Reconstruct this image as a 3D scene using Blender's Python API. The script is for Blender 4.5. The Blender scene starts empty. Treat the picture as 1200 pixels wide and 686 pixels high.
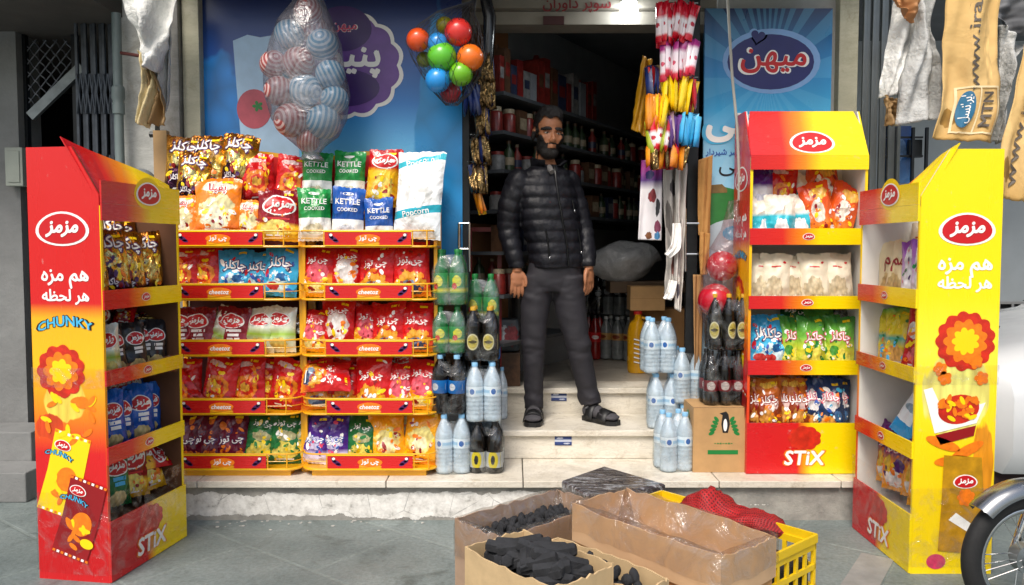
import bpy, math, random
from math import sin, cos, pi, radians as R
from mathutils import Vector as V, Matrix, noise as NZ
from mathutils.geometry import delaunay_2d_cdt
random.seed(7)
scn = bpy.context.scene
COL = scn.collection
# ------------------------------------------------------------ camera model
F, PX, PY, CAMH, PITCH = 942.0, 600.0, 343.0, 1.345, R(3.1)
def at(px, py, Y):
    """the point at depth Y behind a spot of the photograph"""
    xc, yc = (px-PX)/F, (PY-py)/F
    dy = cos(PITCH)+yc*sin(PITCH); t = Y/dy
    return V((xc*t, Y, CAMH+(-sin(PITCH)+yc*cos(PITCH))*t))
# ------------------------------------------------------------ materials
def C(h, k=1.0):
    h = h.lstrip('#'); o = []
    for i in (0, 2, 4):
        c = int(h[i:i+2], 16)/255
        o.append((c/12.92 if c <= .04045 else ((c+.055)/1.055)**2.4)*k)
    return (*o, 1)
class N:
    def __init__(s, name):
        s.m = bpy.data.materials.new(name); s.m.use_nodes = True
        s.nt = s.m.node_tree; s.nt.nodes.clear()
        s.out = s.n('ShaderNodeOutputMaterial')
    def n(s, t, **k):
        x = s.nt.nodes.new(t)
        for a, b in k.items():
            if a.startswith('i_'):
                x.inputs[a[2:].replace('_', ' ')].default_value = b
            else: setattr(x, a, b)
        return x
    def l(s, a, b): s.nt.links.new(a, b)
    def math(s, op, a, b=None, c=None):
        x = s.n('ShaderNodeMath', operation=op)
        for i, v in enumerate((a, b, c)):
            if v is None: continue
            if isinstance(v, (int, float)): x.inputs[i].default_value = v
            else: s.l(v, x.inputs[i])
        return x.outputs[0]
    def mix(s, fac, a, b, mode='MIX'):
        x = s.n('ShaderNodeMix', data_type='RGBA', blend_type=mode)
        for i, v in ((0, fac), (6, a), (7, b)):
            if isinstance(v, (int, float)): x.inputs[i].default_value = v
            elif isinstance(v, tuple): x.inputs[i].default_value = v
            else: s.l(v, x.inputs[i])
        return x.outputs[2]
    def noise(s, vec, scale, detail=3, rough=.5, dist=0):
        x = s.n('ShaderNodeTexNoise'); x.inputs['Scale'].default_value = scale
        x.inputs['Detail'].default_value = detail; x.inputs['Roughness'].default_value = rough
        x.inputs['Distortion'].default_value = dist
        if vec is not None: s.l(vec, x.inputs['Vector'])
        return x.outputs[0]
    def ramp(s, fac, stops, interp='LINEAR'):
        x = s.n('ShaderNodeValToRGB'); cr = x.color_ramp; cr.interpolation = interp
        while len(cr.elements) < len(stops): cr.elements.new(.5)
        for e, (p, c) in zip(cr.elements, stops): e.position = p; e.color = c
        s.l(fac, x.inputs[0]); return x.outputs[0]
    def bsdf(s, col, rough=.5, metal=0, bump=None, coat=0, spec=.5, **k):
        b = s.n('ShaderNodeBsdfPrincipled')
        for nm, v in (('Base Color', col), ('Roughness', rough), ('Metallic', metal), ('Coat Weight', coat), ('Specular IOR Level', spec)):
            if isinstance(v, (int, float, tuple)): b.inputs[nm].default_value = v
            else: s.l(v, b.inputs[nm])
        b.inputs['Coat Roughness'].default_value = .12
        if bump is not None:
            h, st, d = bump
            bm = s.n('ShaderNodeBump'); bm.inputs['Strength'].default_value = st; bm.inputs['Distance'].default_value = d
            s.l(h, bm.inputs['Height']); s.l(bm.outputs[0], b.inputs['Normal'])
        s.l(b.outputs[0], s.out.inputs[0]); s.b = b
        return b
_m = {}
def M(name, col, rough=.5, metal=0, var=.12, vs=6., bump=None, coat=0, spec=.5):
    """a plain surface with mottling; bump=(scale, strength, distance)"""
    if name in _m: return _m[name]
    if isinstance(col, str): col = C(col)
    s = N(name); tc = s.n('ShaderNodeTexCoord').outputs['Object']
    nz = s.noise(tc, vs, 5, .6)
    lo = tuple(c*(1-var) for c in col[:3])+(1,); hi = tuple(min(1, c*(1+var)) for c in col[:3])+(1,)
    c = s.ramp(nz, [(.3, lo), (.7, hi)])
    r2 = s.math('MULTIPLY_ADD', s.noise(tc, vs*2.3, 3), .22, max(.02, rough-.11))
    bp = None
    if bump: bp = (s.noise(tc, bump[0], 5, .6), bump[1], bump[2])
    s.bsdf(c, r2, metal, bp, coat, spec); _m[name] = s.m
    return s.m
def printed(name, stops, shapes=(), axis='v', rough=.3, metal=0, bump=(9, .5, .01), coat=.1, interp='LINEAR', rays=None, wear=0, slant=0):
    """printed film or board on the uv of its part: colour stops along one axis, then ragged ovals (cx, cy, rx, ry, colour, raggedness)"""
    if name in _m: return _m[name]
    s = N(name); uv = s.n('ShaderNodeUVMap').outputs[0]
    sx = s.n('ShaderNodeSeparateXYZ'); s.l(uv, sx.inputs[0]); u, v = sx.outputs[0], sx.outputs[1]
    a = v if axis == 'v' else u
    if slant: a = s.math('MULTIPLY_ADD', u if axis == 'v' else v, slant, a)
    c = s.ramp(a, [(p, C(h)) for p, h in stops], interp)
    nz = s.noise(uv, 5, 4)
    for i, (cx, cy, rx, ry, col, rag) in enumerate(shapes):
        dx = s.math('DIVIDE', s.math('SUBTRACT', u, cx), rx); dy = s.math('DIVIDE', s.math('SUBTRACT', v, cy), ry)
        d = s.math('SQRT', s.math('ADD', s.math('MULTIPLY', dx, dx), s.math('MULTIPLY', dy, dy)))
        if rag:
            n2 = s.noise(uv, 7+3*i if abs(rag) < 1 else 16, 2)
            d = s.math('MULTIPLY_ADD', s.math('SUBTRACT', n2, .5), rag*2.2, d)
        f = s.math('SMOOTH_MIN', 1., s.math('MAXIMUM', 0., s.math('MULTIPLY_ADD', d, -14., 14.5)), .0)
        cc = C(col)
        if rag:
            vo = s.n('ShaderNodeTexVoronoi'); vo.inputs['Scale'].default_value = 11+2*i; s.l(uv, vo.inputs['Vector'])
            cc = s.mix(vo.outputs[0], tuple(min(1, x*1.25) for x in cc[:3])+(1,), tuple(x*.6 for x in cc[:3])+(1,))
        c = s.mix(f, c, cc)
    if rays:
        cx, cy, col, n_, amt = rays
        an = s.math('ARCTAN2', s.math('SUBTRACT', v, cy), s.math('SUBTRACT', u, cx))
        f = s.math('MULTIPLY', s.math('GREATER_THAN', s.math('SINE', s.math('MULTIPLY', an, float(n_))), 0.), amt)
        c = s.mix(f, c, C(col))
    tc = s.n('ShaderNodeTexCoord').outputs['Object']
    if wear:
        f = s.math('MULTIPLY', s.math('GREATER_THAN', s.noise(tc, 26, 6, .7), .66), wear)
        c = s.mix(f, c, (.55, .5, .45, 1))
    h = s.noise(tc, bump[0], 3, .55, 1.6)
    if bump[1] > .4:
        vo = s.n('ShaderNodeTexVoronoi'); vo.inputs['Scale'].default_value = bump[0]*1.7; wv = s.n('ShaderNodeVectorMath', operation='MULTIPLY_ADD'); s.l(tc, wv.inputs[0]); wv.inputs[1].default_value = (1, 1, .55)
        nv = s.n('ShaderNodeTexNoise'); nv.inputs['Scale'].default_value = 9; s.l(tc, nv.inputs['Vector']); sc_ = s.n('ShaderNodeVectorMath', operation='SCALE'); s.l(nv.outputs[1], sc_.inputs[0]); sc_.inputs['Scale'].default_value = .12; s.l(sc_.outputs[0], wv.inputs[2]); s.l(wv.outputs[0], vo.inputs['Vector'])
        h = s.math('MULTIPLY_ADD', vo.outputs[0], .9, s.math('MULTIPLY', h, .7))
    s.bsdf(c, s.math('MULTIPLY_ADD', nz, .2, max(.03, rough-.1)), metal, (h, bump[1], bump[2]), coat)
    _m[name] = s.m; return s.m
def film(name, col, clear=.78, rough=.16, bump=(14, .9, .02), milky=.3):
    """thin clear plastic: mostly see-through, with glints and a little milkiness"""
    if name in _m: return _m[name]
    s = N(name); tc = s.n('ShaderNodeTexCoord').outputs['Object']
    h = s.noise(tc, bump[0], 4, .6, 2.0)
    bm = s.n('ShaderNodeBump'); bm.inputs['Strength'].default_value = bump[1]; bm.inputs['Distance'].default_value = bump[2]; s.l(h, bm.inputs['Height'])
    g = s.n('ShaderNodeBsdfGlossy'); g.inputs['Roughness'].default_value = rough; s.l(bm.outputs[0], g.inputs['Normal'])
    d = s.n('ShaderNodeBsdfDiffuse'); d.inputs['Color'].default_value = C(col); s.l(bm.outputs[0], d.inputs['Normal'])
    t = s.n('ShaderNodeBsdfTransparent'); t.inputs['Color'].default_value = tuple(.5+.5*x for x in C(col)[:3])+(1,)
    mx = s.n('ShaderNodeMixShader'); mx.inputs[0].default_value = milky; s.l(g.outputs[0], mx.inputs[1]); s.l(d.outputs[0], mx.inputs[2])
    m2 = s.n('ShaderNodeMixShader'); s.l(s.math('MULTIPLY_ADD', s.math('SUBTRACT', h, .5), .9, clear), m2.inputs[0])
    s.l(mx.outputs[0], m2.inputs[1]); s.l(t.outputs[0], m2.inputs[2]); s.l(m2.outputs[0], s.out.inputs[0])
    _m[name] = s.m; return s.m
def glow(name, col, st):
    s = N(name); e = s.n('ShaderNodeEmission'); e.inputs[0].default_value = C(col); e.inputs[1].default_value = st
    s.l(e.outputs[0], s.out.inputs[0]); return s.m
# ------------------------------------------------------------ mesh builder
class MB:
    def __init__(s): s.v = []; s.f = []; s.mi = []; s.uv = []
    def add(s, vs, fs, mi=0, uvs=None):
        o = len(s.v); s.v += [tuple(p) for p in vs]; s.f += [tuple(o+i for i in f) for f in fs]; s.mi += [mi]*len(fs)
        s.uv += list(uvs) if uvs else [(0., 0.)]*len(vs); return s
    def box(s, a, b, mi=0):
        x0, y0, z0 = [min(a[i], b[i]) for i in range(3)]; x1, y1, z1 = [max(a[i], b[i]) for i in range(3)]
        p = [(x0, y0, z0), (x1, y0, z0), (x1, y1, z0), (x0, y1, z0), (x0, y0, z1), (x1, y0, z1), (x1, y1, z1), (x0, y1, z1)]
        q = [(3, 2, 1, 0), (4, 5, 6, 7), (0, 1, 5, 4), (1, 2, 6, 5), (2, 3, 7, 6), (3, 0, 4, 7)]
        dx, dz = max(x1-x0, y1-y0, 1e-6), max(z1-z0, 1e-6)
        uv = [(((p_[0]-x0) if x1-x0 >= y1-y0 else (p_[1]-y0))/dx, (p_[2]-z0)/dz) for p_ in p]
        return s.add(p, q, mi, uv)
    def obox(s, c, sz, rot, mi=0):
        """box of size sz about c, turned by the matrix rot"""
        p = []
        for k in range(8):
            w = V(((k & 1)-.5, ((k >> 1) & 1)-.5, (k >> 2)-.5)); p.append(V(c)+rot @ V((w.x*sz[0], w.y*sz[1], w.z*sz[2])))
        return s.add(p, [(0, 2, 3, 1), (4, 5, 7, 6), (0, 1, 5, 4), (1, 3, 7, 5), (3, 2, 6, 7), (2, 0, 4, 6)], mi)
    def prism(s, poly, plane, a, b, mi=0, uvbox=None, mi_side=None):
        """polygon in plane 'xz' (along y), 'yz' (along x) or 'xy' (along z), extruded a..b; uv from uvbox (p0,q0,p1,q1)"""
        n = len(poly)
        P = {'xz': lambda p, q, t: (p, t, q), 'yz': lambda p, q, t: (t, p, q), 'xy': lambda p, q, t: (p, q, t)}[plane]
        if uvbox is None:
            ps = [p for p, q in poly]; qs = [q for p, q in poly]; uvbox = (min(ps), min(qs), max(ps), max(qs))
        U = [((p-uvbox[0])/(uvbox[2]-uvbox[0]), (q-uvbox[1])/(uvbox[3]-uvbox[1])) for p, q in poly]
        s.add([P(p, q, a) for p, q in poly], [tuple(range(n))], mi, U)
        s.add([P(p, q, b) for p, q in poly], [tuple(range(n))[::-1]], mi, U)
        s.add([P(p, q, a) for p, q in poly]+[P(p, q, b) for p, q in poly], [(i, i+n, (i+1) % n+n, (i+1) % n) for i in range(n)], mi if mi_side is None else mi_side, U+U)
        return s
    def lathe(s, prof, n=20, c=(0, 0, 0), mi=0, sx=1, sy=1):
        vs = []; us = []; fs = []; k = len(prof); zt = prof[-1][1]-prof[0][1] or 1
        for j in range(n):
            a = 2*pi*j/n
            for r, z in prof: vs.append((c[0]+r*cos(a)*sx, c[1]+r*sin(a)*sy, c[2]+z)); us.append((j/n, (z-prof[0][1])/zt))
        for j in range(n):
            j2 = (j+1) % n
            for i in range(k-1): fs.append((j*k+i, j2*k+i, j2*k+i+1, j*k+i+1))
        return s.add(vs, fs, mi, us)
    def rings(s, rings, mi=0, cap=True, closed=True):
        """loft through rings of points"""
        n = len(rings[0]); vs = [p for r in rings for p in r]; fs = []; us = []
        for i, r in enumerate(rings): us += [(j/n, i/max(1, len(rings)-1)) for j in range(n)]
        for i in range(len(rings)-1):
            for j in range(n if closed else n-1):
                j2 = (j+1) % n; fs.append((i*n+j, i*n+j2, (i+1)*n+j2, (i+1)*n+j))
        if cap and closed: fs += [tuple(range(n))[::-1], tuple((len(rings)-1)*n+j for j in range(n))]
        return s.add(vs, fs, mi, us)
    def tube(s, pts, r, n=8, mi=0, cap=True):
        pts = [V(p) for p in pts]; rr = r if isinstance(r, (list, tuple)) else [r]*len(pts); rg = []
        up = None
        for i, p in enumerate(pts):
            d = ((pts[i+1]-p) if i < len(pts)-1 else V((0, 0, 0)))+((p-pts[i-1]) if i else V((0, 0, 0)))
            d = d.normalized() if d.length > 1e-9 else V((0, 0, 1))
            if up is None: up = V((0, 0, 1)) if abs(d.z) < .9 else V((0, 1, 0))
            x = up.cross(d); x = x.normalized() if x.length > 1e-6 else V((1, 0, 0)); y = d.cross(x); up = y
            rg.append([p+(x*cos(2*pi*j/n)+y*sin(2*pi*j/n))*rr[i] for j in range(n)])
        return s.rings(rg, mi, cap)
    def ball(s, c, r, n=16, mi=0, sx=1, sy=1, sz=1, rot=None):
        k = n//2; vs = []; fs = []; us = []
        for i in range(k+1):
            t = pi*i/k
            for j in range(n):
                a = 2*pi*j/n; p = V((r*sin(t)*cos(a)*sx, r*sin(t)*sin(a)*sy, r*cos(t)*sz))
                if rot is not None: p = rot @ p
                vs.append(V(c)+p); us.append((j/n, i/k))
        for i in range(k):
            for j in range(n): j2 = (j+1) % n; fs.append((i*n+j, (i+1)*n+j, (i+1)*n+j2, i*n+j2))
        return s.add(vs, fs, mi, us)
    def decal(s, shape, fn, cx, cy, layer, mi, sc=1., rot=0.):
        """flat 2-d shape (verts, faces) laid on a surface fn(x, y, layer)"""
        cr, sr = cos(rot), sin(rot)
        ex = shape[2] if len(shape) > 2 else [0]*len(shape[0])
        return s.add([fn(cx+(x*cr-y*sr)*sc, cy+(x*sr+y*cr)*sc, layer+e) for (x, y), e in zip(shape[0], ex)], shape[1], mi)
    def build(s, name, mats, parent=None, smooth=False, origin=None, bevel=0, world=False, ang=40, sol=0, hidden=False):
        me = bpy.data.meshes.new(name)
        o = V(origin) if origin is not None else V((0, 0, 0))
        if world and parent is not None: o = V(parent.location)
        me.from_pydata([tuple(V(p)-o) for p in s.v], [], s.f)
        for m in (mats if isinstance(mats, (list, tuple)) else [mats]): me.materials.append(m)
        me.polygons.foreach_set('material_index', s.mi)
        ul = me.uv_layers.new(name='UVMap'); idx = [0]*len(me.loops); me.loops.foreach_get('vertex_index', idx)
        flat = []
        for i in idx: flat += s.uv[i]
        ul.data.foreach_set('uv', flat)
        if smooth:
            me.polygons.foreach_set('use_smooth', [True]*len(me.polygons))
            if ang: me.set_sharp_from_angle(angle=R(ang))
        me.update()
        ob = bpy.data.objects.new(name, me); COL.objects.link(ob)
        if parent is not None: ob.parent = parent
        elif origin is not None: ob.location = o
        if bevel:
            b = ob.modifiers.new('edge', 'BEVEL'); b.width = bevel; b.segments = 2; b.limit_method = 'ANGLE'; b.angle_limit = R(50)
        if sol:
            b = ob.modifiers.new('sheet', 'SOLIDIFY'); b.thickness = sol; b.offset = 0
        return ob
def tag(o, label, cat, group=None, kind=None):
    if label: o['label'] = label
    if cat: o['category'] = cat
    if group: o['group'] = group
    if kind: o['kind'] = kind
    return o
def thing(name, label, cat, loc=(0, 0, 0), rz=0, group=None):
    o = bpy.data.objects.new(name, None); COL.objects.link(o); o.location = loc; o.rotation_euler = (0, 0, rz); o.empty_display_size = .1
    return tag(o, label, cat, group)
def dup(root, loc, rz=None, label=None, group=None):
    r = root.copy(); COL.objects.link(r); r.location = loc
    if rz is not None: r.rotation_euler = (0, 0, rz)
    if label: r['label'] = label
    if group: r['group'] = group
    for ch in list(root.children):
        c = ch.copy(); COL.objects.link(c); c.parent = r
        for g in ch.children:
            d = g.copy(); COL.objects.link(d); d.parent = c
    return r
def struct(o): o['kind'] = 'structure'; return o
# ------------------------------------------------------------ lettering
AR = {'ا': (0xFE8D, 2), 'آ': (0xFE81, 2), 'ب': (0xFE8F, 4), 'پ': (0xFB56, 4), 'ت': (0xFE95, 4), 'ج': (0xFE9D, 4), 'چ': (0xFB7A, 4), 'ح': (0xFEA1, 4), 'د': (0xFEA9, 2),
      'ر': (0xFEAD, 2), 'ز': (0xFEAF, 2), 'س': (0xFEB1, 4), 'ش': (0xFEB5, 4), 'ظ': (0xFEC5, 4), 'ف': (0xFED1, 4), 'ک': (0xFB8E, 4), 'ل': (0xFEDD, 4), 'م': (0xFEE1, 4), 'ن': (0xFEE5, 4),
      'ه': (0xFEE9, 4), 'و': (0xFEED, 2), 'ی': (0xFBFC, 4)}
def shape_fa(t):
    o = []
    for i, ch in enumerate(t):
        if ch not in AR: o.append(ch); continue
        b, k = AR[ch]
        prev = i > 0 and t[i-1] in AR and AR[t[i-1]][1] == 4
        nxt = i < len(t)-1 and t[i+1] in AR and k == 4
        o.append(chr(b+(3 if prev and nxt else 1 if prev else 2)) if prev or nxt else ch)
    return ''.join(o[::-1])
_txt = {}
def text2d(t, w=None, h=None, bold=.02, shear=0, arc=0):
    """lettering as a flat mesh about its centre, scaled to a width or a height; weight by a ring of shifted copies, every loose piece a hair apart in depth"""
    k = (t, shear)
    if k not in _txt:
        c = bpy.data.curves.new('lettering', 'FONT'); c.body = shape_fa(t) if any(x in AR for x in t) else t
        c.shear = shear; c.resolution_u = 2; c.fill_mode = 'NONE'
        o = bpy.data.objects.new('lettering', c); COL.objects.link(o)
        me = bpy.data.meshes.new_from_object(o.evaluated_get(bpy.context.evaluated_depsgraph_get()))
        vs = [(p.co.x, p.co.y) for p in me.vertices]; ed = [tuple(e.vertices) for e in me.edges]
        bpy.data.objects.remove(o); bpy.data.curves.remove(c); bpy.data.meshes.remove(me)
        # outlines may cross each other: triangulate all, keep what the outlines wind round
        oe = [(a_, b_) if b_ == a_+1 or (b_ < a_ and a_-b_ > 1) else (b_, a_) for a_, b_ in ed]
        cv, _, cf = delaunay_2d_cdt([V(p) for p in vs], ed, [], 0, 1e-5)[:3]
        def wind(x, y):
            n_ = 0
            for a_, b_ in oe:
                (x0, y0), (x1, y1) = vs[a_], vs[b_]
                if (y0 <= y) != (y1 <= y):
                    if ((x1-x0)*(y-y0)-(x-x0)*(y1-y0) > 0) == (y1 > y0): n_ += 1 if y1 > y0 else -1
            return n_
        fs = [tuple(f) for f in cf if wind(sum(cv[i][0] for i in f)/3, sum(cv[i][1] for i in f)/3)]
        vs = [(p[0], p[1]) for p in cv]; us_ = sorted({i for f in fs for i in f}); mp_ = {i: k_ for k_, i in enumerate(us_)}
        vs = [vs[i] for i in us_]; fs = [tuple(mp_[i] for i in f) for f in fs]
        fs = [f if (vs[f[1]][0]-vs[f[0]][0])*(vs[f[2]][1]-vs[f[0]][1])-(vs[f[2]][0]-vs[f[0]][0])*(vs[f[1]][1]-vs[f[0]][1]) > 0 else f[::-1] for f in fs]
        ex = [0.]*len(vs)
        x0, x1 = min(p[0] for p in vs), max(p[0] for p in vs); y0, y1 = min(p[1] for p in vs), max(p[1] for p in vs)
        _txt[k] = ([(x-(x0+x1)/2, y-(y0+y1)/2) for x, y in vs], fs, x1-x0, y1-y0, ex)
    vs, fs, tw, th, ex = _txt[k]; sc = w/tw if w else h/th
    nc = 1 if bold <= .012 else 4 if bold < .055 else 8; V_ = []; F_ = []; E_ = []
    for q in range(nc):
        r = bold*.62 if nc > 1 else 0; dx, dy = r*cos(2*pi*q/nc+.4), r*sin(2*pi*q/nc+.4); o = len(V_)
        V_ += [((x+dx)*sc, (y+dy)*sc) for x, y in vs]; F_ += [tuple(i+o for i in f) for f in fs]; E_ += [e+.085*q for e in ex]
    if arc: V_ = [(x, y*(1-.25*abs(x)/(tw*sc/2))+arc*(1-(x/(tw*sc/2))**2)) for x, y in V_]
    return V_, F_, E_
def ell(rx, ry, n=28, k=3, sq=0.):
    vs = [(0, 0)]; fs = []
    for i in range(1, k+1):
        for j in range(n):
            a = 2*pi*j/n; f = i/k
            vs.append((rx*f*cos(a)*(1-sq*sin(a)), ry*f*sin(a)))
    for j in range(n):
        j2 = (j+1) % n; fs.append((0, 1+j, 1+j2))
        for i in range(k-1): fs.append((1+i*n+j, 1+(i+1)*n+j, 1+(i+1)*n+j2, 1+i*n+j2))
    return vs, fs
def burst(r, n=9, k=.16, m=72, asp=1):
    vs = [(0, 0)]; fs = []
    for j in range(m):
        a = 2*pi*j/m; q = r*(1-k+k*abs(sin(a*n/2))); vs.append((q*cos(a), q*sin(a)*asp))
    return vs, [(0, 1+j, 1+(j+1) % m) for j in range(m)]
def poly2(pts):
    return pts, [tuple(range(len(pts)))]
def rect2(w, h, n=1): 
    vs = []; fs = []
    for i in range(n+1): x = -w/2+w*i/n; vs += [(x, -h/2), (x, h/2)]
    for i in range(n): fs.append((2*i, 2*i+2, 2*i+3, 2*i+1))
    return vs, fs
def star_heart(s):
    return [(s*.95*sin(a)**3, s*.06*(13*cos(a)-5*cos(2*a)-2*cos(3*a)-cos(4*a))) for a in [2*pi*j/32 for j in range(32)]], [tuple(range(32))]
# common inks
WHITE = M('white ink', '#f4f2ee', .4, var=.03); RED = M('red ink', '#c4121a', .4, var=.05); YEL = M('yellow ink', '#f6d20a', .35, var=.04)
BLK = M('black ink', '#1d1b1d', .4, var=.05); PUR = M('purple ink', '#4a1f5e', .4, var=.05); BLU = M('blue ink', '#1d4fa8', .4, var=.05); SKYI = M('light blue ink', '#49b4e0', .4, var=.05)
ORG = M('orange ink', '#ee7a12', .35, var=.2, vs=40); GRN = M('green ink', '#1c7a37', .4, var=.08); DRED = M('dark red ink', '#8e1016', .35, var=.08); PINK = M('pink ink', '#d23a63', .35, var=.2, vs=40)
INK = dict(w=WHITE, r=RED, y=YEL, k=BLK, p=PUR, b=BLU, s=SKYI, o=ORG, g=GRN, d=DRED, i=PINK)
INKS = list(INK.values()); INKI = {k: i for i, k in enumerate(INK)}
def logo(mb, fn, cx, cy, w, base, layer=1, rot=0.):
    """the red oval with its white ring and four white letters; base: where the inks start in the slots"""
    e = ell(w/2, w*.29, sq=.12)
    mb.decal(e, fn, cx, cy, layer, base+INKI['w'], 1, rot); mb.decal(e, fn, cx, cy, layer+1, base+INKI['r'], .88, rot)
    mb.decal(text2d('مزمز', w*.6, bold=.07, shear=.25), fn, cx, cy-w*.005, layer+2, base+INKI['w'], 1, rot)
def outlined(mb, fn, t, cx, cy, w, base, c='w', o='p', layer=1, rot=0., bold=.03, arc=0, fat=.09, shear=0):
    mb.decal(text2d(t, w*1.06, bold=fat, arc=arc, shear=shear), fn, cx, cy, layer, base+INKI[o], 1, rot)
    mb.decal(text2d(t, w, bold=bold, arc=arc, shear=shear), fn, cx, cy, layer+1, base+INKI[c], 1, rot)
# ------------------------------------------------------------ setting
def ground_mat():
    s = N('pavement'); tc = s.n('ShaderNodeTexCoord').outputs['Object']
    mp = s.n('ShaderNodeMapping'); mp.inputs['Rotation'].default_value = (0, 0, R(38)); mp.inputs['Location'].default_value = (.31, .12, 0); s.l(tc, mp.inputs[0])
    br = s.n('ShaderNodeTexBrick'); s.l(mp.outputs[0], br.inputs[0]); br.inputs['Scale'].default_value = 1.0
    br.inputs['Mortar Size'].default_value = .012; br.inputs['Brick Width'].default_value = .95; br.inputs['Row Height'].default_value = .55; br.inputs['Mortar Smooth'].default_value = .5
    br.inputs['Color1'].default_value = (.44, .44, .44, 1); br.inputs['Color2'].default_value = (.52, .52, .52, 1); br.inputs['Mortar'].default_value = (.62, .61, .59, 1)
    big = s.ramp(s.noise(tc, 1.3, 6, .65), [(.3, C('#5f6a69')), (.7, C('#8b9593'))])
    c = s.mix(1., big, s.mix(.5, (1, 1, 1, 1), s.mix(1., br.outputs[0], (2, 2, 2, 1), 'MULTIPLY')), 'MULTIPLY')
    sp = s.ramp(s.noise(tc, 55, 4, .7), [(.35, (.75, .75, .75, 1)), (.6, (1.05, 1.05, 1.05, 1))]); c = s.mix(1., c, sp, 'MULTIPLY')
    st = s.ramp(s.noise(tc, 3.1, 7, .7, 1.), [(.54, (1, 1, 1, 1)), (.66, (.62, .62, .6, 1))]); c = s.mix(1., c, st, 'MULTIPLY')
    h = s.math('MULTIPLY_ADD', br.outputs[1], -.6, s.noise(tc, 30, 6, .7))
    s.bsdf(c, s.ramp(s.noise(tc, 2.2, 4), [(.3, (.38,)*3+(1,)), (.7, (.7,)*3+(1,))]), 0, (h, .35, .01)); return s.m
struct(MB().add([(-60, -60, 0), (60, -60, 0), (60, 60, 0), (-60, 60, 0)], [(0, 1, 2, 3)]).build('pavement', ground_mat()))
a_, b_ = V((1.19, 2.85, .004)), V((1.60, 3.45, .004)); n_ = V((.055, -.037, 0))
struct(MB().add([a_-n_-(b_-a_)*.6, a_+n_-(b_-a_)*.6, b_+n_, b_-n_], [(0, 1, 2, 3)]).build('pavement_strip', M('pale kerb stone', '#8a8985', .8, var=.2, vs=7, bump=(40, .4, .004))))
def plinth_mat():
    s = N('plinth'); tc = s.n('ShaderNodeTexCoord').outputs['Object']; sx = s.n('ShaderNodeSeparateXYZ'); s.l(tc, sx.inputs[0])
    mp = s.n('ShaderNodeMapping'); mp.inputs['Scale'].default_value = (1, 1, .55); s.l(tc, mp.inputs[0])
    nz = s.noise(mp.outputs[0], 5.5, 8, .68, .4)
    z = sx.outputs[2]
    band = s.math('SUBTRACT', .066, s.math('ABSOLUTE', s.math('SUBTRACT', z, .078)))
    xf = s.math('SUBTRACT', s.noise(tc, 1.1, 2), .5)
    m = s.math('GREATER_THAN', s.math('SUBTRACT', s.math('ADD', s.math('MULTIPLY', s.math('SUBTRACT', nz, .5), .10), s.math('MULTIPLY_ADD', xf, .06, band)), s.math('MULTIPLY', s.math('MAXIMUM', s.math('MULTIPLY_ADD', sx.outputs[0], 1.2, .1), 0.), .045)), .006)
    cem = s.ramp(s.noise(tc, 9, 6, .65), [(.3, C('#7b7974')), (.7, C('#a6a39b'))])
    pla = s.ramp(s.noise(tc, 17, 7, .7), [(.28, C('#86847e')), (.42, C('#cfccc6')), (.6, C('#e9e7e2'))])
    vo = s.n('ShaderNodeTexVoronoi', feature='DISTANCE_TO_EDGE'); vo.inputs['Scale'].default_value = 5; s.l(s.n('ShaderNodeMix', data_type='VECTOR').outputs[1], vo.inputs['Vector']) if 0 else s.l(tc, vo.inputs['Vector'])
    cr = s.math('LESS_THAN', s.math('MULTIPLY_ADD', s.noise(tc, 14, 3), .03, vo.outputs[0]), .019)
    pla = s.mix(s.math('MULTIPLY', cr, .6), pla, (.22, .21, .2, 1))
    c = s.mix(m, cem, pla)
    s.bsdf(c, .85, 0, (s.math('MULTIPLY_ADD', m, .9, s.math('MULTIPLY', s.noise(tc, 40, 6, .7), .5)), .9, .012)); return s.m
def stone(name, a, b, vein='#8f867a', rough=.35):
    s = N(name); tc = s.n('ShaderNodeTexCoord').outputs['Object']
    mp = s.n('ShaderNodeMapping'); mp.inputs['Scale'].default_value = (1, 1, 3.5); s.l(tc, mp.inputs[0])
    c = s.ramp(s.noise(mp.outputs[0], 4, 8, .65, .8), [(.25, C(a)), (.7, C(b))])
    v = s.ramp(s.noise(mp.outputs[0], 7, 7, .7, 1.5), [(.47, (0, 0, 0, 1)), (.5, (1, 1, 1, 1)), (.53, (0, 0, 0, 1))]); c = s.mix(s.math('MULTIPLY', v, .3), c, C(vein))
    d = s.ramp(s.noise(tc, 2.3, 6, .7), [(.55, (1, 1, 1, 1)), (.75, (.72, .7, .66, 1))]); c = s.mix(1., c, d, 'MULTIPLY')
    e = s.ramp(s.noise(tc, 6.5, 8, .75, .6), [(.36, (.62, .57, .5, 1)), (.45, (1, 1, 1, 1))]); c = s.mix(.6, c, s.mix(1., c, e, 'MULTIPLY'))
    s.bsdf(c, s.math('MULTIPLY_ADD', s.noise(tc, 12, 4), .3, rough-.12), 0, (s.noise(tc, 60, 4), .15, .004)); return s.m
TRAV = stone('travertine', '#c9c0ae', '#e6e0d3'); MARB = stone('grey marble', '#6b6a68', '#8c8b87', '#55524e'); TILE = stone('floor marble', '#8d867b', '#b5aea1')
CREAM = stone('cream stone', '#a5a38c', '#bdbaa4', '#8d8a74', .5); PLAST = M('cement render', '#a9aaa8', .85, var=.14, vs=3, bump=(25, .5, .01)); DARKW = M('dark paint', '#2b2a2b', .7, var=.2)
GREYW = M('grey wall paint', '#8a8c8d', .8, var=.1); PEACHGLOW = M('warm glow wall', '#a06f48', .75, var=.08, vs=2); CEIL = M('ceiling paint', '#5e6468', .8); LINT = M('lintel paint', '#7d776c', .6, var=.15)
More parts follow.
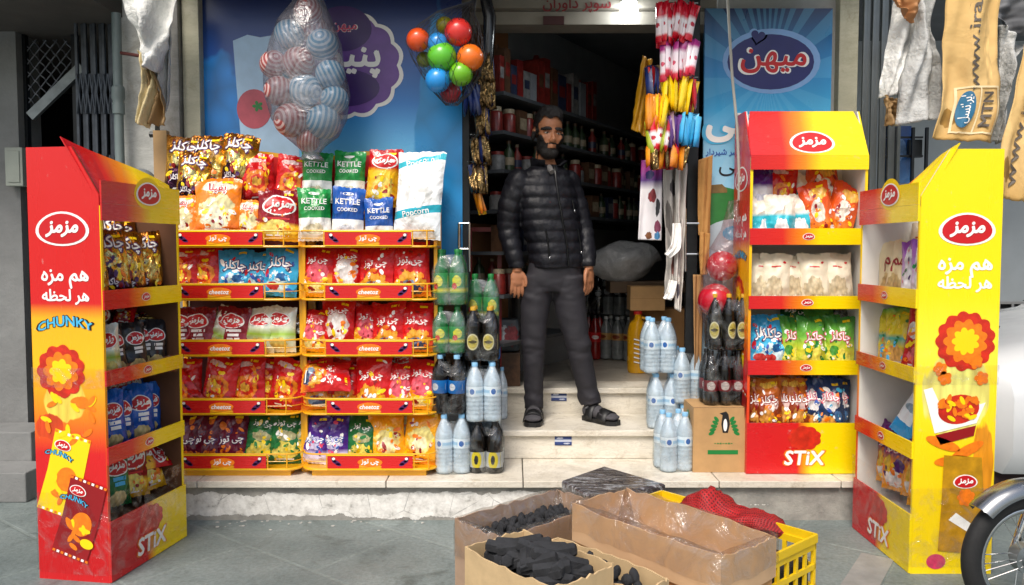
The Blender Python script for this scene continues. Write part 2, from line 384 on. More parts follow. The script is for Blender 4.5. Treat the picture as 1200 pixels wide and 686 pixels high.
STEEL = M('brushed steel', '#b9bbbd', .3, .9, var=.08); DSTEEL = M('dark steel', '#26282a', .42, .5, var=.2, vs=20); ALU = M('grey aluminium', '#7d8487', .42, .6, var=.12)
YM = M('yellow painted wire', '#e8a90e', .38, var=.08, vs=14, coat=.3); BLKP = M('black plastic', '#17181a', .35, var=.1); WIRE = M('pale cable', '#a9a69d', .5)
ZL, ZS1, ZS2 = .205, .365, .52
shop = thing('shop_building', 'stone clad corner shop front with cream steps and a dark open doorway', 'shop', (0, 4.4, 0))
def sp(name, mb, m, **k): return mb.build(name, m, shop, world=True, **k)
sp('plinth', MB().box((-1.93, 3.925, -.05), (2.15, 4.75, .168)), plinth_mat())
m = MB()
xs = [-1.95, -1.55, -.62, .055, 1.02, 1.62, 2.17]
for a, b in zip(xs, xs[1:]): m.box((a+.0025, 3.895, .171), (b-.0025, 4.75, ZL))
sp('ledge_slab', m, TRAV, bevel=.004)
m = MB().box((-.55, 4.318, ZL+.001), (1.2, 4.72, ZS1-.034)).box((-.55, 4.296, ZS1-.032), (1.2, 4.74, ZS1)); sp('step', m, TRAV, bevel=.004)
m = MB().box((-.55, 4.752, ZL+.001), (1.2, 4.95, ZS2-.034)).box((-.55, 4.728, ZS2-.032), (1.2, 4.99, ZS2)); sp('step', m, TRAV, bevel=.004)
m = MB()
for i in range(9):
    for j in range(8):
        m.box((-1.1+i*.5+.002, 4.993+j*.5, ZS2-.03), (-.6+i*.5-.002, 5.489+j*.5, ZS2-.002+.0006*((i*7+j*3) % 3)))
sp('floor', m, TILE)
# facade walls either side of the doorway, as thick masonry
sp('wall', MB().box((-1.72, 4.46, ZL), (-.42, 4.7, 2.74)), PLAST)
sp('wall', MB().box((1.12, 4.46, ZL), (1.86, 4.7, 2.74)), PLAST)
sp('lintel', MB().box((-.42, 4.47, 2.66), (1.12, 4.72, 2.9)).box((-.42, 4.52, 2.585), (1.12, 4.7, 2.655)), LINT)
def lean(x0, x1, Y0, Y1, z0, z1): return MB().box((x0, Y0, z0), (x1, Y1, z1))
px = lambda x, Y: (x-600)/F*Y
sp('pillar', lean(px(191, 4.3), px(214.5, 4.3), 4.3, 4.6, 0, 2.74), MARB, bevel=.004)
sp('pillar', lean(px(219, 4.34), px(238.5, 4.34), 4.34, 4.6, 0, 2.74), CREAM, bevel=.004)
sp('wall', lean(px(150, 4.5), px(191, 4.5), 4.44, 4.7, 0, 2.74), stone('white tile', '#a9aaa6', '#c9cac5', '#77756f'))
sp('pillar', lean(px(978, 4.4), px(1000, 4.4), 4.4, 4.65, 0, 2.74), CREAM, bevel=.004)
# inside
S0, SD = V((-.078, 4.56, 0)), V((.514, .857, 0)).normalized(); SN = V((-SD.y, SD.x, 0))
def slab(a, b, th, z0, z1, mb=None, mi=0):
    a, b = V(a), V(b); d = (b-a).normalized(); n = V((-d.y, d.x, 0))*th; q = [a, b, b+n, a+n]
    mb = mb or MB(); vs = [(p.x, p.y, z0) for p in q]+[(p.x, p.y, z1) for p in q]
    return mb.add(vs, [(3, 2, 1, 0), (4, 5, 6, 7), (0, 1, 5, 4), (1, 2, 6, 5), (2, 3, 7, 6), (3, 0, 4, 7)], mi)
wa = S0+SN*.31
sp('inner_wall', slab(wa+SD*.02, wa+SD*.62, .1, ZS2, 2.87), PEACHGLOW)  # warm glow of an unseen lamp is painted into this wall's colour
sp('inner_wall', slab(wa+SD*.622, wa+SD*5.4, .1, ZS2, 2.87), GREYW)
we = S0+SD*4.9
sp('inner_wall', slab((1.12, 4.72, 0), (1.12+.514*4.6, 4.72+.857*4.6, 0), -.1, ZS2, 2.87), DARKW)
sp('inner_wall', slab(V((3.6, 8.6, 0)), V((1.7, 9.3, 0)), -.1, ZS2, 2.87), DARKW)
sp('ceiling', MB().box((-1.2, 4.72, 2.872), (5, 10, 2.95)), CEIL)
sp('overhang', MB().box((-1.72, 3.75, 2.76), (1.60, 5.0, 3.05)), M('soffit paint', '#4b4a48', .8))
sp('upper_wall', MB().box((-2.6, 4.0, 3.05), (2.4, 5.2, 6.2)), PLAST)
# neat blue stickers on the risers
STK = printed('riser sticker', [(0, '#20305f'), (.36, '#2c4483'), (.40, '#c6cbd8'), (.6, '#b4bccf'), (.64, '#2c4483'), (1, '#1c2a55')], [(.3, .75, .2, .1, '#b9c0d2', .5), (.7, .2, .2, .08, '#b9c0d2', .5)])
for q, Y in ((at(655, 465, 4.75), 4.750), (at(660, 516.5, 4.316), 4.316)):
    sp('sticker', MB().box((q.x-.046, Y-.002, q.z-.026), (q.x+.046, Y+.001, q.z+.026)), STK)
# header lettering on the lintel, partly out of view
q = at(676, 6, 4.468); m = MB(); m.decal(text2d('سوپر داوران', .37, bold=.03), lambda x, y, l: (q.x+x, 4.467-.0012*l, q.z+y), 0, 0, 1, 0)
sp('lettering', m, M('faded red letters', '#6d1518', .6))
sp('sign_plate', MB().box((px(636, 4.515), 4.51, at(0, 29, 4.51).z), (px(660, 4.515), 4.519, at(0, 19, 4.51).z)), M('maroon plate', '#3a1012', .6))
lamp = thing('ceiling_lamp', 'bright white lamp glowing under the lintel of the doorway', 'lamp', at(737, 10, 4.42))
MB().lathe([(0, -.052), (.03, -.048), (.047, -.03), (.05, 0), (.04, .03)], 20).build('bulb', glow('lamp glow', '#f3fbff', 24), lamp, smooth=True)
MB().lathe([(.02, .03), (.045, .031), (.045, .05), (.02, .08), (.02, .33)], 16).build('lamp_holder', WHITE, lamp, smooth=True)

# ------------------------------------------------------------ posters on the facade
def poster_fn(Y): return lambda c: (lambda x, y, l: (c.x+x, Y-.0012*l, c.z+y))
YP = 4.40
def board(name, label, x0, y0, x1, y1, Y, mat, th=.02):
    a, b = at(x0, y1, Y), at(x1, y0, Y); m = MB(); mb = m.box((a.x, Y, a.z), (b.x, Y+th, b.z))
    return m, [mat]+INKS, a, b
m, mats, a, b = board('p', '', 241, -22, 541, 350, YP, printed('milk poster print', [(0, '#d4eefa'), (.30, '#b4e0f6'), (.48, '#62b6ea'), (.62, '#1f7fd0'), (.78, '#0f4a9c'), (.93, '#0a2560'), (1, '#081a45')],
    [(.92, .40, .10, .5, '#1f93d8', .25), (.05, .45, .12, .34, '#1a7fcf', .25)], rough=.3, bump=(3, .15, .01), slant=0.0))
fn = poster_fn(YP)(V((0, 0, 0)))
def pw(x, y): q = at(x, y, YP); return (q.x, q.z)
mk = lambda pts: poly2([pw(*p) for p in pts])
milk = M('pale milk print', '#a9c9e6', .35, var=.1, vs=9)
mats = mats+[milk, M('tomato print', '#b94f60', .35, var=.2, vs=8), M('deep violet print', '#3a1d66', .35, var=.15, vs=7), M('label violet', '#6b4396', .35, var=.2, vs=6), M('pale blue print', '#b9dbef', .4, var=.12, vs=6)]
b0 = 1; kM, kT, kV, kL, kP = [len(mats)-5+i for i in range(5)]
m.decal(mk([(273, 48), (290, 41), (305, 44), (330, 40), (345, 52), (350, 120), (352, 330), (290, 330), (282, 160)][::-1]), fn, 0, 0, 1, kM)
c = pw(298, 128); m.decal(ell(.094, .106), fn, c[0], c[1], 2, kT); m.decal(burst(.03, 5, .6), fn, c[0]+.02, c[1]+.015, 3, b0+INKI['g'])
c = pw(408, 77)
m.decal(burst(.305, 13, .07, 104, .95), fn, c[0], c[1], 2, b0+INKI['w']); m.decal(burst(.282, 13, .07, 104, .95), fn, c[0], c[1], 3, kL)
m.decal(ell(.19, .1), fn, c[0]-.02, c[1]-.12, 4, kV); m.decal(text2d('پنیر', .27, bold=.05), fn, c[0]+.035, c[1]+.015, 5, b0+INKI['w'])
c = pw(402, 34); m.decal(ell(.155, .12), fn, c[0], c[1], 4, kV); outlined(m, fn, 'میهن', c[0]+.01, c[1]+.005, .13, b0, 'i', 'w', 5, fat=.05)
o = m.build('poster', mats, origin=(0, YP, 1.3)); tag(o, 'tall blue dairy poster with a violet scalloped label, milk splash and tomato', 'poster')
YQ = 4.36
m, mats, a, b = board('p', '', 821, 10, 976, 430, YQ, printed('cream poster print', [(0, '#d9e9f2'), (.2, '#c9e2f0'), (.32, '#b9d9ea'), (.62, '#8cc7e6'), (.72, '#35a6dc'), (.83, '#1d84c4'), (1, '#0b2450')],
    rays=(.5, .81, '#6fc4ea', 26, .22), rough=.3, bump=(3, .1, .01)))
fn = lambda x, y, l: (x, YQ-.0012*l, y)
pw = lambda x, y: (at(x, y, YQ).x, at(x, y, YQ).z)
mats += [M('meadow print', '#2f7a3a', .4, var=.25, vs=8), M('tree print', '#7a6238', .4, var=.3, vs=20), M('deep navy print', '#1c1f66', .35), M('halo print', '#7fa9dc', .35), M('grey dish print', '#aebfc9', .4)]
kG, kB, kN, kH, kD = [len(mats)-5+i for i in range(5)]
c = pw(904, 72)
m.decal(ell(.262, .172), fn, c[0], c[1], 1, kH); m.decal(ell(.232, .146), fn, c[0]-.004, c[1]-.004, 2, kN)
hh = pw(888, 43); m.decal(star_heart(.052), fn, hh[0], hh[1], 2, kH, 1, -.2); m.decal(star_heart(.04), fn, hh[0], hh[1], 3, kN, 1, -.2)
outlined(m, fn, 'میهن', c[0]+.01, c[1], .345, 1, 'r', 'w', 4, bold=.035, fat=.075)
c = pw(883, 150); outlined(m, fn, 'بستنی', c[0], c[1], .5, 1, 'w', 's', 2, bold=.06, fat=.10)
c = pw(846, 179); m.decal(text2d('سر شیردار', .175, bold=.03), fn, c[0], c[1], 2, 1+INKI['b'])
c = pw(862, 198); m.decal(text2d('چینی', .24, bold=.012), fn, c[0]+.03, c[1], 2, 1+INKI['k'])
m.decal(poly2([pw(*p) for p in [(822, 222), (835, 224), (848, 219), (860, 222), (890, 224), (890, 285), (822, 285)][::-1]]), fn, 0, 0, 1, kG)
m.decal(poly2([pw(*p) for p in [(828, 224), (834, 217), (846, 216), (852, 222), (852, 226), (828, 227)][::-1]]), fn, 0, 0, 2, kB)
c = pw(866, 278); m.decal(ell(.2, .1), fn, c[0], c[1], 2, kD); m.decal(ell(.06, .04), fn, c[0]-.03, c[1]+.02, 3, 1+INKI['s'])
o = m.build('poster', mats, origin=(1.3, YQ, 1.3)); tag(o, 'blue and white dairy poster with a navy oval emblem and green meadow', 'poster')

# ------------------------------------------------------------ crisp bags
FOIL = dict(rough=.22, metal=.75, bump=(11, 1.0, .03), coat=.1)
BB = (8, .9, .022)
D = {}
def design(k, desc, w, h, d, mat, *dec): D[k] = (desc, w, h, d, mat, dec)
P = printed
design('gold', 'gold and brown foil crisp bag', .165, .25, .08, P('gold foil', [(0, '#3a1526'), (.22, '#4a1a1e'), (.3, '#c8861c'), (.55, '#e9b440'), (.8, '#b87712'), (1, '#7d4a10')], [(.3, .3, .2, .2, '#3a1430', .4), (.7, .4, .18, .15, '#f3d27c', .5), (.4, .6, .2, .1, '#fbe29a', .5)], **FOIL), ('o', 'چاکلز', 0, .62, .13, 'w', 'p'), ('o', 'چاکلز', -.3, -.45, .07, 'w', 'p'))
design('pop', 'orange popcorn bag with a white popcorn heap', .19, .24, .09, P('popcorn print', [(0, '#d8531b'), (.3, '#f08a1e'), (1, '#ee7a1a')], [(.5, .42, .38, .28, '#f6e3a8', .5), (.45, .3, .3, .2, '#fff2cc', .6), (.5, .85, .34, .1, '#f6d9c4', .2)], rough=.22, bump=BB), ('o', 'پفیلا', 0, .6, .08, 'r', 'w'))
design('swirl', 'red crisp bag with an orange swirl', .165, .23, .07, P('swirl print', [(0, '#b01318'), (1, '#d21a1d')], [(.5, .42, .34, .24, '#f0861e', .3), (.52, .42, .22, .15, '#d8361c', .3), (.5, .42, .14, .09, '#f7b344', .4), (.4, .85, .25, .05, '#e9c7c2', .4)], rough=.2, bump=BB))
design('maroon', 'dark red and yellow oval-emblem crisp bag', .19, .22, .07, P('maroon print', [(0, '#e2a71c'), (.28, '#f1c02a'), (.36, '#8d0f1c'), (1, '#7a0d1a')], [(.5, .25, .34, .16, '#f4d469', .5)], rough=.22, bump=BB), ('l', 0, .38, .15), ('p', 'r', 0, -.14, .1, .008))
design('kgreen', 'white and green kettle crisp bag', .15, .24, .075, P('kettle green', [(0, '#f4f4ee'), (.40, '#eef0e8'), (.43, '#1d8a3e'), (.92, '#23994a'), (1, '#e7e9df')], [(.5, .22, .3, .1, '#d9d3b4', .5)], interp='CONSTANT', rough=.24, bump=BB), ('t', 'KETTLE', 0, .5, .115, 'w'), ('t', 'COOKED', 0, .22, .095, 'w'), ('e', 0, .80, .05, .014, 'w'))
design('kblue', 'white and blue kettle crisp bag', .15, .24, .075, P('kettle blue', [(0, '#f4f4ee'), (.36, '#eef0ee'), (.40, '#1c4fa0'), (.93, '#245cb0'), (1, '#e7e9df')], [(.5, .2, .3, .1, '#d3d6dc', .5)], interp='CONSTANT', rough=.24, bump=BB), ('t', 'KETTLE', 0, .46, .115, 'w'), ('t', 'COOKED', 0, .16, .095, 'w'), ('e', 0, .76, .05, .014, 'w'))
design('redyel', 'red and yellow crisp bag with small emblem', .15, .25, .07, P('red yellow print', [(0, '#e8a51a'), (.6, '#f5bb22'), (.68, '#c9161c'), (1, '#b81019')], [(.5, .3, .34, .2, '#f8d260', .5)], rough=.22, bump=BB), ('l', 0, .58, .12))
design('bigwhite', 'tall white crisp bag with slanted teal bands', .21, .37, .09, P('white teal print', [(0, '#eef3f5'), (.14, '#f2f6f7'), (.20, '#2aa7bd'), (.29, '#f6f8f8'), (.74, '#f6f8f8'), (.80, '#39b3c6'), (.87, '#f3f4f4'), (1, '#e9eef0')], [(.5, .5, .3, .14, '#fbfbf6', .4)], interp='CONSTANT', slant=-.12, rough=.24, bump=BB), ('t', 'Popcorn', 0, -.42, .12, 'w', .22), ('t', 'Popcorn', 0, .75, .12, 'w', .22))
design('sky', 'light blue crisp bag with a white splash', .16, .22, .07, P('sky print', [(0, '#2b9bd0'), (.5, '#3fb3e0'), (1, '#2f8fc8')], [(.5, .28, .32, .2, '#cfeaf2', .5), (.35, .2, .2, .08, '#c03a34', .3), (.6, .38, .2, .08, '#1c5f9a', .4)], rough=.22, bump=BB), ('o', 'چاکلز', 0, .28, .12, 'w', 'p'))
design('cheese', 'red crisp bag with yellow curls below lettering', .165, .23, .075, P('cheese print', [(0, '#d98a1c'), (.18, '#d13a1a'), (.35, '#d01a1c'), (1, '#c01018')], [(.5, .26, .38, .2, '#f2a42c', .5), (.45, .2, .2, .1, '#7c93ad', .5), (.6, .12, .25, .07, '#2f4466', .5)], rough=.2, bump=BB), ('o', 'چی توز', 0, .25, .125, 'w', 'r'))
design('heart', 'red and yellow snack bag with pink heart', .16, .23, .075, P('heart print', [(0, '#f0b01c'), (.38, '#e9a01c'), (.5, '#c9151c'), (1, '#b8101a')], [(.5, .5, .34, .22, '#e85a6a', .25), (.5, .18, .3, .1, '#fbe08a', .5)], rough=.2, bump=BB), ('o', 'چی توز', 0, .45, .12, 'w', 'r'))
design('redwhite', 'red snack bag with a central white burst', .15, .23, .075, P('red white print', [(0, '#e3a81c'), (.15, '#c4151b'), (1, '#c4131a')], [(.5, .5, .36, .3, '#f4d9cf', .3), (.5, .5, .22, .2, '#fff3ea', .3), (.5, .12, .34, .08, '#f3c13a', .4)], rough=.2, bump=BB), ('o', 'چی توز', 0, .6, .11, 'w', 'r'))
design('sour', 'dark red oval-emblem crisp bag with white lines', .165, .21, .07, P('sour print', [(0, '#d8c59a'), (.12, '#8e1526'), (1, '#7a1020')], [(.5, .14, .28, .1, '#e6d3a0', .4)], rough=.2, bump=BB), ('l', 0, .38, .12), ('p', 'w', .1, -.05, .07, .012), ('p', 'w', .1, -.24, .05, .012), ('p', 'w', .1, -.42, .06, .012))
design('lemon', 'pale green and silver oval-emblem crisp bag', .15, .21, .07, P('lemon print', [(0, '#dcd9c0'), (.25, '#cfd8b6'), (.4, '#9bbf3a'), (.55, '#dfe5d0'), (1, '#e3e6da')], [(.5, .2, .3, .12, '#d8c56a', .5)], rough=.25, metal=.2), ('l', 0, .45, .11))
design('ring', 'maroon snack bag with orange rings, white lettering', .165, .23, .075, P('ring print', [(0, '#6a1230'), (1, '#5a0f2b')], [(.25, .78, .11, .08, '#d8722a', .2), (.7, .86, .09, .07, '#d8722a', .2), (.3, .16, .12, .08, '#e08a3a', .2), (.75, .2, .11, .08, '#d8722a', .2)], rough=.2, bump=BB), ('o', 'چی توز', 0, -.02, .135, 'w', 'p'))
design('leaf', 'dark green crisp bag with yellow chips', .165, .24, .075, P('leaf print', [(0, '#1a5a30'), (.5, '#1f7038'), (1, '#145028')], [(.5, .26, .36, .18, '#dccb5a', .5), (.5, .55, .3, .1, '#bdb98a', .4)], rough=.22, bump=BB), ('t', 'چی توز', 0, .55, .09, 'w'))
design('violet', 'purple snack bag with white lettering', .14, .22, .07, P('violet print', [(0, '#e8e2ee'), (.2, '#d9cde4'), (.32, '#4e2488'), (1, '#3f1c74')], [(.5, .45, .3, .14, '#c9c3e6', .4)], rough=.2, bump=BB), ('o', 'چی توز', 0, .05, .11, 'w', 'b'))
design('amber', 'bright orange and yellow snack bag', .17, .24, .08, P('amber print', [(0, '#ee9a18'), (.5, '#f6b21e'), (1, '#e88812')], [(.5, .45, .36, .26, '#fbe08a', .45), (.5, .4, .2, .14, '#fff1bd', .4)], rough=.18, bump=BB))
design('black', 'black crisp bag with red emblem and chip', .14, .21, .07, P('black print', [(0, '#1a191b'), (1, '#232124')], [(.5, .14, .3, .13, '#d0b97c', .3)], rough=.3), ('l', 0, .36, .10), ('p', 'w', .12, -.04, .05, .012), ('p', 'w', .12, -.2, .045, .012))
design('blue', 'royal blue crisp bag with red emblem, chip', .145, .22, .075, P('blue print', [(0, '#1a50a8'), (1, '#1f64c2')], [(.5, .13, .3, .12, '#dcc588', .3)], rough=.24, bump=BB), ('l', 0, .3, .11), ('p', 'w', .1, -.1, .055, .014), ('p', 'w', .1, -.28, .05, .014))
design('greenm', 'green crisp bag with red emblem and chip', .145, .22, .075, P('green print', [(0, '#135c30'), (1, '#1a7a3c')], [(.5, .14, .3, .14, '#dcc588', .3)], rough=.24, bump=BB), ('l', 0, .36, .12), ('p', 's', .1, -.05, .06, .014), ('p', 's', .1, -.22, .05, .014))
design('cream', 'cream coloured paper snack bag', .16, .22, .08, P('cream print', [(0, '#cfc3a6'), (.5, '#e2d8c0'), (1, '#d9cfb6')], [(.4, .35, .3, .2, '#c9b996', .5), (.5, .1, .4, .1, '#efe8d6', .4)], rough=.45, coat=.1), ('e', .45, .68, .018, .01, 'r'), ('p', 'r', -.1, .5, .05, .005))
design('lime', 'light green snack bag with purple-edged lettering', .155, .22, .075, P('lime print', [(0, '#3f8a2e'), (.3, '#d8d23a'), (.6, '#6db33a'), (1, '#2f7a34')], [(.5, .22, .34, .16, '#f0de5a', .4), (.3, .35, .15, .1, '#4a9a3a', .4)], rough=.2, bump=BB), ('o', 'چاکلز', 0, .2, .11, 'w', 'i'))
design('teal', 'white and turquoise snack bag with white flower', .16, .2, .075, P('teal print', [(0, '#1fa4b8'), (.55, '#2bb5c8'), (.62, '#efe6d6'), (1, '#f3ead8')], [(.5, .3, .22, .2, '#f2fbfb', .35)], interp='LINEAR', rough=.24, bump=BB))
design('tangy', 'orange and red snack bag with white patch', .15, .24, .075, P('tangy print', [(0, '#e8961c'), (.4, '#e8641a'), (1, '#d8401a')], [(.45, .5, .22, .2, '#f3e2d2', .2), (.6, .8, .3, .1, '#f2b04a', .5)], rough=.22, bump=BB))
design('navy', 'navy crisp bag with white and orange shapes', .15, .22, .07, P('navy print', [(0, '#152848'), (1, '#1b3868')], [(.5, .6, .3, .2, '#e8e6ee', .35), (.35, .2, .25, .12, '#d79a4a', .5), (.7, .3, .15, .1, '#3f6a9a', .4)], rough=.22, bump=BB), ('o', 'چاکلز', 0, .3, .1, 'w', 'i'))
design('brown', 'chocolate brown and amber snack bag', .14, .22, .07, P('brown print', [(0, '#6a2412'), (.5, '#8e3a14'), (1, '#c06a1c')], [(.4, .3, .25, .14, '#c88a3a', .5), (.6, .55, .25, .14, '#e9c7c0', .35), (.5, .9, .3, .06, '#f0b84a', .4)], rough=.22, bump=BB), ('o', 'چاکلز', 0, .2, .1, 'w', 'd'))
design('lilac', 'lilac and white patterned snack bag', .16, .23, .08, P('lilac print', [(0, '#e3dcd2'), (.45, '#d2bcdc'), (.8, '#a964c4'), (1, '#8d4aae')], [(.3, .5, .14, .4, '#f0e6ee', .4), (.7, .3, .2, .14, '#6f9a5a', .5), (.6, .5, .12, .08, '#d8a84a', .4)], rough=.24, bump=BB))
design('beige', 'beige snack bag with brown loop marks', .15, .22, .08, P('beige print', [(0, '#c9b78c'), (1, '#dccca4')], [(.5, .25, .3, .2, '#b9a06c', .5)], rough=.4), ('t', 'مم', 0, .2, .07, 'd'))
design('carnival', 'orange and purple snack bag with white lettering', .15, .24, .08, P('carnival print', [(0, '#e9a12a'), (.45, '#ef9a24'), (.6, '#6a1f6a'), (1, '#571a5c')], [(.5, .2, .3, .14, '#f2ece4', .4), (.3, .4, .14, .14, '#f6c23a', .4), (.7, .4, .16, .1, '#5a2a78', .4)], rough=.2, bump=BB), ('o', 'چی توز', 0, .3, .1, 'w', 'i'))
design('grass', 'green and yellow snack bag with teal stripe', .15, .22, .075, P('grass print', [(0, '#c89a3a'), (.35, '#d9c21f'), (.5, '#3fa69a'), (.58, '#e6cf1f'), (.85, '#d8c61c'), (1, '#4f9a3a')], [(.5, .2, .34, .18, '#d9a85a', .5)], rough=.22, bump=BB))
design('scarlet', 'scarlet crisp bag with a white crown mark', .15, .24, .075, P('scarlet print', [(0, '#b3101c'), (1, '#cc1620')], [(.3, .62, .2, .12, '#f2e4e0', .3), (.5, .25, .3, .12, '#e2707a', .35)], rough=.2, bump=BB))
design('purplewhite', 'white snack bag with a purple top', .14, .2, .075, P('purple white print', [(0, '#f0eeea'), (.55, '#eeeaf0'), (.68, '#5c2a86'), (1, '#4a1f70')], [(.5, .3, .3, .16, '#d8d8e6', .3)], rough=.24, bump=BB))
design('silver', 'plain silver crisp bag lying on its side', .15, .21, .07, P('silver foil', [(0, '#b9bcb8'), (1, '#8e928e')], [(.5, .5, .3, .2, '#e6e8e4', .5), (.3, .2, .2, .1, '#6a6e6a', .4)], **FOIL))
design('dairy', 'white carton-shaped snack pack with sky blue blocks', .12, .24, .06, P('dairy print', [(0, '#2a9ad8'), (.22, '#2a9ad8'), (.25, '#eef4f8'), (.75, '#e9f1f6'), (.9, '#3aa8de'), (1, '#3aa8de')], [(.5, .5, .3, .06, '#9db4c4', .2)], interp='CONSTANT', rough=.3))
_bag = {}
def bag_mesh(k, var):
    if (k, var) in _bag: return _bag[(k, var)]
    desc, w, h, d, mat, dec = D[k]; rs = random.Random(hash((k, 'x'))*0+sum(map(ord, k))*31+var*7)
    sd = rs.uniform(0, 50); mb = MB(); nu, nv = 14, 18; sg = rs.uniform(-.12, .12); pk = rs.uniform(.8, 1.1)
    def prof(u, v):
        au, av = min(1, abs(u)), min(1, abs(v)/.92)
        t = d/2*max(0, 1-au**2.4)**.6*max(0, 1-av**3.0)**.55*(1-.18*v+sg*u)*pk
        e = max(0, 1-au)
        wr = NZ.noise(V((u*2.4+sd, v*3.1, sd)))*.011+NZ.noise(V((u*6+sd, v*5, 3)))*.005-.004*abs(NZ.noise(V((u*4+v*2+sd, v*2-u, 8))))
        wr += .0035*sin(u*21+sd+3*v)*max(0, abs(v)-.45)*1.8
        return max(.0012, t+wr*min(1, e*4)*(1 if abs(v) < .9 else .25))
    def xy(u, v):
        wf = 1-.07*(1-min(1, abs(v))**2.2)+.02*NZ.noise(V((v*3, sd, u)))
        z = (v+1)/2*h+(.012*NZ.noise(V((u*1.8, sd+7, 0)))+.004*sin(u*3+sd)) * (v if v > 0 else 0)
        return u*w/2*wf, z
    def fn(x, y, l):
        u, v = 2*x/w, 2*y/h; X, Z = xy(u, v); return (X, -prof(u, v)-.0006-.0011*l, Z)
    for side in (-1, 1):
        vs = []; us = []; fs = []
        for i in range(nv+1):
            v = -1+2*i/nv
            for j in range(nu+1):
                u = -1+2*j/nu; X, Z = xy(u, v)
                if i in (0, nv): Z += .003*(j % 2)
                vs.append((X, side*prof(u, v), Z)); us.append(((u+1)/2 if side < 0 else (1-u)/2, (v+1)/2))
        for i in range(nv):
            for j in range(nu):
                q = (i*(nu+1)+j, i*(nu+1)+j+1, (i+1)*(nu+1)+j+1, (i+1)*(nu+1)+j); fs.append(q if side < 0 else q[::-1])
        mb.add(vs, fs, 0, us)
    if dec and dec[0][0] == 'o' or k in ('maroon', 'redyel', 'leaf', 'swirl', 'amber', 'lilac', 'grass', 'scarlet', 'tangy'):
        pal = {'gold': 'dpyo', 'sky': 'bwsr', 'lime': 'gywg', 'navy': 'sowb', 'brown': 'dyow', 'violet': 'pwbi', 'ring': 'odpo', 'leaf': 'ygyw', 'lilac': 'pwig', 'grass': 'ygos', 'carnival': 'wpoy'}.get(k, 'yodw')
        for q_ in range(20):
            yy = rs.triangular(-.86, .9, -.5); c_ = pal[rs.randrange(4)]; r_ = rs.uniform(.003, .010)
            mb.decal(ell(r_*rs.uniform(1, 2.4), r_, 10, 1), fn, rs.uniform(-.72, .72)*w/2, yy*h/2, .15+.022*q_, 1+INKI[c_], 1, rs.uniform(0, 3.1))
        mb.decal(rect2(w*.5, .006, 5), fn, 0, -.80*h/2, .8, 1+INKI['w']); mb.decal(rect2(w*.22, .010, 3), fn, w*.2, .84*h/2, .8, 1+INKI['y'])
    for a in dec:
        if a[0] == 'o': outlined(mb, fn, a[1], a[2]*w/2, a[3]*h/2, a[4]*.86, 1, a[5], a[6], 1, rs.uniform(-.06, .06), fat=.13)
        elif a[0] == 't': mb.decal(text2d(a[1], a[4], bold=.025), fn, a[2]*w/2, a[3]*h/2, 1, 1+INKI[a[5]], 1, a[6] if len(a) > 6 else 0)
        elif a[0] == 'l': logo(mb, fn, a[1]*w/2, a[2]*h/2, a[3], 1)
        elif a[0] == 'e': mb.decal(ell(a[3]/2, a[4]/2, 16, 1), fn, a[1]*w/2, a[2]*h/2, 1, 1+INKI[a[5]])
        elif a[0] == 'p': mb.decal(rect2(a[4], a[5], 4), fn, a[2]*w/2, a[3]*h/2, 1, 1+INKI[a[1]])
    ob = mb.build('crisp_bag', [mat]+INKS, smooth=True, ang=70); me = ob.data; bpy.data.objects.remove(ob)
    _bag[(k, var)] = me; return me
ORD = ['first', 'second', 'third', 'fourth', 'fifth', 'sixth', 'seventh', 'eighth', 'ninth', 'tenth', 'eleventh', 'twelfth']
_cnt = [0]
def bag(k, Mx, where, group, sc=1., var=None):
    _cnt[0] += 1
    o = bpy.data.objects.new('crisp_bag', bag_mesh(k, _cnt[0] % 3 if var is None else var)); COL.objects.link(o)
    o.matrix_basis = Mx @ Matrix.Scale(sc, 4)
    return tag(o, D[k][0]+', '+where, 'crisp bag', group)
def TR(x, y, z, tilt=0, yaw=0, roll=0): return Matrix.Translation((x, y, z)) @ Matrix.Rotation(R(yaw), 4, 'Z') @ Matrix.Rotation(R(-tilt), 4, 'X') @ Matrix.Rotation(R(roll), 4, 'Y')
# ------------------------------------------------------------ cardboard display stands
LIN = M('raw white card', '#d9d6cf', .7, var=.06); WHC = M('card edge', '#b9a98a', .8)
SIDE_R = P('red side print', [(0, '#c4141a'), (.30, '#d01a1c'), (.33, '#dd4a17'), (.40, '#ee8a14'), (.50, '#f7b916'), (.61, '#f3b01a'), (.645, '#cf1d1d'), (1, '#cc1a1e')], [(.55, .42, .3, .045, '#f4cf52', .3), (.8, .36, .2, .03, '#d8481a', .3)], rough=.28, bump=(3, .12, .01), wear=.25)
SIDE_Y = P('yellow side print', [(0, '#f7d708'), (.25, '#f5d10c'), (.40, '#f9e01c'), (.52, '#fbe640'), (.66, '#f9df0a'), (1, '#f9de08')], [(.5, .43, .42, .10, '#fbe67a', .3), (.85, .25, .12, .12, '#e8951a', .35)], rough=.28, bump=(3, .12, .01), wear=.15)
STRIP = P('strip print', [(0, '#c9161c'), (.28, '#d3241b'), (.46, '#ea8a17'), (.6, '#f7d609'), (1, '#f8da06')], axis='u', rough=.28, bump=(3, .1, .01), wear=.2)
FRONT = P('base panel print', [(0, '#c9161c'), (.44, '#d01a1c'), (.5, '#ee9a14'), (.56, '#f7d609'), (1, '#f8da06')], axis='u', rough=.28, bump=(3, .1, .01), wear=.2)
YEDGE = P('post print', [(0, '#d21c1c'), (.35, '#e05016'), (.55, '#f2b013'), (1, '#f8da06')], rough=.3, bump=(3, .1, .01))
YEDGE2 = P('yellow post print', [(0, '#f8da06'), (1, '#f5d008')], rough=.3, bump=(3, .1, .01))
BURST = M('red splash print', '#c42a16', .35, var=.3, vs=25)
GOLDP = M('gold bag print', '#b8860f', .35, var=.3, vs=18)
SFL = [1.165, .845, .525, .2]
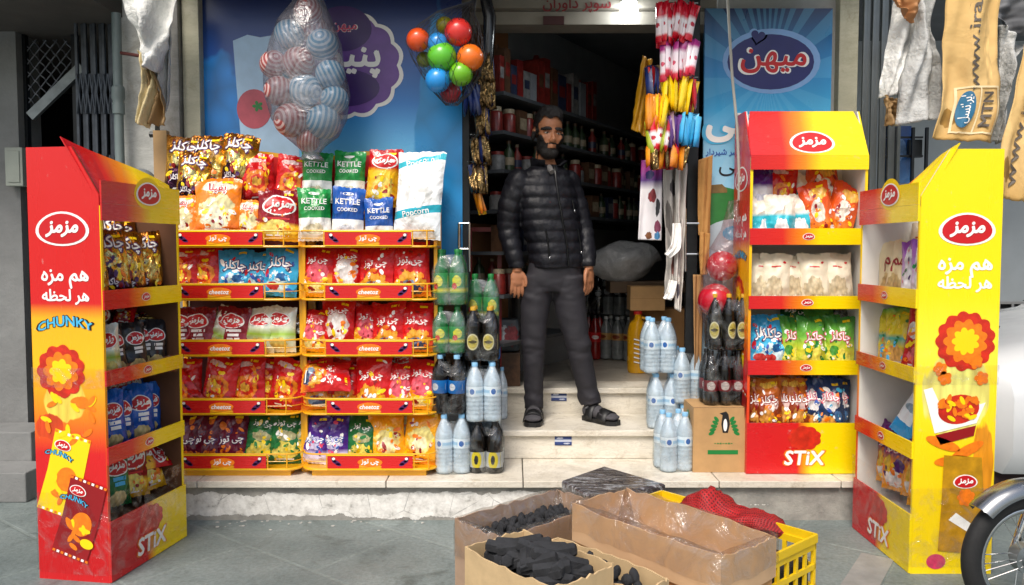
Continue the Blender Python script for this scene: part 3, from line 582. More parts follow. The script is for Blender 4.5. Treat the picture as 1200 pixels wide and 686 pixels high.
LIN0 = LIN; LIND = M('shaded inner card', '#5e3a22', .7, var=.15)
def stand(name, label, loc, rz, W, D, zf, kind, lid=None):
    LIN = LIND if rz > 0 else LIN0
    t = thing(name, label, 'display stand', loc, R(rz)); H = 1.84*zf; z1, z2, z3 = 1.534*zf, 1.606*zf, 1.70*zf
    PRO = [(D, 0), (0, 0), (0, z2 if kind == 'front' else 1.64*zf), (.115, H), (D, H)]; shown = 0 if rz > 0 else 1
    for side in (0, 1):
        prof = PRO if kind == 'front' or side == shown else [(D, 0), (0, 0), (0, 1.60*zf), (D, 1.60*zf)]
        m = MB(); a, b = (0, .007) if side == 0 else (W, W-.007)
        m.prism(prof, 'yz', a, b, 0); c, d = (.0075, .013) if side == 0 else (W-.0075, W-.013); m.prism(prof, 'yz', c, d, 1)
        m.box((min(c, d) if side else .0, -.004, .0), (W if side else .013, -.0005, z2-.01), 2)
        if side == 0:
            fn = lambda x, y, l: (-.0012*l-.0005, D/2-x, y); k = min(1.15, D/.27)
            logo(m, fn, -.005*k, 1.50*zf, .205*k, 4); 
            for s_, q in (('هم مزه', 1.29), ('هر لحظه', 1.215)): m.decal(text2d(s_, .18*k, bold=.045), fn, .0, q*zf, 1, 4+INKI['w'])
            outlined(m, fn, 'CHUNKY', -.005, 1.085*zf, .21*k, 4, 's', 'k', 1, .03, .04, .028, .09)
            m.decal(burst(.095*k, 11, .12), fn, -.03, .90*zf, 1, 3); m.decal(burst(.07*k, 9, .2), fn, -.03, .90*zf, 1.6, 4+INKI['o']); m.decal(burst(.045*k, 7, .25), fn, -.03, .90*zf, 2.2, 4+INKI['y'])
            rs1 = random.Random(5)
            for i_ in range(16): m.decal(ell(.026, .011, 12, 1), fn, rs1.uniform(-.11, .11), rs1.uniform(.60, .80)*zf, 1+.06*i_, 4+INKI['o' if i_ % 2 else 'y'], 1, rs1.uniform(0, 3))
            m.decal(ell(.03, .025), fn, .06, .77*zf, 1, 4+INKI['o'])
            for cx, cz, hw, hh, rot, mi, c2 in ((-.03, .46, .085, .17, -.28, 4+INKI['y'], 's'), (.035, .27, .085, .165, -.3, 4+INKI['d'], 's')):
                bagp = [(-hw, -hh), (hw*.9, -hh), (hw*1.02, 0), (hw*.95, hh), (-hw*.97, hh), (-hw*.9, 0)]
                L = 1 if cz > .4 else 4
                m.decal(poly2(bagp), fn, cx, cz*zf, L, mi, 1, rot); m.decal(ell(.045, .05), fn, cx+.01, cz*zf-.02, L+1, 4+INKI['o'], 1, rot); m.decal(ell(.03, .02), fn, cx+.03, cz*zf-.1, L+1, 4+INKI['y' if c2 == 's' and cz < .4 else 'o'], 1, rot)
                for zz in (-1, 1):
                    for i_ in range(9): m.decal(rect2(.012, .010), fn, cx+(-.075+.019*i_)*cos(rot)-zz*hh*.96*sin(rot), cz*zf+(-.075+.019*i_)*sin(rot)+zz*hh*.96*cos(rot), L+.5, 4+INKI['w' if i_ % 2 else 'o'], 1, rot)
                rs2 = random.Random(int(cz*100))
                for i_ in range(12): m.decal(ell(.022, .010, 10, 1), fn, cx+rs2.uniform(-.05, .055), cz*zf-.06+rs2.uniform(-.06, .05), L+1.2+.05*i_, 4+INKI['o' if i_ % 3 else 'y'], 1, rs2.uniform(0, 3))
                logo(m, fn, cx+.0, (cz+.125)*zf, .075, 4, L+2, rot)
                outlined(m, fn, 'CHUNKY', cx-.02, (cz+.075)*zf, .125, 4, 's', 'k', L+1, rot, .03, .015, .08)
        else:
            fn = lambda x, y, l: (W+.0012*l+.0005, D/2+x, y); k = min(1.15, D/.27)
            logo(m, fn, .02*k, 1.50*zf, .20*k, 4)
            for s_, q in (('هم مزه', 1.335), ('هر لحظه', 1.265)): m.decal(text2d(s_, .19*k, bold=.05), fn, .02, q*zf, 1, 4+INKI['w'])
            m.decal(burst(.108*k, 13, .12), fn, .03, 1.02*zf, 1, 3); m.decal(burst(.08*k, 11, .2), fn, .03, 1.02*zf, 1.5, 4+INKI['o']); m.decal(burst(.05*k, 9, .25), fn, .03, 1.02*zf, 2.1, 4+INKI['y'])
            for q in ((-.07, .9), (.1, .86), (.075, .93), (-.05, .86)): m.decal(burst(.03, 5, .25), fn, q[0], q[1]*zf, 2, 4+INKI['o'])
            m.decal(poly2([(-.085, .62), (.085, .665), (.12, .755), (-.045, .70)]), lambda x, y, l: fn(x, y*zf, l), 0, 0, 1.3, 4+INKI['w']); m.decal(poly2([(-.135, .81), (-.085, .62), (-.045, .70), (-.10, .82)]), lambda x, y, l: fn(x, y*zf, l), 0, 0, 1, 4+INKI['w'])
            m.decal(poly2([(-.06, .57), (.075, .61), (.083, .655), (-.083, .612)]), lambda x, y, l: fn(x, y*zf, l), 0, 0, 2, 4+INKI['d'])
            rs = random.Random(3)
            m.decal(ell(.085, .06), fn, .01, .725*zf, 2, 3, 1, .2)
            for i in range(26):
                m.decal(ell(.02, .009, 10, 1), fn, .01+rs.uniform(-.075, .075), .725*zf+rs.uniform(-.04, .045), 3+.06*i, 4+INKI['o' if i % 4 else 'y'], 1, rs.uniform(0, 3))
            for q, r_ in (((-.05, .575), -.35), ((.05, .545), .5), ((-.01, .50), .1)): m.decal(ell(.075, .022, 20, 2), fn, q[0], q[1]*zf, 2, 4+INKI['o'], 1, r_)
            m.decal(poly2([(-.085, -.2), (.075, -.215), (.1, .0), (.085, .19), (-.07, .2), (-.075, .0)]), fn, .025, .315*zf, 3, len(INKS)+4)
            logo(m, fn, .045, .41*zf, .1, 4, 4); m.decal(burst(.038, 7, .2), fn, .05, .34*zf, 4, 4+INKI['o']); m.decal(poly2([(-.05, .02), (.03, -.03), (.05, .0), (-.02, .05)]), fn, .03, .22*zf, 4, 4+INKI['w'])
            m.decal(ell(.04, .032, 20, 2), fn, -.065, .055*zf, 1, 4+INKI['i'])
        m.build('side_panel', [SIDE_R if side == 0 else SIDE_Y, LIN, YEDGE if side == 0 else YEDGE2, BURST]+INKS+[GOLDP], t)
    if kind == 'side':
        for q0, q1 in ((.03, .36), (.79, .87)):
            m = MB(); rows = []
            for z in [q0+(q1-q0)*i_/6 for i_ in range(7)]:
                rows.append([V((x+.002*NZ.noise(V((x*9, z*30, 1))), y+.003*NZ.noise(V((x*9+y*9, z*40, 2))), z+.006*NZ.noise(V((x*5+y*7, z*9, 3))))) for x, y in [(-.004, -.016), (W*.33, -.018), (W*.66, -.018), (W+.004, -.016), (W+.006, D*.5), (W+.004, D+.004), (W*.5, D+.006), (-.004, D+.004), (-.006, D*.5)]])
            m.rings(rows, cap=False); m.build('stretch_wrap', film('stretch film', '#f0f0f0', .95, .06, (9, .9, .02), .05), t, smooth=True, ang=60)
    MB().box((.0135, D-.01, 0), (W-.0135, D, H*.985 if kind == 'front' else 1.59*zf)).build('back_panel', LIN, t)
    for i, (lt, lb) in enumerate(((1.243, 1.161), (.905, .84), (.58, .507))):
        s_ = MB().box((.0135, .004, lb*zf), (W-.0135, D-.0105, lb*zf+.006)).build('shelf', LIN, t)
        m = MB().box((.0, -.012, lb*zf), (W, -.0045, lt*zf)); logo(m, lambda x, y, l: (x, -.0125-.001*l, y), W*.5, (lt+lb)/2*zf, .06, 1)
        m.build('shelf_lip', [STRIP]+INKS, t)
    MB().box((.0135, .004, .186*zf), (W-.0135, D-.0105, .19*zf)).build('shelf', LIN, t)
    m = MB().box((0, -.012, .003), (W, -.0045, .262*zf)); fn = lambda x, y, l: (x, -.0125-.001*l, y)
    m.decal(burst(.085, 9, .1, 72, .75), fn, W*.5, .185*zf, 1, 1); outlined(m, fn, 'STiX', W*.5, .085*zf, .2, 2, 'w', 'o', 2, fat=.07, bold=.05, shear=.1)
    m.build('base_panel', [FRONT, BURST]+INKS, t)
    m = MB().box((0, -.012, z1), (W, -.0045, z2-.001)); m.build('fascia', STRIP, t)
    if kind == 'front':
        yb = .115; pts = [(0, 0), (W, 0), (W-.004, .16), (W-.035, .272), (.025, .272), (.004, .16)]; L = math.hypot(H-z2, yb); m = MB()
        f2 = lambda x, y, l: (x, -.008+yb*y/L-.0012*l, z2+(H-z2)*y/L)
        n_ = len(pts)
        m.add([f2(x, y*L/.272, 0) for x, y in pts], [tuple(range(n_))], 0, [(x/W, y/.272) for x, y in pts]); m.add([f2(x, y*L/.272, -5) for x, y in pts], [tuple(range(n_))[::-1]], 0, [(x/W, y/.272) for x, y in pts])
        logo(m, f2, W*.535, L*.29, .225, 1); m.build('header_panel', [STRIP]+INKS, t)
    else:
        m = MB().box((0, -.012, z2), (W, -.0045, z3)); m.decal(ell(.085, .062, 28, 3, .1), lambda x, y, l: (x, -.0045-.002*l, y), W*.56, 1.665*zf, 4, 1+INKI['y'], 1.1)
        logo(m, lambda x, y, l: (x, -.0145-.001*l, y), W*.56, 1.663*zf, .17, 1); m.build('crest', [STRIP]+INKS, t)
        q = [V(p) for p in lid]; m = MB(); rg = []
        for i in range(9):
            f = i/8; rg.append([q[0].lerp(q[1], f)+V((0, .01*sin(f*7), 0)), q[3].lerp(q[2], f)+V((0, .02*sin(f*5+1), 0))])
        vs = [p for r in rg for p in r]; m.add(vs, [(2*i, 2*i+2, 2*i+3, 2*i+1) for i in range(8)], 0, [(i/8, j) for i in range(9) for j in (0, 1)])
        m.build('header_flap', [M('faded print', '#b8451e', .4)] if 0 else [STRIP], t, sol=.004)
    return t
def MX(loc, rz): return Matrix.Translation(loc) @ Matrix.Rotation(R(rz), 4, 'Z')
# red-sided stand by the gate
LA, RA = (-1.622, 3.17, 0), 80.6
stand('display_stand', 'tall card snack stand showing its red side with CHUNKY lettering, beside the gate', LA, RA, .537, .315, .95, 'side', [(0, .02, 1.56), (.53, .012, 1.55), (.535, .045, 1.635), (-.012, .135, 1.785)])
MA = MX(LA, RA)
def fill(Mx, zf, W, rows, where, group, face=0):
    for si, row in enumerate(rows):
        nf = nb = 0
        for it in row:
            bk = len(it) > 2 and it[2] > .09
            if bk: nb += 1
            else: nf += 1
            i = nb if bk else nf
            k, xf, y, dz, tilt, roll, sc = (list(it)+[.055, 0, 7, 0, 1.][len(it)-2:])
            sc *= 1.04; hw = D[k][1]*sc/2*abs(cos(R(roll)))*cos(R(face))+D[k][2]*sc/2*abs(sin(R(roll)))+.008; y += .035*(face != 0); xx = min(max(xf*W, hw+.014), W-hw-.014); y += .028*(i % 2)
            bag(k, Mx @ TR(xx, y, SFL[si]*zf+.003+dz, tilt, face+random.uniform(-9, 9), roll+random.uniform(-5, 5)) @ Matrix.Diagonal((1, 1.1, 1.17, 1)), ('%s behind on %s shelf of %s' if bk else '%s on %s shelf of %s') % (ORD[i-1], TIER[si], where), group, sc)
TIER = ['top', 'second', 'third', 'bottom']
w1 = 'red-sided stand'
fill(MA, .95, .537, [
    [('gold', .15, .05, 0, 7, 0, .98), ('gold', .40, .06, .01, 5), ('gold', .65), ('gold', .88, .07, .01), ('gold', .2, .17, .10), ('gold', .45, .19, .10), ('gold', .7, .18, .09), ('gold', .92, .18, .08)],
    [('greenm', .10, .05, 0, 7, 0, .8), ('lemon', .26, .05, 0, 7, 0, .85), ('black', .44, .05, 0, 7, 0, .85), ('black', .62, .05, 0, 7, 0, .85), ('black', .80, .05, 0, 7, 0, .85), ('black', .95, .05, 0, 7, 0, .85), ('black', .2, .17, .06), ('black', .5, .18, .08), ('black', .8, .18, .06), ('scarlet', .60, .11, .20, 60, 25, .6), ('gold', .8, .13, .2, 60, 80, .7)],
    [('blue', .11, .05, 0, 7, 0, .85), ('blue', .30, .05, .005, 7, 0, .9), ('blue', .50, .06, 0, 7, 0, .85), ('blue', .68, .06, 0, 7, 0, .9), ('blue', .9, .06, 0, 7, 0, .85), ('blue', .2, .17, .06), ('blue', .45, .18, .07), ('blue', .7, .17, .06), ('blue', .92, .17, .06)],
    [('greenm', .12, .06, .05, 7, 0, .9), ('greenm', .34, .06, .055, 7, 0, .95), ('maroon', .60, .06, .05, 10, 6, .95), ('maroon', .86, .07, .05, 12, -6, .9), ('maroon', .72, .16, .12, 30, -10), ('leaf', .25, .17, .09), ('scarlet', .5, .17, .1), ('silver', .9, .18, .14, 40, 60), ('redyel', .6, .13, .19, 55, 86, .8)]], w1, 'crisp bags on the red-sided stand', -30)
# stand on the ledge
LB, RB = (1.187, 4.03, ZL), 0
stand('display_stand', 'red and yellow card snack stand on the ledge beside the penguin carton', LB, RB, .585, .29, 1.0, 'front')
w2 = 'ledge stand'
fill(MX(LB, RB), 1.0, .585, [
    [('teal', .11), ('teal', .29), ('teal', .48, .05, 0, 7, 0, 1.05), ('tangy', .68, .06, .02, 6, -8), ('tangy', .88, .06, .02, 6, 14), ('purplewhite', .15, .1, .14, 4), ('swirl', .33, .13, .13), ('tangy', .66, .12, .14, 10, 8), ('tangy', .88, .14, .14, 8, -12), ('teal', .46, .14, .12, 5, 20)],
    [('cream', .08), ('cream', .25), ('cream', .44, .06), ('cream', .62), ('cream', .78, .06), ('cream', .93, .06), ('silver', .55, .16, .13, 60, 70), ('black', .3, .16, .1, 30, 60), ('silver', .8, .17, .13, 60, 100)],
    [('sky', .12), ('sky', .27, .08), ('lime', .43), ('lime', .58), ('lime', .74), ('lime', .90), ('leaf', .5, .15, .06, 12, 10), ('lime', .74, .15, .06), ('silver', .9, .13, .13, 20, 40)],
    [('brown', .09, .06, .0), ('brown', .23, .06), ('brown', .38), ('brown', .51, .08), ('navy', .64), ('navy', .78), ('navy', .92), ('silver', .22, .13, .19, 75, 80), ('brown', .5, .16, .05), ('navy', .78, .16, .05)]], w2, 'snack bags on the ledge stand')
# yellow-sided stand by the parked motorbike
LC, RC = (1.655, 3.815, 0), -90
stand('display_stand', 'tall card snack stand showing its yellow side with a big red burst, beside the motorcycle', LC, RC, .55, .33, .95, 'side', [(0, .02, 1.55), (.54, .03, 1.56), (.56, .15, 1.77), (.05, .17, 1.63)])
w3 = 'yellow-sided stand'
fill(MX(LC, RC), .95, .55, [
    [('beige', .14), ('beige', .34), ('lilac', .56), ('lilac', .82, .06), ('cream', .2, .16, .08), ('lilac', .45, .18, .08), ('lilac', .75, .18, .08), ('brown', .6, .14, .16, 60, 80, .7)],
    [('grass', .14, .05, 0, 10, -8), ('grass', .36, .06), ('scarlet', .60, .05), ('scarlet', .84, .06), ('silver', .4, .17, .16, 40, 90), ('grass', .25, .18, .06), ('scarlet', .7, .18, .06)],
    [('sky', .16, .08, 0, 40, 62, .8), ('dairy', .40, .06, 0, 12, 24), ('dairy', .64, .06, 0, 12, 14), ('dairy', .85, .08, 0, 8, -5), ('scarlet', .45, .15, .05, 20, 0, .7)],
    [('carnival', .14, .06, .05), ('carnival', .38, .06, .05), ('carnival', .62, .06, .05), ('carnival', .86, .06, .05), ('violet', .3, .18, .10), ('violet', .55, .18, .10), ('carnival', .8, .18, .10)]], w3, 'snack bags on the yellow-sided stand', 32)

# ------------------------------------------------------------ the two wire racks
RCARD = P('rack card print', [(0, '#c8181c'), (1, '#cf1d1d')], [(.5, .1, .13, .55, '#f0a01c', .2)], axis='u', rough=.28, bump=(3, .1, .01))
HDR = M('header red', '#c9181b', .35, var=.05, coat=.2); SHADEB = M('rack shadow board', '#5a1512', .6, var=.15)
TZ = [1.148, .885, .605, .312, .032]
def rack(label, X0, W, c0, c1, Y=3.975, D=.31):
    t = thing('snack_rack', label, 'snack rack', (X0, Y, ZL))
    def path(z, i=0.0, r=.075):
        p = [(i, D, z)]
        for j in range(7): a = pi+j/6*pi/2; p.append((r+i+r*cos(a), r+i+r*sin(a), z))
        for j in range(7): a = 1.5*pi+j/6*pi/2; p.append((W-r-i+r*cos(a), r+i+r*sin(a), z))
        return p+[(W-i, D, z)]
    for k, z in enumerate(TZ):
        m = MB(); pp = path(0, .004); m.prism([(p[0], p[1]) for p in pp], 'xy', z+.004, z+.008, 0)
        m.tube(path(z+.004), .0055 if k < 4 else .0075, 8, 0); m.tube(path(z+.082), .0045, 8, 0); m.tube(path(z+.045), .002, 6, 0)
        for x in (c0-.006, c1+.006, (c1+W)/2+.02): m.tube([(x, 0, z+.004), (x, 0, z+.082)], .0035, 6, 0)
        if k == 4: m.box((.05, .02, z-.032), (W-.05, D, z-.002))
        tr = m.build('tray', YM, t, smooth=True)
        zc = z+.043; m = MB().box((c0, -.0085, z+.009), (c1, -.0035, z+.078), 0); fn = lambda x, y, l: (x, -.009-.0009*l, y)
        w = c1-c0; cm = (c0+c1)/2
        for s_ in (-1, 1):
            for q in ((0, 0, .03, .011, .5), (.012, .012, .022, .008, .9), (-.012, -.011, .018, .008, .2)): m.decal(ell(q[2]*.8, q[3]*.9, 14, 1), fn, cm+s_*w*.4+q[0]*s_, zc+q[1], 1, 1+INKI['p'], 1, s_*q[4])
            m.decal(ell(.008, .007, 10, 1), fn, cm+s_*(w*.4+.012), zc+.018, 2, 1+INKI['w'])
        m.decal(ell(.062, .022, 18, 2), fn, cm, zc, 1, 1+INKI['o'])
        mode = text2d('cheetoz', .098, bold=.05, shear=.2) if k % 2 or k == 2 else text2d('چی توز', .088, bold=.05)
        m.decal(mode, fn, cm, zc, 2, 1+INKI['w'])
        for a, b in (((c0-.003, z+.007), (c1+.003, z+.011)), ((c0-.003, z+.076), (c1+.003, z+.081))): m.box((a[0], -.0105, a[1]), (b[0], -.0095, b[1]), 1+INKI['y'])
        m.build('tray_card', [RCARD]+INKS, tr)
    for x in (.004, W-.004):
        MB().box((x-.012, D-.03, 0), (x+.012, D-.006, 1.58)).build('post', YM, t, bevel=.003)
        MB().box((x-.009, .085, 0), (x+.009, .103, 1.20)).build('post', YM, t, bevel=.003)
    MB().box((.02, D-.004, .03), (W-.02, D, 1.5)).build('shadow_board', SHADEB, t)  # dark maroon sheet added to stand in for shadow behind the bags
    n = 24; arc = lambda e: [(W/2+(W/2+.004-e)*cos(pi*(1-j/n)), 1.5+(.158-e)*sin(pi*(1-j/n))**.6) for j in range(n+1)]
    m = MB().prism([(W+.004, 1.42)]+arc(0)[::-1]+[(-.004, 1.42)], 'xz', D+.002, D+.012, 1); m.prism([(W-.02, 1.44)]+arc(.022)[::-1]+[(.02, 1.44)], 'xz', D-.001, D+.004, 0)
    m.build('header_board', [HDR, YM], t); return t
XA, XB = -1.74, -1.057
rack('yellow wire snack rack with gold bags and popcorn bags on its top tier', XA, .675, .075, .51)
rack('yellow wire snack rack with kettle crisp bags on its top tier', XB, .675, .135, .56)
TN = ['top', 'second', 'third', 'fourth', 'lowest']
cA = {}; cB = {}
def shelfbag(k, px_, tier, which, dz=0, y=4.06, tilt=8, roll=0, sc=1., yaw=None):
    d = cA if which == 'a' else cB; bk = y > 4.12; d[tier, bk] = d.get((tier, bk), 0)+1
    X = (px_-600)/F*y; nm = 'gold-topped' if which == 'a' else 'kettle-topped'
    bag(k, TR(X, y, ZL+TZ[tier]+.010+dz, tilt, random.uniform(-11, 11) if yaw is None else yaw, roll+random.uniform(-4, 4)) @ Matrix.Scale(1.1, 4),
        ('%s behind on %s tier of %s rack' if bk else '%s on %s tier of %s rack') % (ORD[d[tier, bk]-1], TN[tier], nm), 'snack bags on the %s rack' % nm, sc)
for a in [('gold', 216, 0, .26, 4.19, 4, 4, 1.1), ('gold', 248, 0, .26, 4.2, 4, -3, 1.12), ('gold', 279, 0, .27, 4.19, 4, 3, 1.1), ('swirl', 305, 0, .22, 4.17, 6, -3), ('swirl', 339, 0, .21, 4.16, 6, 4), ('gold', 226, 0, .2, 4.14, 6, 8), ('pop', 213, 0, .03, 4.06, 10, 3, .85), ('pop', 256, 0, .045, 4.03, 14, -3, 1.12), ('pop', 289, 0, .02, 4.07, 8, 2, .8), ('maroon', 326, 0, .02, 4.05, 10, 2, 1.06),
    ('swirl', 212, 1), ('swirl', 241, 1, .0, 4.08, 8, 0, 1.05), ('sky', 275, 1), ('sky', 301, 1, 0, 4.08, 8, 0, .96), ('sky', 326, 1, .005, 4.05, 8, 2, 1.05),
    ('sour', 208, 2), ('sour', 231, 2), ('lemon', 250, 2, .0, 4.08, 8, 24), ('sour', 272, 2), ('lemon', 302, 2), ('lemon', 327, 2), ('silver', 220, 2, .12, 4.15, 50, 60), ('lime', 275, 2, .12, 4.15, 45, 80), ('silver', 325, 2, .12, 4.14, 55, 75),
    ('swirl', 220, 3, -.005, 4.05, 10, -34, 1.08), ('swirl', 214, 3, 0, 4.1), ('swirl', 250, 3, 0, 4.07, 8, 5, 1.08), ('swirl', 288, 3, 0, 4.08, 8, -2, 1.05), ('swirl', 310, 3, 0, 4.11), ('swirl', 330, 3, .0, 4.06, 8, 8, 1.05), ('cheese', 352, 3, .17, 4.03, 35, 86, .95),
    ('ring', 212, 4), ('ring', 238, 4), ('ring', 268, 4), ('leaf', 300, 4, 0, 4.06, 10, 4), ('leaf', 331, 4, 0, 4.06, 8, 3), ('leaf', 347, 4, .0, 4.1, 5, 10), ('leaf', 310, 4, .06, 4.16)]:
    k, p_, tr = a[:3]; r_ = list(a[3:])+[0, 4.06, 8, 0, 1.][len(a)-3:]; shelfbag(k, p_, tr, 'a', *r_)
for a in [('kgreen', 372, 0, .215, 4.14, 3, 1), ('kgreen', 410, 0, .215, 4.14, 3, -2), ('redyel', 447, 0, .2, 4.13, 4, 3, 1.05), ('kgreen', 370, 0, .02, 4.06, 4, 1, 1.02), ('kblue', 407, 0, .02, 4.055, 4, -1, 1.02), ('kblue', 445, 0, .0, 4.06, 4, 2, .9), ('bigwhite', 488, 0, .03, 4.05, 5, 4, 1.08), ('redyel', 440, 0, .08, 4.16),
    ('heart', 372, 1), ('redwhite', 404, 1), ('cheese', 439, 1, 0, 4.05, 8, 0, 1.05), ('cheese', 482, 1, 0, 4.06, 8, 1, 1.12), ('cheese', 462, 1, .0, 4.11, 8, 2),
    ('heart', 366, 2, 0, 4.07, 8, 0, .85), ('redwhite', 395, 2, 0, 4.06, 8, 0, 1.05), ('heart', 426, 2, .0, 4.09, 8, 6, .95), ('cheese', 454, 2), ('cheese', 489, 2), ('swirl', 412, 2, .05, 4.16),
    ('cheese', 371, 3), ('cheese', 402, 3, 0, 4.08, 8, 0, .9), ('cheese', 434, 3, 0, 4.05, 8, 2, 1.08), ('heart', 468, 3, 0, 4.06, 8, 0, .92), ('heart', 492, 3), ('swirl', 400, 3, .04, 4.16), ('redyel', 470, 3, .04, 4.16),
    ('violet', 366, 4), ('violet', 391, 4), ('leaf', 420, 4, 0, 4.06, 8, 0, .92), ('amber', 453, 4), ('amber', 489, 4, 0, 4.06, 8, 3, 1.05), ('leaf', 428, 4, .05, 4.16), ('violet', 385, 4, .05, 4.16), ('amber', 475, 4, .05, 4.15)]:
    k, p_, tr = a[:3]; r_ = list(a[3:])+[0, 4.06, 8, 0, 1.][len(a)-3:]; shelfbag(k, p_, tr, 'b', *r_)
# ------------------------------------------------------------ bottles in shrink wrap
SHRINK2 = film('thin shrink film', '#c9ced2', .93, .08, (7, .8, .02), .15); SHRINK = film('shrink film', '#dfe6ea', .84, .1, (7, .6, .02)); WATER = film('water bottle', '#e2f1fb', .20, .12, (12, .35, .01), .75)
GREENB = M('green bottle', '#0f6a2e', .14, var=.35, vs=18, coat=.6); COLA = M('cola bottle', '#150d0b', .1, var=.3, coat=.7); MALTB = M('dark bottle', '#17130f', .1, var=.3, coat=.7)
CLEARB = M('clear soda bottle', '#7d8384', .14, var=.3, vs=16, coat=.6); REDB = M('red cola bottle', '#8c1512', .15, var=.25, coat=.5); OILB = M('oil yellow', '#c9920e', .25, var=.15, coat=.4)
BCAP = M('blue cap', '#86bbe0', .35); WCAP = M('white cap', '#dcdfe0', .35); BKCAP = M('black cap', '#1b1b1d', .35); GCAP = M('green cap', '#1d7a3a', .35); YCAP = M('gold cap', '#c79a2a', .35)
LW = P('water label', [(0, '#e8f1f6'), (.3, '#d5e8f4'), (.38, '#a9cde6'), (.62, '#a9cde6'), (.7, '#e8f1f6'), (1, '#e8f1f6')], [(.72, .5, .07, .5, '#eef4f8', 0), (.72, .5, .045, .3, '#2166b4', 0), (.22, .5, .07, .5, '#eef4f8', 0)], rough=.3, bump=(9, .1, .01))
LP = P('blue label', [(0, '#1566b0'), (1, '#1a78c6')], [(.75, .5, .06, .3, '#e8f0f6', .2)], rough=.3, bump=(9, .1, .01)); LG = P('lime label', [(0, '#1a8a3a'), (.15, '#e2d21c'), (.3, '#128238'), (1, '#158c3e')], [(.75, .6, .09, .28, '#e8e02a', .2), (.7, .35, .05, .16, '#d8301c', .1), (.3, .6, .09, .28, '#e8e02a', .2)], rough=.3, bump=(9, .1, .01))
LM = P('malt label', [(0, '#18140f'), (1, '#18140f')], [(.75, .5, .12, .47, '#e9dfae', 0), (.75, .5, .10, .38, '#d6c25a', .1), (.75, .5, .08, .1, '#54481a', .3), (.25, .5, .12, .47, '#e9dfae', 0)], rough=.35, bump=(9, .1, .01)); LT = P('tonic label', [(0, '#c9cbc9'), (1, '#b7bab8')], [(.8, .5, .1, .6, '#e6cf1e', 0), (.8, .5, .04, .3, '#2a2a2a', .2)], rough=.3, bump=(9, .1, .01))
LR = P('red malt label', [(0, '#7a1420'), (1, '#8a1a26')], [(.75, .5, .1, .4, '#d9c9c0', .2), (.25, .5, .1, .4, '#d9c9c0', .2)], rough=.3, bump=(9, .1, .01)); LY = P('amber label', [(0, '#b98a4a'), (1, '#c9a060')], [(.7, .5, .1, .3, '#8a3a1c', .3)], rough=.3, bump=(9, .1, .01)); LD = P('dark label', [(0, '#15171c'), (1, '#1b1e26')], [(.75, .5, .09, .3, '#c9ccd0', .3)], rough=.3, bump=(9, .1, .01)); LC_ = P('red label', [(0, '#b8161a'), (1, '#c41a1e')], [(.75, .5, .1, .2, '#eddcd8', .3)], rough=.3, bump=(9, .1, .01))
def bottle_parts(r, h, ribs):
    pr = [(0, .004), (r*.6, 0), (r*.93, .004), (r, .015)]
    if ribs:
        for i in range(7): z = .03+i*.021*h/.3; pr += [(r, z), (r*.94, z+.006), (r, z+.012)]
    else: pr += [(r, h*.22), (r*.93, h*.30), (r, h*.42)]
    pr += [(r, h*.62), (r*.98, h*.66), (r*.8, h*.76), (r*.5, h*.86), (r*.32, h*.92), (r*.32, h*.955)]
    return pr
_bp = {}
def bottle(kind, parent=None, loc=(0, 0, 0)):
    body, cap, lab, r, h, l0, l1 = BK[kind]
    if kind not in _bp:
        a = MB().lathe(bottle_parts(r, h, kind == 'water'), 18); b = MB().lathe([(0, h*1.005), (r*.34, h), (r*.37, h*.99), (r*.37, h*.935), (r*.3, h*.935)][::-1], 14); c = MB().lathe([(r*1.015, h*l0), (r*1.02, h*(l0+.01)), (r*1.02, h*(l1-.01)), (r*1.015, h*l1)], 18)
        ms = []
        for m_, mt in ((a, body), (b, cap), (c, lab)):
            o = m_.build('bottle', mt, smooth=True, ang=60); ms.append(o.data); bpy.data.objects.remove(o)
        _bp[kind] = ms
    a, b, c = _bp[kind]
    o = bpy.data.objects.new('bottle', a); COL.objects.link(o); o.location = loc
    if parent: o.parent = parent
    o.rotation_euler = (0, 0, random.uniform(-.5, .5))
    for n_, d in (('cap', b), ('bottle_label', c)): q = bpy.data.objects.new(n_, d); COL.objects.link(q); q.parent = o
    return o
BK = dict(water=(WATER, BCAP, LW, .041, .30, .44, .60), cola=(COLA, BCAP, LP, .040, .30, .36, .58), lime=(GREENB, GCAP, LG, .039, .285, .22, .58), malt=(MALTB, YCAP, LM, .039, .275, .20, .52), tonic=(MALTB, BKCAP, LT, .040, .26, .12, .42),
          darkmalt=(MALTB, BKCAP, LR, .040, .28, .26, .46), clear=(CLEARB, WCAP, LD, .043, .32, .42, .66), amber=(CLEARB, WCAP, LY, .043, .32, .46, .62), redcola=(REDB, BKCAP, LC_, .042, .33, .4, .62), smallcola=(COLA, BKCAP, LD, .042, .31, .4, .6))
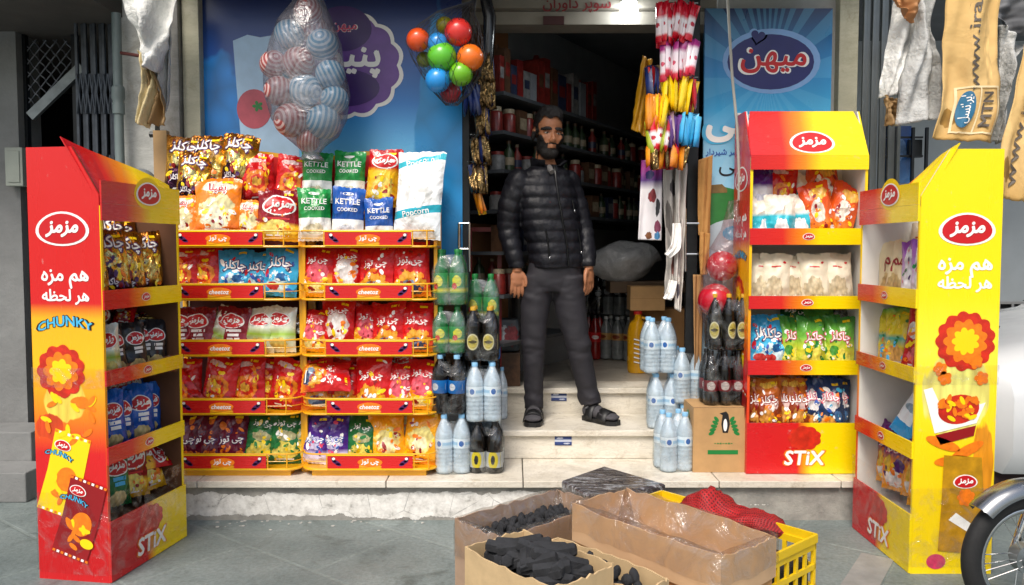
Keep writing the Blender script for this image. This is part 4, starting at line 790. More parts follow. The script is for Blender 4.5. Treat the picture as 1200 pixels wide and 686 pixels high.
def pack(kind, label, loc, rz=0, nx=2, ny=2, wrap=True, group=None, lean=0, seed=0):
    t = thing('bottle_pack', label, 'bottle pack', loc, R(rz), group); r, h = BK[kind][3:5]; p = r*2.02
    t.rotation_euler = (R(lean), R(lean*.6), R(rz)); t.scale = (1.08, 1.0, 1)
    for i in range(nx):
        for j in range(ny): bottle(kind, t, ((i-(nx-1)/2)*p, (j-(ny-1)/2)*p, 0))
    if wrap:
        W_, D_ = nx*p/2+.003, ny*p/2+.003; rg = []
        for z, k in ((.002, .82), (.004, .97), (.03, 1.01), (h*.3, 1.015), (h*.62, 1.01), (h*.74, .93), (h*.84, .84), (h*.9, .80)):
            q = []
            for j in range(40):
                a = 2*pi*j/40; c_, s_ = cos(a), sin(a); e = .42
                n_ = 1+.035*NZ.noise(V((c_*3+seed, s_*3, z*22)))
                q.append((W_*k*n_*abs(c_)**e*(1 if c_ > 0 else -1), D_*k*n_*abs(s_)**e*(1 if s_ > 0 else -1), z+(.012*NZ.noise(V((c_*4, s_*4, seed))) if z > h*.8 else 0)))
            rg.append(q)
        MB().rings(rg, cap=False).build('shrink_wrap', SHRINK if kind in ('water', 'lime') else SHRINK2, t, smooth=True, ang=80)
    return t
def X(p, Y): return (p-600)/F*Y
za = ZL+.001
pack('water', 'shrink-wrapped water bottles at the foot of the tower nearest the racks', (X(530, 4.09), 4.09, za), 4, seed=1)
pack('cola', 'shrink-wrapped dark cola bottles with sky blue labels', (X(526, 4.1), 4.1, za+.304), -5, lean=1, seed=2)
pack('lime', 'lower shrink-wrapped green lime soda bottles above the cola pack', (X(526, 4.12), 4.12, za+.608), 3, seed=3).scale = (1.08, 1, .84)
pack('lime', 'topmost shrink-wrapped green lime soda bottles of its tower', (X(528, 4.12), 4.12, za+.852), -4, lean=-1, seed=4)
pack('tonic', 'shrink-wrapped dark tonic bottles with silver and yellow labels', (X(570, 4.1), 4.1, za), -3, seed=5)
pack('water', 'shrink-wrapped water bottles standing on the dark tonic bottles', (X(566, 4.1), 4.1, za+.264), 5, seed=6)
pack('malt', 'shrink-wrapped dark malt bottles with cream oval labels above stacked water', (X(565, 4.12), 4.12, za+.570), -3, seed=7)
t = pack('lime', 'green soda bottles half hidden behind the cream-labelled malt pack', (X(566, 4.3), 4.3, za+.72), 0, seed=8)
t = pack('water', 'water bottles hidden below the rear green soda pack', (X(567, 4.31), 4.31, za+.1605), 0, seed=9)
pack('cola', 'cola bottles between rear water and rear green soda', (X(567, 4.31), 4.305, za+.465), 0, wrap=False).scale = (1.08, 1, .84)
pack('water', 'shrink-wrapped water pack at the foot of the water tower by the carton', (X(791, 4.14), 4.13, za), 12, seed=10)
pack('water', 'middle shrink-wrapped water pack of the tower by the doorway papers', (X(779, 4.40), 4.40, ZS1+.001), -6, seed=11)
pack('water', 'topmost shrink-wrapped water pack of the tower by the doorway papers', (X(772, 4.40), 4.40, ZS1+.306), 4, seed=12)
pack('water', 'water pack standing behind the water tower near the papers', (X(806, 4.36), 4.36, za+.002), 20, seed=13)
pack('water', 'upper water pack behind the water tower near the papers', (X(806, 4.37), 4.37, za+.306), 12, seed=14)
# penguin carton with malt packs on it
KR = M('kraft card', '#b58e5e', .75, var=.1, vs=12, bump=(60, .2, .003)); KR2 = M('kraft card dark', '#a0774a', .8, var=.12)
a, b = at(812, 556, 4.05), at(878, 478, 4.05)
m = MB().box((a.x, 4.05, ZL+.001), (b.x, 4.30, ZL+.335)); fn = lambda x, y, l: (x, 4.05-.0011*l, y); cx, cz = (a.x+b.x)/2, ZL+.17
for s_ in (-1, 1):
    for q in range(5): m.decal(ell(.017, .009, 12, 1), fn, cx+.015+s_*(.04+.006*q), cz+.085-.018*q+.02, 1, 1+INKI['g'], 1, s_*(.9-q*.35))
m.decal(poly2([(-.012, -.055), (.014, -.055), (.024, -.01), (.016, .04), (.004, .055), (-.012, .05), (-.03, .045), (-.014, .036), (-.02, -.01)]), fn, cx+.02, cz+.09, 1, 1+INKI['k']); m.decal(ell(.010, .032), fn, cx+.02, cz+.075, 2, 1+INKI['w'])
m.decal(rect2(.155, .022), fn, cx+.01, cz-.065, 1, 1+INKI['g'])
for i in range(7): m.decal(rect2(.009, .004+.002*(i % 3)), fn, cx-.03+i*.014, cz-.02, 1, 1+INKI['g'])
fn2 = lambda x, y, l: (a.x-.0011*l, 4.175-x, y); m.decal(ell(.04, .05), fn2, 0, cz+.08, 1, 1+INKI['g']); m.decal(ell(.03, .038), fn2, 0, cz+.08, 2, 0)
m.box((a.x-.0007, 4.0494, cz+.1642), (b.x+.0007, 4.0498, cz+.1652), 1+INKI['k'])
o = m.build('carton', [KR]+INKS, origin=(cx, 4.17, ZL), bevel=.004); tag(o, 'closed brown carton with a black bird and green leaf emblem on the ledge', 'carton')
pack('darkmalt', 'shrink-wrapped dark malt bottles with red labels on the brown carton', (X(848, 4.17), 4.17, ZL+.337), 3, 3, 2, seed=15).scale = (.9, 1, 1)
pack('malt', 'shrink-wrapped dark malt bottles topmost on the carton stack', (X(853, 4.17), 4.17, ZL+.337+.284), -4, 3, 2, seed=16).scale = (.9, 1, 1.05)
# ------------------------------------------------------------ play balls in bags
def striped(name, c1, c2, n=20):
    s = N(name); uv = s.n('ShaderNodeUVMap').outputs[0]; sx = s.n('ShaderNodeSeparateXYZ'); s.l(uv, sx.inputs[0])
    f = s.math('GREATER_THAN', s.math('SINE', s.math('MULTIPLY', sx.outputs[1], n*pi)), .1)
    s.bsdf(s.mix(f, C(c1), C(c2)), .3, 0, (s.noise(s.n('ShaderNodeTexCoord').outputs['Object'], 20), .1, .004), .3); return s.m
SB = striped('blue striped', '#3f8fb2', '#b9ced6'); SR = striped('red striped', '#9a3f3c', '#c9aca8')
prot = {}
for i, (x, y, r, k) in enumerate([(361, 14, 16, 'r'), (339, 41, 17, 'b'), (378, 53, 18, 'b'), (350, 74, 18, 'r'), (321, 76, 16, 'r'), (387, 88, 17, 'b'), (327, 107, 17, 'r'), (358, 107, 19.5, 'b'), (392, 117, 16, 'b'), (341, 141, 19.5, 'r'), (379, 143, 19.5, 'b'), (361, 165, 13, 'r'), (366, 33, 16, 'r'), (345, 105, 16, 'r'), (372, 118, 15, 'r'), (336, 90, 14, 'b')]):
    Y = 4.02+(.06 if i > 11 else .012*(i % 3)); rr = r/F*Y*1.02
    if k not in prot: o = MB().ball((0, 0, 0), 1, 28).build('play_ball', SB if k == 'b' else SR, smooth=True, ang=0); prot[k] = o.data; bpy.data.objects.remove(o)
    o = bpy.data.objects.new('play_ball', prot[k]); COL.objects.link(o); o.location = at(x, y, Y); o.scale = (rr,)*3; o.rotation_euler = (random.uniform(.9, 1.9), random.uniform(-.8, .8), random.uniform(0, 3))
    pos = ['topmost in the clear bag', 'high in the clear bag by the poster edge', 'high in the clear bag by the violet label', 'just above the big middle one', 'bulging out near the printed tomato', 'beside the violet label, midway down', 'against the printed tomato', 'in the middle of the clear bag', 'low beside the violet label', 'big one low on the tomato side', 'big one at the bottom', 'peeking from the knotted bottom', 'second from the top', 'squeezed in the middle behind others', 'behind the lower blue ones', 'behind the upper tomato side ones'][i]
    tag(o, ('pale blue' if k == 'b' else 'faded red')+' striped ball, '+pos, 'ball', 'striped balls in the clear bag')
prof = [(-14, 350, 372), (5, 340, 381), (25, 325, 390), (50, 316, 399), (80, 308, 404), (110, 310, 408), (140, 318, 405), (160, 333, 396), (172, 348, 381), (180, 355, 374), (188, 350, 380)]
rg = []
for y, l_, r_ in prof:
    a, b = at(l_, y, 4.03), at(r_, y, 4.03); cx = (a.x+b.x)/2; w_ = (b.x-a.x)/2; q = []
    for j in range(40):
        an = 2*pi*j/40; n_ = 1+.05*NZ.noise(V((cos(an)*3, sin(an)*3, y*.04)))
        q.append((cx+w_*cos(an)*n_, 4.04+min(w_, .15)*sin(an)*.9*n_, a.z+.01*NZ.noise(V((cos(an)*2, y*.05, 2)))))
    rg.append(q)
t = thing('ball_bag', 'big clear plastic bag stuffed with striped balls hanging before the poster', 'bag', at(363, 188, 4.03)); b0 = V(t.location)
MB().rings(rg[::-1], cap=False).build('bag_film', film('cloudy film', '#a9a8b2', .72, .24, (7, .5, .03), .6), t, smooth=True, world=True, ang=0)
MB().tube([at(361, -10, 4.04), at(362, -14, 4.1), at(362, -40, 4.15)], .006, 6).build('string', WIRE, t, world=True)
# colourful balls in a net
BALLS = [(490, 47, 13.5, '#e2521c', 'orange ball at the outer edge of the net'), (537, 38, 16, '#d8302a', 'big red ball at the top of the net'), (513, 51, 12, '#2f8fd8', 'small blue ball between the green and red ones'), (518, 67, 17, '#5cb82a', 'big green ball in the middle of the net'),
    (551, 68, 15.5, '#ec7018', 'orange ball beside the doorway in the net'), (540, 87, 14, '#6fb41c', 'lime ball low beside the doorway in the net'), (513, 94, 14.5, '#2490dc', 'blue ball lowest on the poster side of the net'), (528, 109, 12, '#b01f30', 'crimson ball peeking out at the bottom of the net'), (521, 30, 10, '#a39a26', 'olive ball hidden behind the big red one'), (497, 70, 9, '#7d8a30', 'olive ball hidden behind the big green one')]
for i, (x, y, r, c, lb) in enumerate(BALLS):
    Y = 4.02 if i < 7 else 4.12; rr = r/F*Y
    o = MB().ball((0, 0, 0), rr, 28).build('play_ball', M('ball '+str(i), c, .32, var=.06, coat=.35), smooth=True, ang=0); o.location = at(x, y, Y); tag(o, lb, 'ball', 'coloured balls in the net')
t = thing('ball_net', 'fine black net of coloured balls hanging by the door frame', 'net', at(528, 125, 4.05)); m = MB()
top = at(556, -14, 4.15); NETP = [(0, 552, 558), (14, 510, 556), (28, 490, 562), (47, 474, 566), (68, 482, 569), (88, 494, 562), (108, 508, 552), (123, 522, 536)]
ring = []
for y, l_, r_ in NETP:
    a, b = at(l_, y, 4.03), at(r_, y, 4.03); ring.append([V(((a.x+b.x)/2+(b.x-a.x)/2*cos(2*pi*j/26), 4.05+.085*sin(2*pi*j/26)*min(1, (b.x-a.x)/.25), a.z)) for j in range(26)])
for j in range(26):
    for d in (1, -1): m.tube([top]+[ring[i][(j+d*i) % 26] for i in range(len(ring))], .0011, 4, cap=False)
m.build('netting', M('black net', '#2b2a2e', .5), t, world=True)
# two big red balls in a clear bag before the second poster
for i, (x, y, r, Y) in enumerate(((846, 312, 18, 4.24), (838, 352, 20, 4.21))):
    o = MB().ball((0, 0, 0), r/F*Y, 32).build('play_ball', M('crimson ball', '#b3152a', .25, var=.08, coat=.5), smooth=True, ang=0); o.location = at(x, y, Y); tag(o, ['upper', 'lower'][i]+' big crimson ball in clear plastic before the meadow poster', 'ball')
rg = []
for y, l_, r_ in ((235, 856, 862), (270, 845, 868), (300, 826, 867), (330, 822, 862), (360, 816, 862), (378, 824, 855), (384, 834, 846)):
    a, b = at(l_, y, 4.23), at(r_, y, 4.23); rg.append([((a.x+b.x)/2+(b.x-a.x)/2*cos(2*pi*j/24), 4.225+.085*sin(2*pi*j/24), a.z) for j in range(24)])
t = tag(MB().rings(rg[::-1], cap=False).build('ball_bag', film('clear film', '#e6d0d2', .86, .15, (12, .9, .02), .3), smooth=True, ang=0, origin=at(840, 384, 4.23)), 'clear plastic bag holding two big crimson balls', 'bag')
# ------------------------------------------------------------ door frame, door and papers
CHR = M('chrome', '#c6c8ca', .15, 1.0, var=.05); KRB = M('cardboard', '#a9793f', .8, var=.12, vs=10)
t = thing('door_frame', 'dark metal door frame post on the ball net side of the doorway', 'door frame', (X(547, 4.43), 4.43, ZL))
MB().box((X(541, 4.43), 4.41, ZL+.001), (X(551, 4.43), 4.459, 2.655)).build('post', DSTEEL, t, world=True, bevel=.003)
def ladder(t, x0, x1, y0, y1, rungs, Y):
    m = MB(); a0, a1 = at(x0, y0, Y), at(x0, y1, Y); b0, b1 = at(x1, y0, Y), at(x1, y1, Y)
    for p, q in ((a0, a1), (b0, b1)): m.tube([p+V((0, .03, -.02)), p, p+(q-p)*.5, q, q+V((0, .03, .02))], .008, 10)
    for r_ in rungs: m.tube([at(x0, r_, Y), at(x1, r_, Y)], .006, 8)
    m.build('handle', CHR, t, world=True, smooth=True)
ladder(t, 538, 550, 262, 318, (262, 292), 4.36)
t = thing('glass_door', 'dark framed shop door folded open, its chrome ladder handle facing the street', 'door', (X(810, 4.33), 4.36, ZL))
MB().box((X(804, 4.34), 4.34, ZL+.001), (X(817, 4.34), 4.375, 2.75)).build('post', DSTEEL, t, world=True, bevel=.003)
MB().box((X(808, 4.37), 4.38, ZL+.001), (X(811, 4.37), 4.47, 2.65)).build('pane', film('door glass', '#7f8f96', .7, .05, (3, .1, .01), .2), t, world=True)
ladder(t, 803, 822, 245, 318, (262, 298), 4.28)
def sheet(name, label, cat, left, right, Y, mat, n=20, fold=.03, depth=None, th=.003, seed=0., mats=None, dec=None):
    """hanging sheet between two edge lines given as picture spots at depth Y, with soft folds"""
    def ev(pts, f):
        k = f*(len(pts)-1); i = min(int(k), len(pts)-2); q = k-i; p = [pts[max(0, i-1)], pts[i], pts[i+1], pts[min(len(pts)-1, i+2)]]
        return tuple(.5*((2*p[1][c])+(-p[0][c]+p[2][c])*q+(2*p[0][c]-5*p[1][c]+4*p[2][c]-p[3][c])*q*q+(-p[0][c]+3*p[1][c]-3*p[2][c]+p[3][c])*q**3) for c in (0, 1))
    def pt(u, v, l=0.):
        a, b = ev(left, 1-v), ev(right, 1-v); x, y = a[0]+(b[0]-a[0])*u, a[1]+(b[1]-a[1])*u
        y += (1.6*NZ.noise(V((u*9, seed, 1)))+1.2*NZ.noise(V((u*23, seed, 2))))*max(0, 1-v*8)*(1 if fold > .012 else .2); x += 1.1*NZ.noise(V((v*9+u*3, seed, 4)))*(1 if fold > .012 else 0); d = fold*(sin(u*6+seed+v*2.2)+.6*sin(u*13+seed*2-v*4))+fold*.8*NZ.noise(V((u*2, v*3, seed)))+fold*.45*NZ.noise(V((u*6+v*3, v*9-u*2, seed)))
        q = at(x, y, Y); return (q.x, q.y+d-.002*l-(th if l else 0), q.z)
    m = MB(); mm = 34
    m.add([pt(j/n, i/mm) for i in range(mm+1) for j in range(n+1)], [(i*(n+1)+j, i*(n+1)+j+1, (i+1)*(n+1)+j+1, (i+1)*(n+1)+j) for i in range(mm) for j in range(n)], 0, [(j/n, i/mm) for i in range(mm+1) for j in range(n+1)])
    c = at((left[0][0]+right[0][0])/2, left[0][1], Y)
    o = m.build(name, mat, origin=c, smooth=True, sol=th, ang=0); tag(o, label, cat)
    if dec:
        m = MB(); dec(m, pt); m.build('print', dec.mats, o, world=True)
    return o
NEWS = P('newsprint', [(0, '#b9b3ac'), (1, '#a8a29c')], [(.3, .6, .2, .1, '#6a6460', .5), (.6, .3, .25, .08, '#7a4a40', .5), (.6, .8, .25, .05, '#4a4648', .5)], rough=.7, coat=0, bump=(6, .6, .02))
NEWS2 = P('newsprint pale', [(0, '#d0cac2'), (1, '#b8b2ac')], [(.5, .5, .2, .2, '#8a8480', .5), (.4, .2, .2, .06, '#55505a', .5)], rough=.7, coat=0, bump=(6, .6, .02))
CARDP = P('card poster', [(0, '#d9d4d6'), (.62, '#ece6e8'), (.72, '#54307a'), (.86, '#a03a86'), (1, '#7d2a72')], [(.55, .55, .16, .08, '#8a2a30', .4), (.8, .42, .1, .1, '#26242a', .4), (.8, .2, .14, .08, '#7a2a4a', .4), (.45, .08, .14, .06, '#7a4a2a', .4), (.8, .08, .12, .06, '#3a7aa8', .4), (.4, .78, .2, .05, '#26205a', .4)], rough=.4, coat=.1, bump=(4, .2, .01))
sheet('card_poster', 'white poster with a purple top and small pictures hanging in the doorway', 'poster', [(752, 188), (750, 235), (748, 281)], [(777, 186), (776, 235), (775, 282)], 4.30, CARDP, fold=.006, th=.004)
sheet('newspaper', 'long folded newspaper hanging beside the card poster', 'newspaper', [(777, 192), (778, 240), (782, 300), (779, 345)], [(795, 188), (796, 250), (793, 310), (792, 350)], 4.27, NEWS, fold=.02, seed=1)
sheet('newspaper', 'grey newspaper strip hanging against the door post', 'newspaper', [(791, 190), (792, 260), (790, 320), (791, 362)], [(805, 192), (803, 260), (801, 320), (798, 366)], 4.24, NEWS2, fold=.015, seed=2)
sheet('newspaper', 'small pale paper curling out below the hanging newspapers', 'newspaper', [(788, 262), (786, 285), (779, 298)], [(797, 262), (797, 290), (786, 303)], 4.20, WHITE, fold=.012, seed=3)
sheet('newspaper', 'white paper scrap dangling lowest under the newspapers', 'newspaper', [(784, 328), (781, 340), (777, 350)], [(793, 330), (790, 346), (787, 352)], 4.22, WHITE, fold=.01, seed=4)
sheet('cardboard_sheet', 'upper brown cardboard sheet tucked behind the chrome handle', 'cardboard', [(818, 188), (818, 240), (819, 276)], [(835, 182), (833, 240), (832, 276)], 4.27, KRB, fold=.006, th=.005, seed=1)
sheet('cardboard_sheet', 'second brown cardboard sheet below the upper one at the door post', 'cardboard', [(820, 272), (820, 300), (821, 322)], [(832, 274), (831, 300), (829, 322)], 4.25, KRB, fold=.006, th=.005, seed=2)
sheet('cardboard_sheet', 'narrow brown card strip reaching down to the water packs', 'cardboard', [(812, 322), (813, 400), (814, 470)], [(824, 322), (822, 400), (819, 474)], 4.31, KR2, fold=.006, th=.005, seed=3)
o = tag(MB().tube([at(852, -14, 4.2), at(855, 40, 4.2), at(858, 90, 4.2), at(864, 150, 4.2), at(866, 200, 4.2), at(866, 235, 4.22)], .0075, 8).build('cable', WIRE, smooth=True, origin=at(856, 0, 4.2)), 'pale cable dangling in front of the navy oval poster', 'cable')
# ------------------------------------------------------------ sachets hanging in the doorway
def sachet_mb(w, h, d=.012, seed=0):
    m = MB(); nu, nv = 5, 9
    for side in (-1, 1):
        vs = []; us = []
        for i in range(nv+1):
            for j in range(nu+1):
                u, v = -1+2*j/nu, -1+2*i/nv; t = max(.0006, d*(1-abs(u)**2)**.7*(1-abs(v)**4)**.7*(1+.3*NZ.noise(V((u*2+seed, v*3, seed)))))
                vs.append((u*w/2, side*t, v*h/2-h/2)); us.append(((u+1)/2, (v+1)/2))
        m.add(vs, [(i*(nu+1)+j, i*(nu+1)+j+1, (i+1)*(nu+1)+j+1, (i+1)*(nu+1)+j)[::side*-1 or 1] for i in range(nv) for j in range(nu)], 0, us)
    return m
def bunch(label, x0, x1, y, n, w, h, mats, Y=4.12, fan=10, group='sachet bunches in the doorway', lean=0):
    a, b = at(x0, y, Y), at(x1, y, Y); t = thing('sachet_bunch', label, 'sachets', (a+b)/2, 0, group)
    for i in range(n):
        f = (i+.5)/n-.5; o = sachet_mb(w, h, seed=i*1.7).build('sachet', mats[i % len(mats)], t, smooth=True, ang=0)
        o.location = ((b.x-a.x)*f, random.uniform(-.03, .03), random.uniform(-.012, .012)-abs(f)*.02)
        o.rotation_euler = (R(random.uniform(-8, 8)), R(fan*f*2+lean+random.uniform(-3, 3)), R(random.uniform(20, 75)*random.choice((-1, 1))))
    m = MB().tube([V((a.x-b.x, 0, .004))*.5, V((b.x-a.x, 0, .004))*.5], .003, 6); m.build('hanger', CHR, t); return t
SA = P('sachet red white', [(0, '#c2102a'), (.14, '#d3182c'), (.2, '#f2dfe2'), (.55, '#f7eef0'), (.66, '#d61a30'), (1, '#c4122a')], [(.5, .42, .3, .06, '#c8283c', .4)], rough=.2, coat=.5); SBm = P('sachet pink white', [(0, '#c81a38'), (.16, '#e2465e'), (.25, '#f6e3ea'), (.7, '#f4e6ee'), (.82, '#b03a86'), (1, '#a03080')], [(.5, .45, .25, .06, '#d8506a', .4)], rough=.2, coat=.5)
SY = P('sachet yellow', [(0, '#c8920c'), (.2, '#f0c70f'), (.8, '#f6d61a'), (1, '#e0b010')], rough=.2, coat=.5); SRd = P('sachet red', [(0, '#a3101a'), (1, '#d8262a')], rough=.2, coat=.5); SC = P('sachet cyan', [(0, '#176a9a'), (.3, '#2aa2dc'), (1, '#5cc0ea')], rough=.2, coat=.5); SG = P('sachet grey pink', [(0, '#7a3a5a'), (.4, '#c9b4bc'), (1, '#8a6a7a')], rough=.2, coat=.5)
SO = P('sachet orange', [(0, '#b85a10'), (.5, '#e8961a'), (1, '#d87a14')], rough=.2, coat=.5); SL = P('sachet lime', [(0, '#8a9a1a'), (1, '#c8d23a')], rough=.2, coat=.5); SBr = P('sachet gold foil', [(0, '#5a4326'), (.5, '#a08452'), (1, '#6a5232')], **FOIL); SNv = P('sachet navy', [(0, '#141b3a'), (.5, '#2a3f86'), (1, '#182450')], rough=.2, coat=.5); SV = P('sachet violet', [(0, '#3a1a5a'), (1, '#6a3a8a')], rough=.2, coat=.5)
bunch('topmost bunch of red and white sachets in the doorway', 770, 818, 4, 24, .042, .20, [SA], fan=9, lean=8)
bunch('bunch of pink and white sachets under the red and white ones', 776, 818, 48, 24, .042, .19, [SBm], fan=8, lean=8)
bunch('bunch of bright yellow sachets under the pink ones', 777, 818, 91, 20, .042, .175, [SY, SY, SY, SY, SY, SY, SY, SRd, SRd], fan=9, lean=6)
bunch('bunch of sky blue sachets lowest beside the poster edge', 797, 819, 134, 11, .036, .155, [SC], fan=4)
bunch('bunch of greyish pink and violet sachets beside the sky blue ones', 778, 800, 134, 12, .036, .16, [SG, SV], fan=10, lean=5)
bunch('bunch of orange sachets fanned under the yellow strip side', 757, 782, 112, 12, .042, .18, [SO, SY], fan=14, lean=8)
bunch('mixed lime, white and orange sachets under the orange fan', 758, 784, 140, 14, .04, .17, [SL, SA, SO, SG], fan=18, lean=4)
bunch('lowest bunch of red and gold foil sachets above the card poster', 758, 806, 168, 18, .045, .12, [SO, SRd, SBr], fan=16)
bunch('dark foil sachets in the shade behind the yellow ones', 758, 786, 78, 14, .05, .17, [SNv, SBr, SRd], Y=4.26, fan=10)
o = sheet('plastic_banner', 'dull yellow plastic strip hanging inside the doorway behind the sachets', 'banner', [(753, 66), (746, 110), (740, 152)], [(764, 70), (761, 112), (757, 160)], 4.34, M('yellow plastic', '#b98408', .4, var=.15), fold=.015, seed=2)
bunch('navy sachets hanging along the door frame under the coloured balls', 546, 562, 98, 10, .035, .17, [SNv], Y=4.33, fan=6, lean=-10)
for k, (x, y) in enumerate(((567, 62), (568, 92), (565, 124), (561, 158), (558, 190))):
    bunch(['highest', 'second', 'third', 'fourth', 'lowest'][k]+' bunch of gold brown foil sachets on the door frame chain', x-10, x+9, y, 10, .05, .16, [SBr, SBr, SNv], Y=4.36, fan=12, lean=-12)
bunch('yellow sachets hanging low on the door frame above the handle', 553, 560, 214, 5, .03, .17, [SO, SY], Y=4.37, fan=8, lean=-14)
o = tag(MB().tube([at(566, -14, 4.36), at(574, 20, 4.36), at(572, 70, 4.36), at(566, 130, 4.36), at(560, 190, 4.36)], [.03, .035, .028, .018, .01], 10).build('plastic_sleeve', M('black film', '#15151a', .25, var=.3, coat=.5), smooth=True, origin=at(566, 100, 4.36)), 'dark plastic sleeve hanging along the door frame behind foil sachets', 'packaging')
# ------------------------------------------------------------ inside the shop
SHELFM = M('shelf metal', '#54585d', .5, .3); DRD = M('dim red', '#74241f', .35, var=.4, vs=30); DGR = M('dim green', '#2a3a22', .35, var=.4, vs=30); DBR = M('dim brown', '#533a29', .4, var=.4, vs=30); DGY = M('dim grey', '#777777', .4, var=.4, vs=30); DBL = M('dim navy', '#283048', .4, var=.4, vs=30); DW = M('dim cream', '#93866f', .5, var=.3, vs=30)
t = thing('wall_shelving', 'long metal wall shelving crowded with jars inside the dim shop', 'shelving', (S0.x, S0.y, ZS2))
LV = [2.24, 2.02, 1.80, 1.57, 1.33, 1.08, .80]
for z in LV: slab(S0+SD*.06, S0+SD*(3.6 if z > 1.4 else 1.0), .29, z-.02, z).build('shelf', SHELFM, t, world=True)
for q in (.06, .62, 1.5, 2.5, 3.5): slab(S0+SD*q+SN*.255, S0+SD*(q+.03)+SN*.255, .03, ZS2 if q < 1 else 1.5, 2.3).build('upright', SHELFM, t, world=True)
slab(S0+SD*.06+SN*.292, S0+SD*3.6+SN*.292, .006, 1.5, 2.2).build('back_panel', M('shelf back', '#2a2625', .7), t, world=True)
KIND = []
def proto(name, mats, fn_):
    o = fn_().build(name, mats, smooth=True, ang=40); d = o.data; bpy.data.objects.remove(o); return d
jar = lambda r, h: (lambda: MB().lathe([(0, 0), (r, .002), (r, h*.72), (r*.8, h*.8)], 12, mi=0).lathe([(r*.85, h*.8), (r*.85, h*.97), (0, h)], 12, mi=1))
bot = lambda r, h: (lambda: MB().lathe([(0, 0), (r, .002), (r, h*.6), (r*.35, h*.8), (r*.35, h*.92)], 12, mi=0).lathe([(r*.42, h*.9), (r*.42, h), (0, h)], 12, mi=1).lathe([(r*1.02, h*.2), (r*1.02, h*.45)], 12, mi=2))
bx = lambda w, d, h: (lambda: MB().box((-w/2, -d/2, 0), (w/2, d/2, h), 0).box((-w*.4, -d/2-.001, h*.25), (w*.4, -d/2-.0005, h*.7), 1))
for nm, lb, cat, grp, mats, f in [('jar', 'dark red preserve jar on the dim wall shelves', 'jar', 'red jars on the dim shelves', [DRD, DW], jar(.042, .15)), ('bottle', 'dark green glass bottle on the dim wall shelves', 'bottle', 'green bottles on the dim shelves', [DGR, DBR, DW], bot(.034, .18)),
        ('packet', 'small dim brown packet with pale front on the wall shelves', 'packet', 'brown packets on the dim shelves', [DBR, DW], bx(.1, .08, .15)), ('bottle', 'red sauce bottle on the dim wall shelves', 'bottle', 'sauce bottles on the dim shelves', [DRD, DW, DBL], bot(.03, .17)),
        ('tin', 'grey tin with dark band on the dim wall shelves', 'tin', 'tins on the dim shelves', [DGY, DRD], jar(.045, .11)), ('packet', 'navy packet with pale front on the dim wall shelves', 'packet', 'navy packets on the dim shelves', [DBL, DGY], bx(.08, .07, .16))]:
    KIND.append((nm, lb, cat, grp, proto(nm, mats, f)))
rz_s = math.degrees(math.atan2(SD.y, SD.x))
rs = random.Random(11)
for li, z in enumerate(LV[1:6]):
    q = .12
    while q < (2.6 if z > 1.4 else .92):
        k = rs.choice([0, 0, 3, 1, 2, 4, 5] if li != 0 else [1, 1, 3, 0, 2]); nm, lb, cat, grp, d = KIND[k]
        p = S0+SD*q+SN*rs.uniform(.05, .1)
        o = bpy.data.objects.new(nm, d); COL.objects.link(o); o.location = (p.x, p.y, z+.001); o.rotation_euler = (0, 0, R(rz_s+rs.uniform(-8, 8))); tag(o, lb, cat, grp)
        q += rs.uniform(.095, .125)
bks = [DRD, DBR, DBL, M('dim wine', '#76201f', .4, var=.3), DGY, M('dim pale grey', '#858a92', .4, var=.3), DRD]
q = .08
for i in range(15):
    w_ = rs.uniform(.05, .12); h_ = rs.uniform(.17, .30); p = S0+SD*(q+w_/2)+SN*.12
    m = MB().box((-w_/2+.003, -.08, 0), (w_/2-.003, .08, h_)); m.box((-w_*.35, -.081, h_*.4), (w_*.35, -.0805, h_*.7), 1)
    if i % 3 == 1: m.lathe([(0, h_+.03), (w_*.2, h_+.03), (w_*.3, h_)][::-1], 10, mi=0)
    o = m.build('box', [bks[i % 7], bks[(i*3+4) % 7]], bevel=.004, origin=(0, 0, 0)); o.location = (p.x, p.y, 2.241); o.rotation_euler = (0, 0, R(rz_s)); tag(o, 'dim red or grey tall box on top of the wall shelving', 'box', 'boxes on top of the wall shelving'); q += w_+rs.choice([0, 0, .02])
pf = lambda x, Y, z: V((X(x, Y), Y, z))
FZ = ZS2+.001
t = pack('clear', 'grey soda bottles with dark labels standing on the amber-labelled ones', pf(729, 6.0, FZ+.335), -30, 3, 2, wrap=True, seed=20)
pack('amber', 'grey soda bottles with amber labels on the shop floor', pf(727, 6.0, FZ), -30, 3, 2, wrap=False)
pack('redcola', 'red bottles on the shop floor beside the grey soda', pf(694, 6.05, FZ), -30, 2, 2, wrap=False)
pack('smallcola', 'dark cola bottles standing on the red bottles inside', pf(697, 6.08, FZ+.335), -30, 2, 2, wrap=True, seed=21)
a, b = at(741, 444, 5.35), at(764, 375, 5.35)
m = MB()
rg = [[V((.07*c*sx, .07*s_*.8, z)) for c, s_ in [(cos(2*pi*j/16), sin(2*pi*j/16)) for j in range(16)]] for z, sx in ((0, .9), (.02, 1), (.27, 1), (.33, .8), (.36, .35), (.39, .32))]
t = thing('oil_jug', 'yellow cooking oil jug on the shop floor under a small carton', 'jug', pf(748, 5.35, FZ)); m.rings(rg); m.build('jug', OILB, t, smooth=True, ang=50)
MB().lathe([(.03, .385), (.03, .41), (0, .412)], 12).build('cap', M('red cap', '#a8201c', .4), t, smooth=True)
MB().tube([(.02, -.04, .37), (.07, -.05, .36), (.075, -.04, .25), (.06, -.05, .2)], .011, 8).build('handle', OILB, t, smooth=True)
m = MB()
for i in range(6): m.obox((0, -.0585, .07+i*.03), (.07, .002, .008), Matrix.Rotation(.25, 3, 'Y'))
m.build('print', WHITE, t)
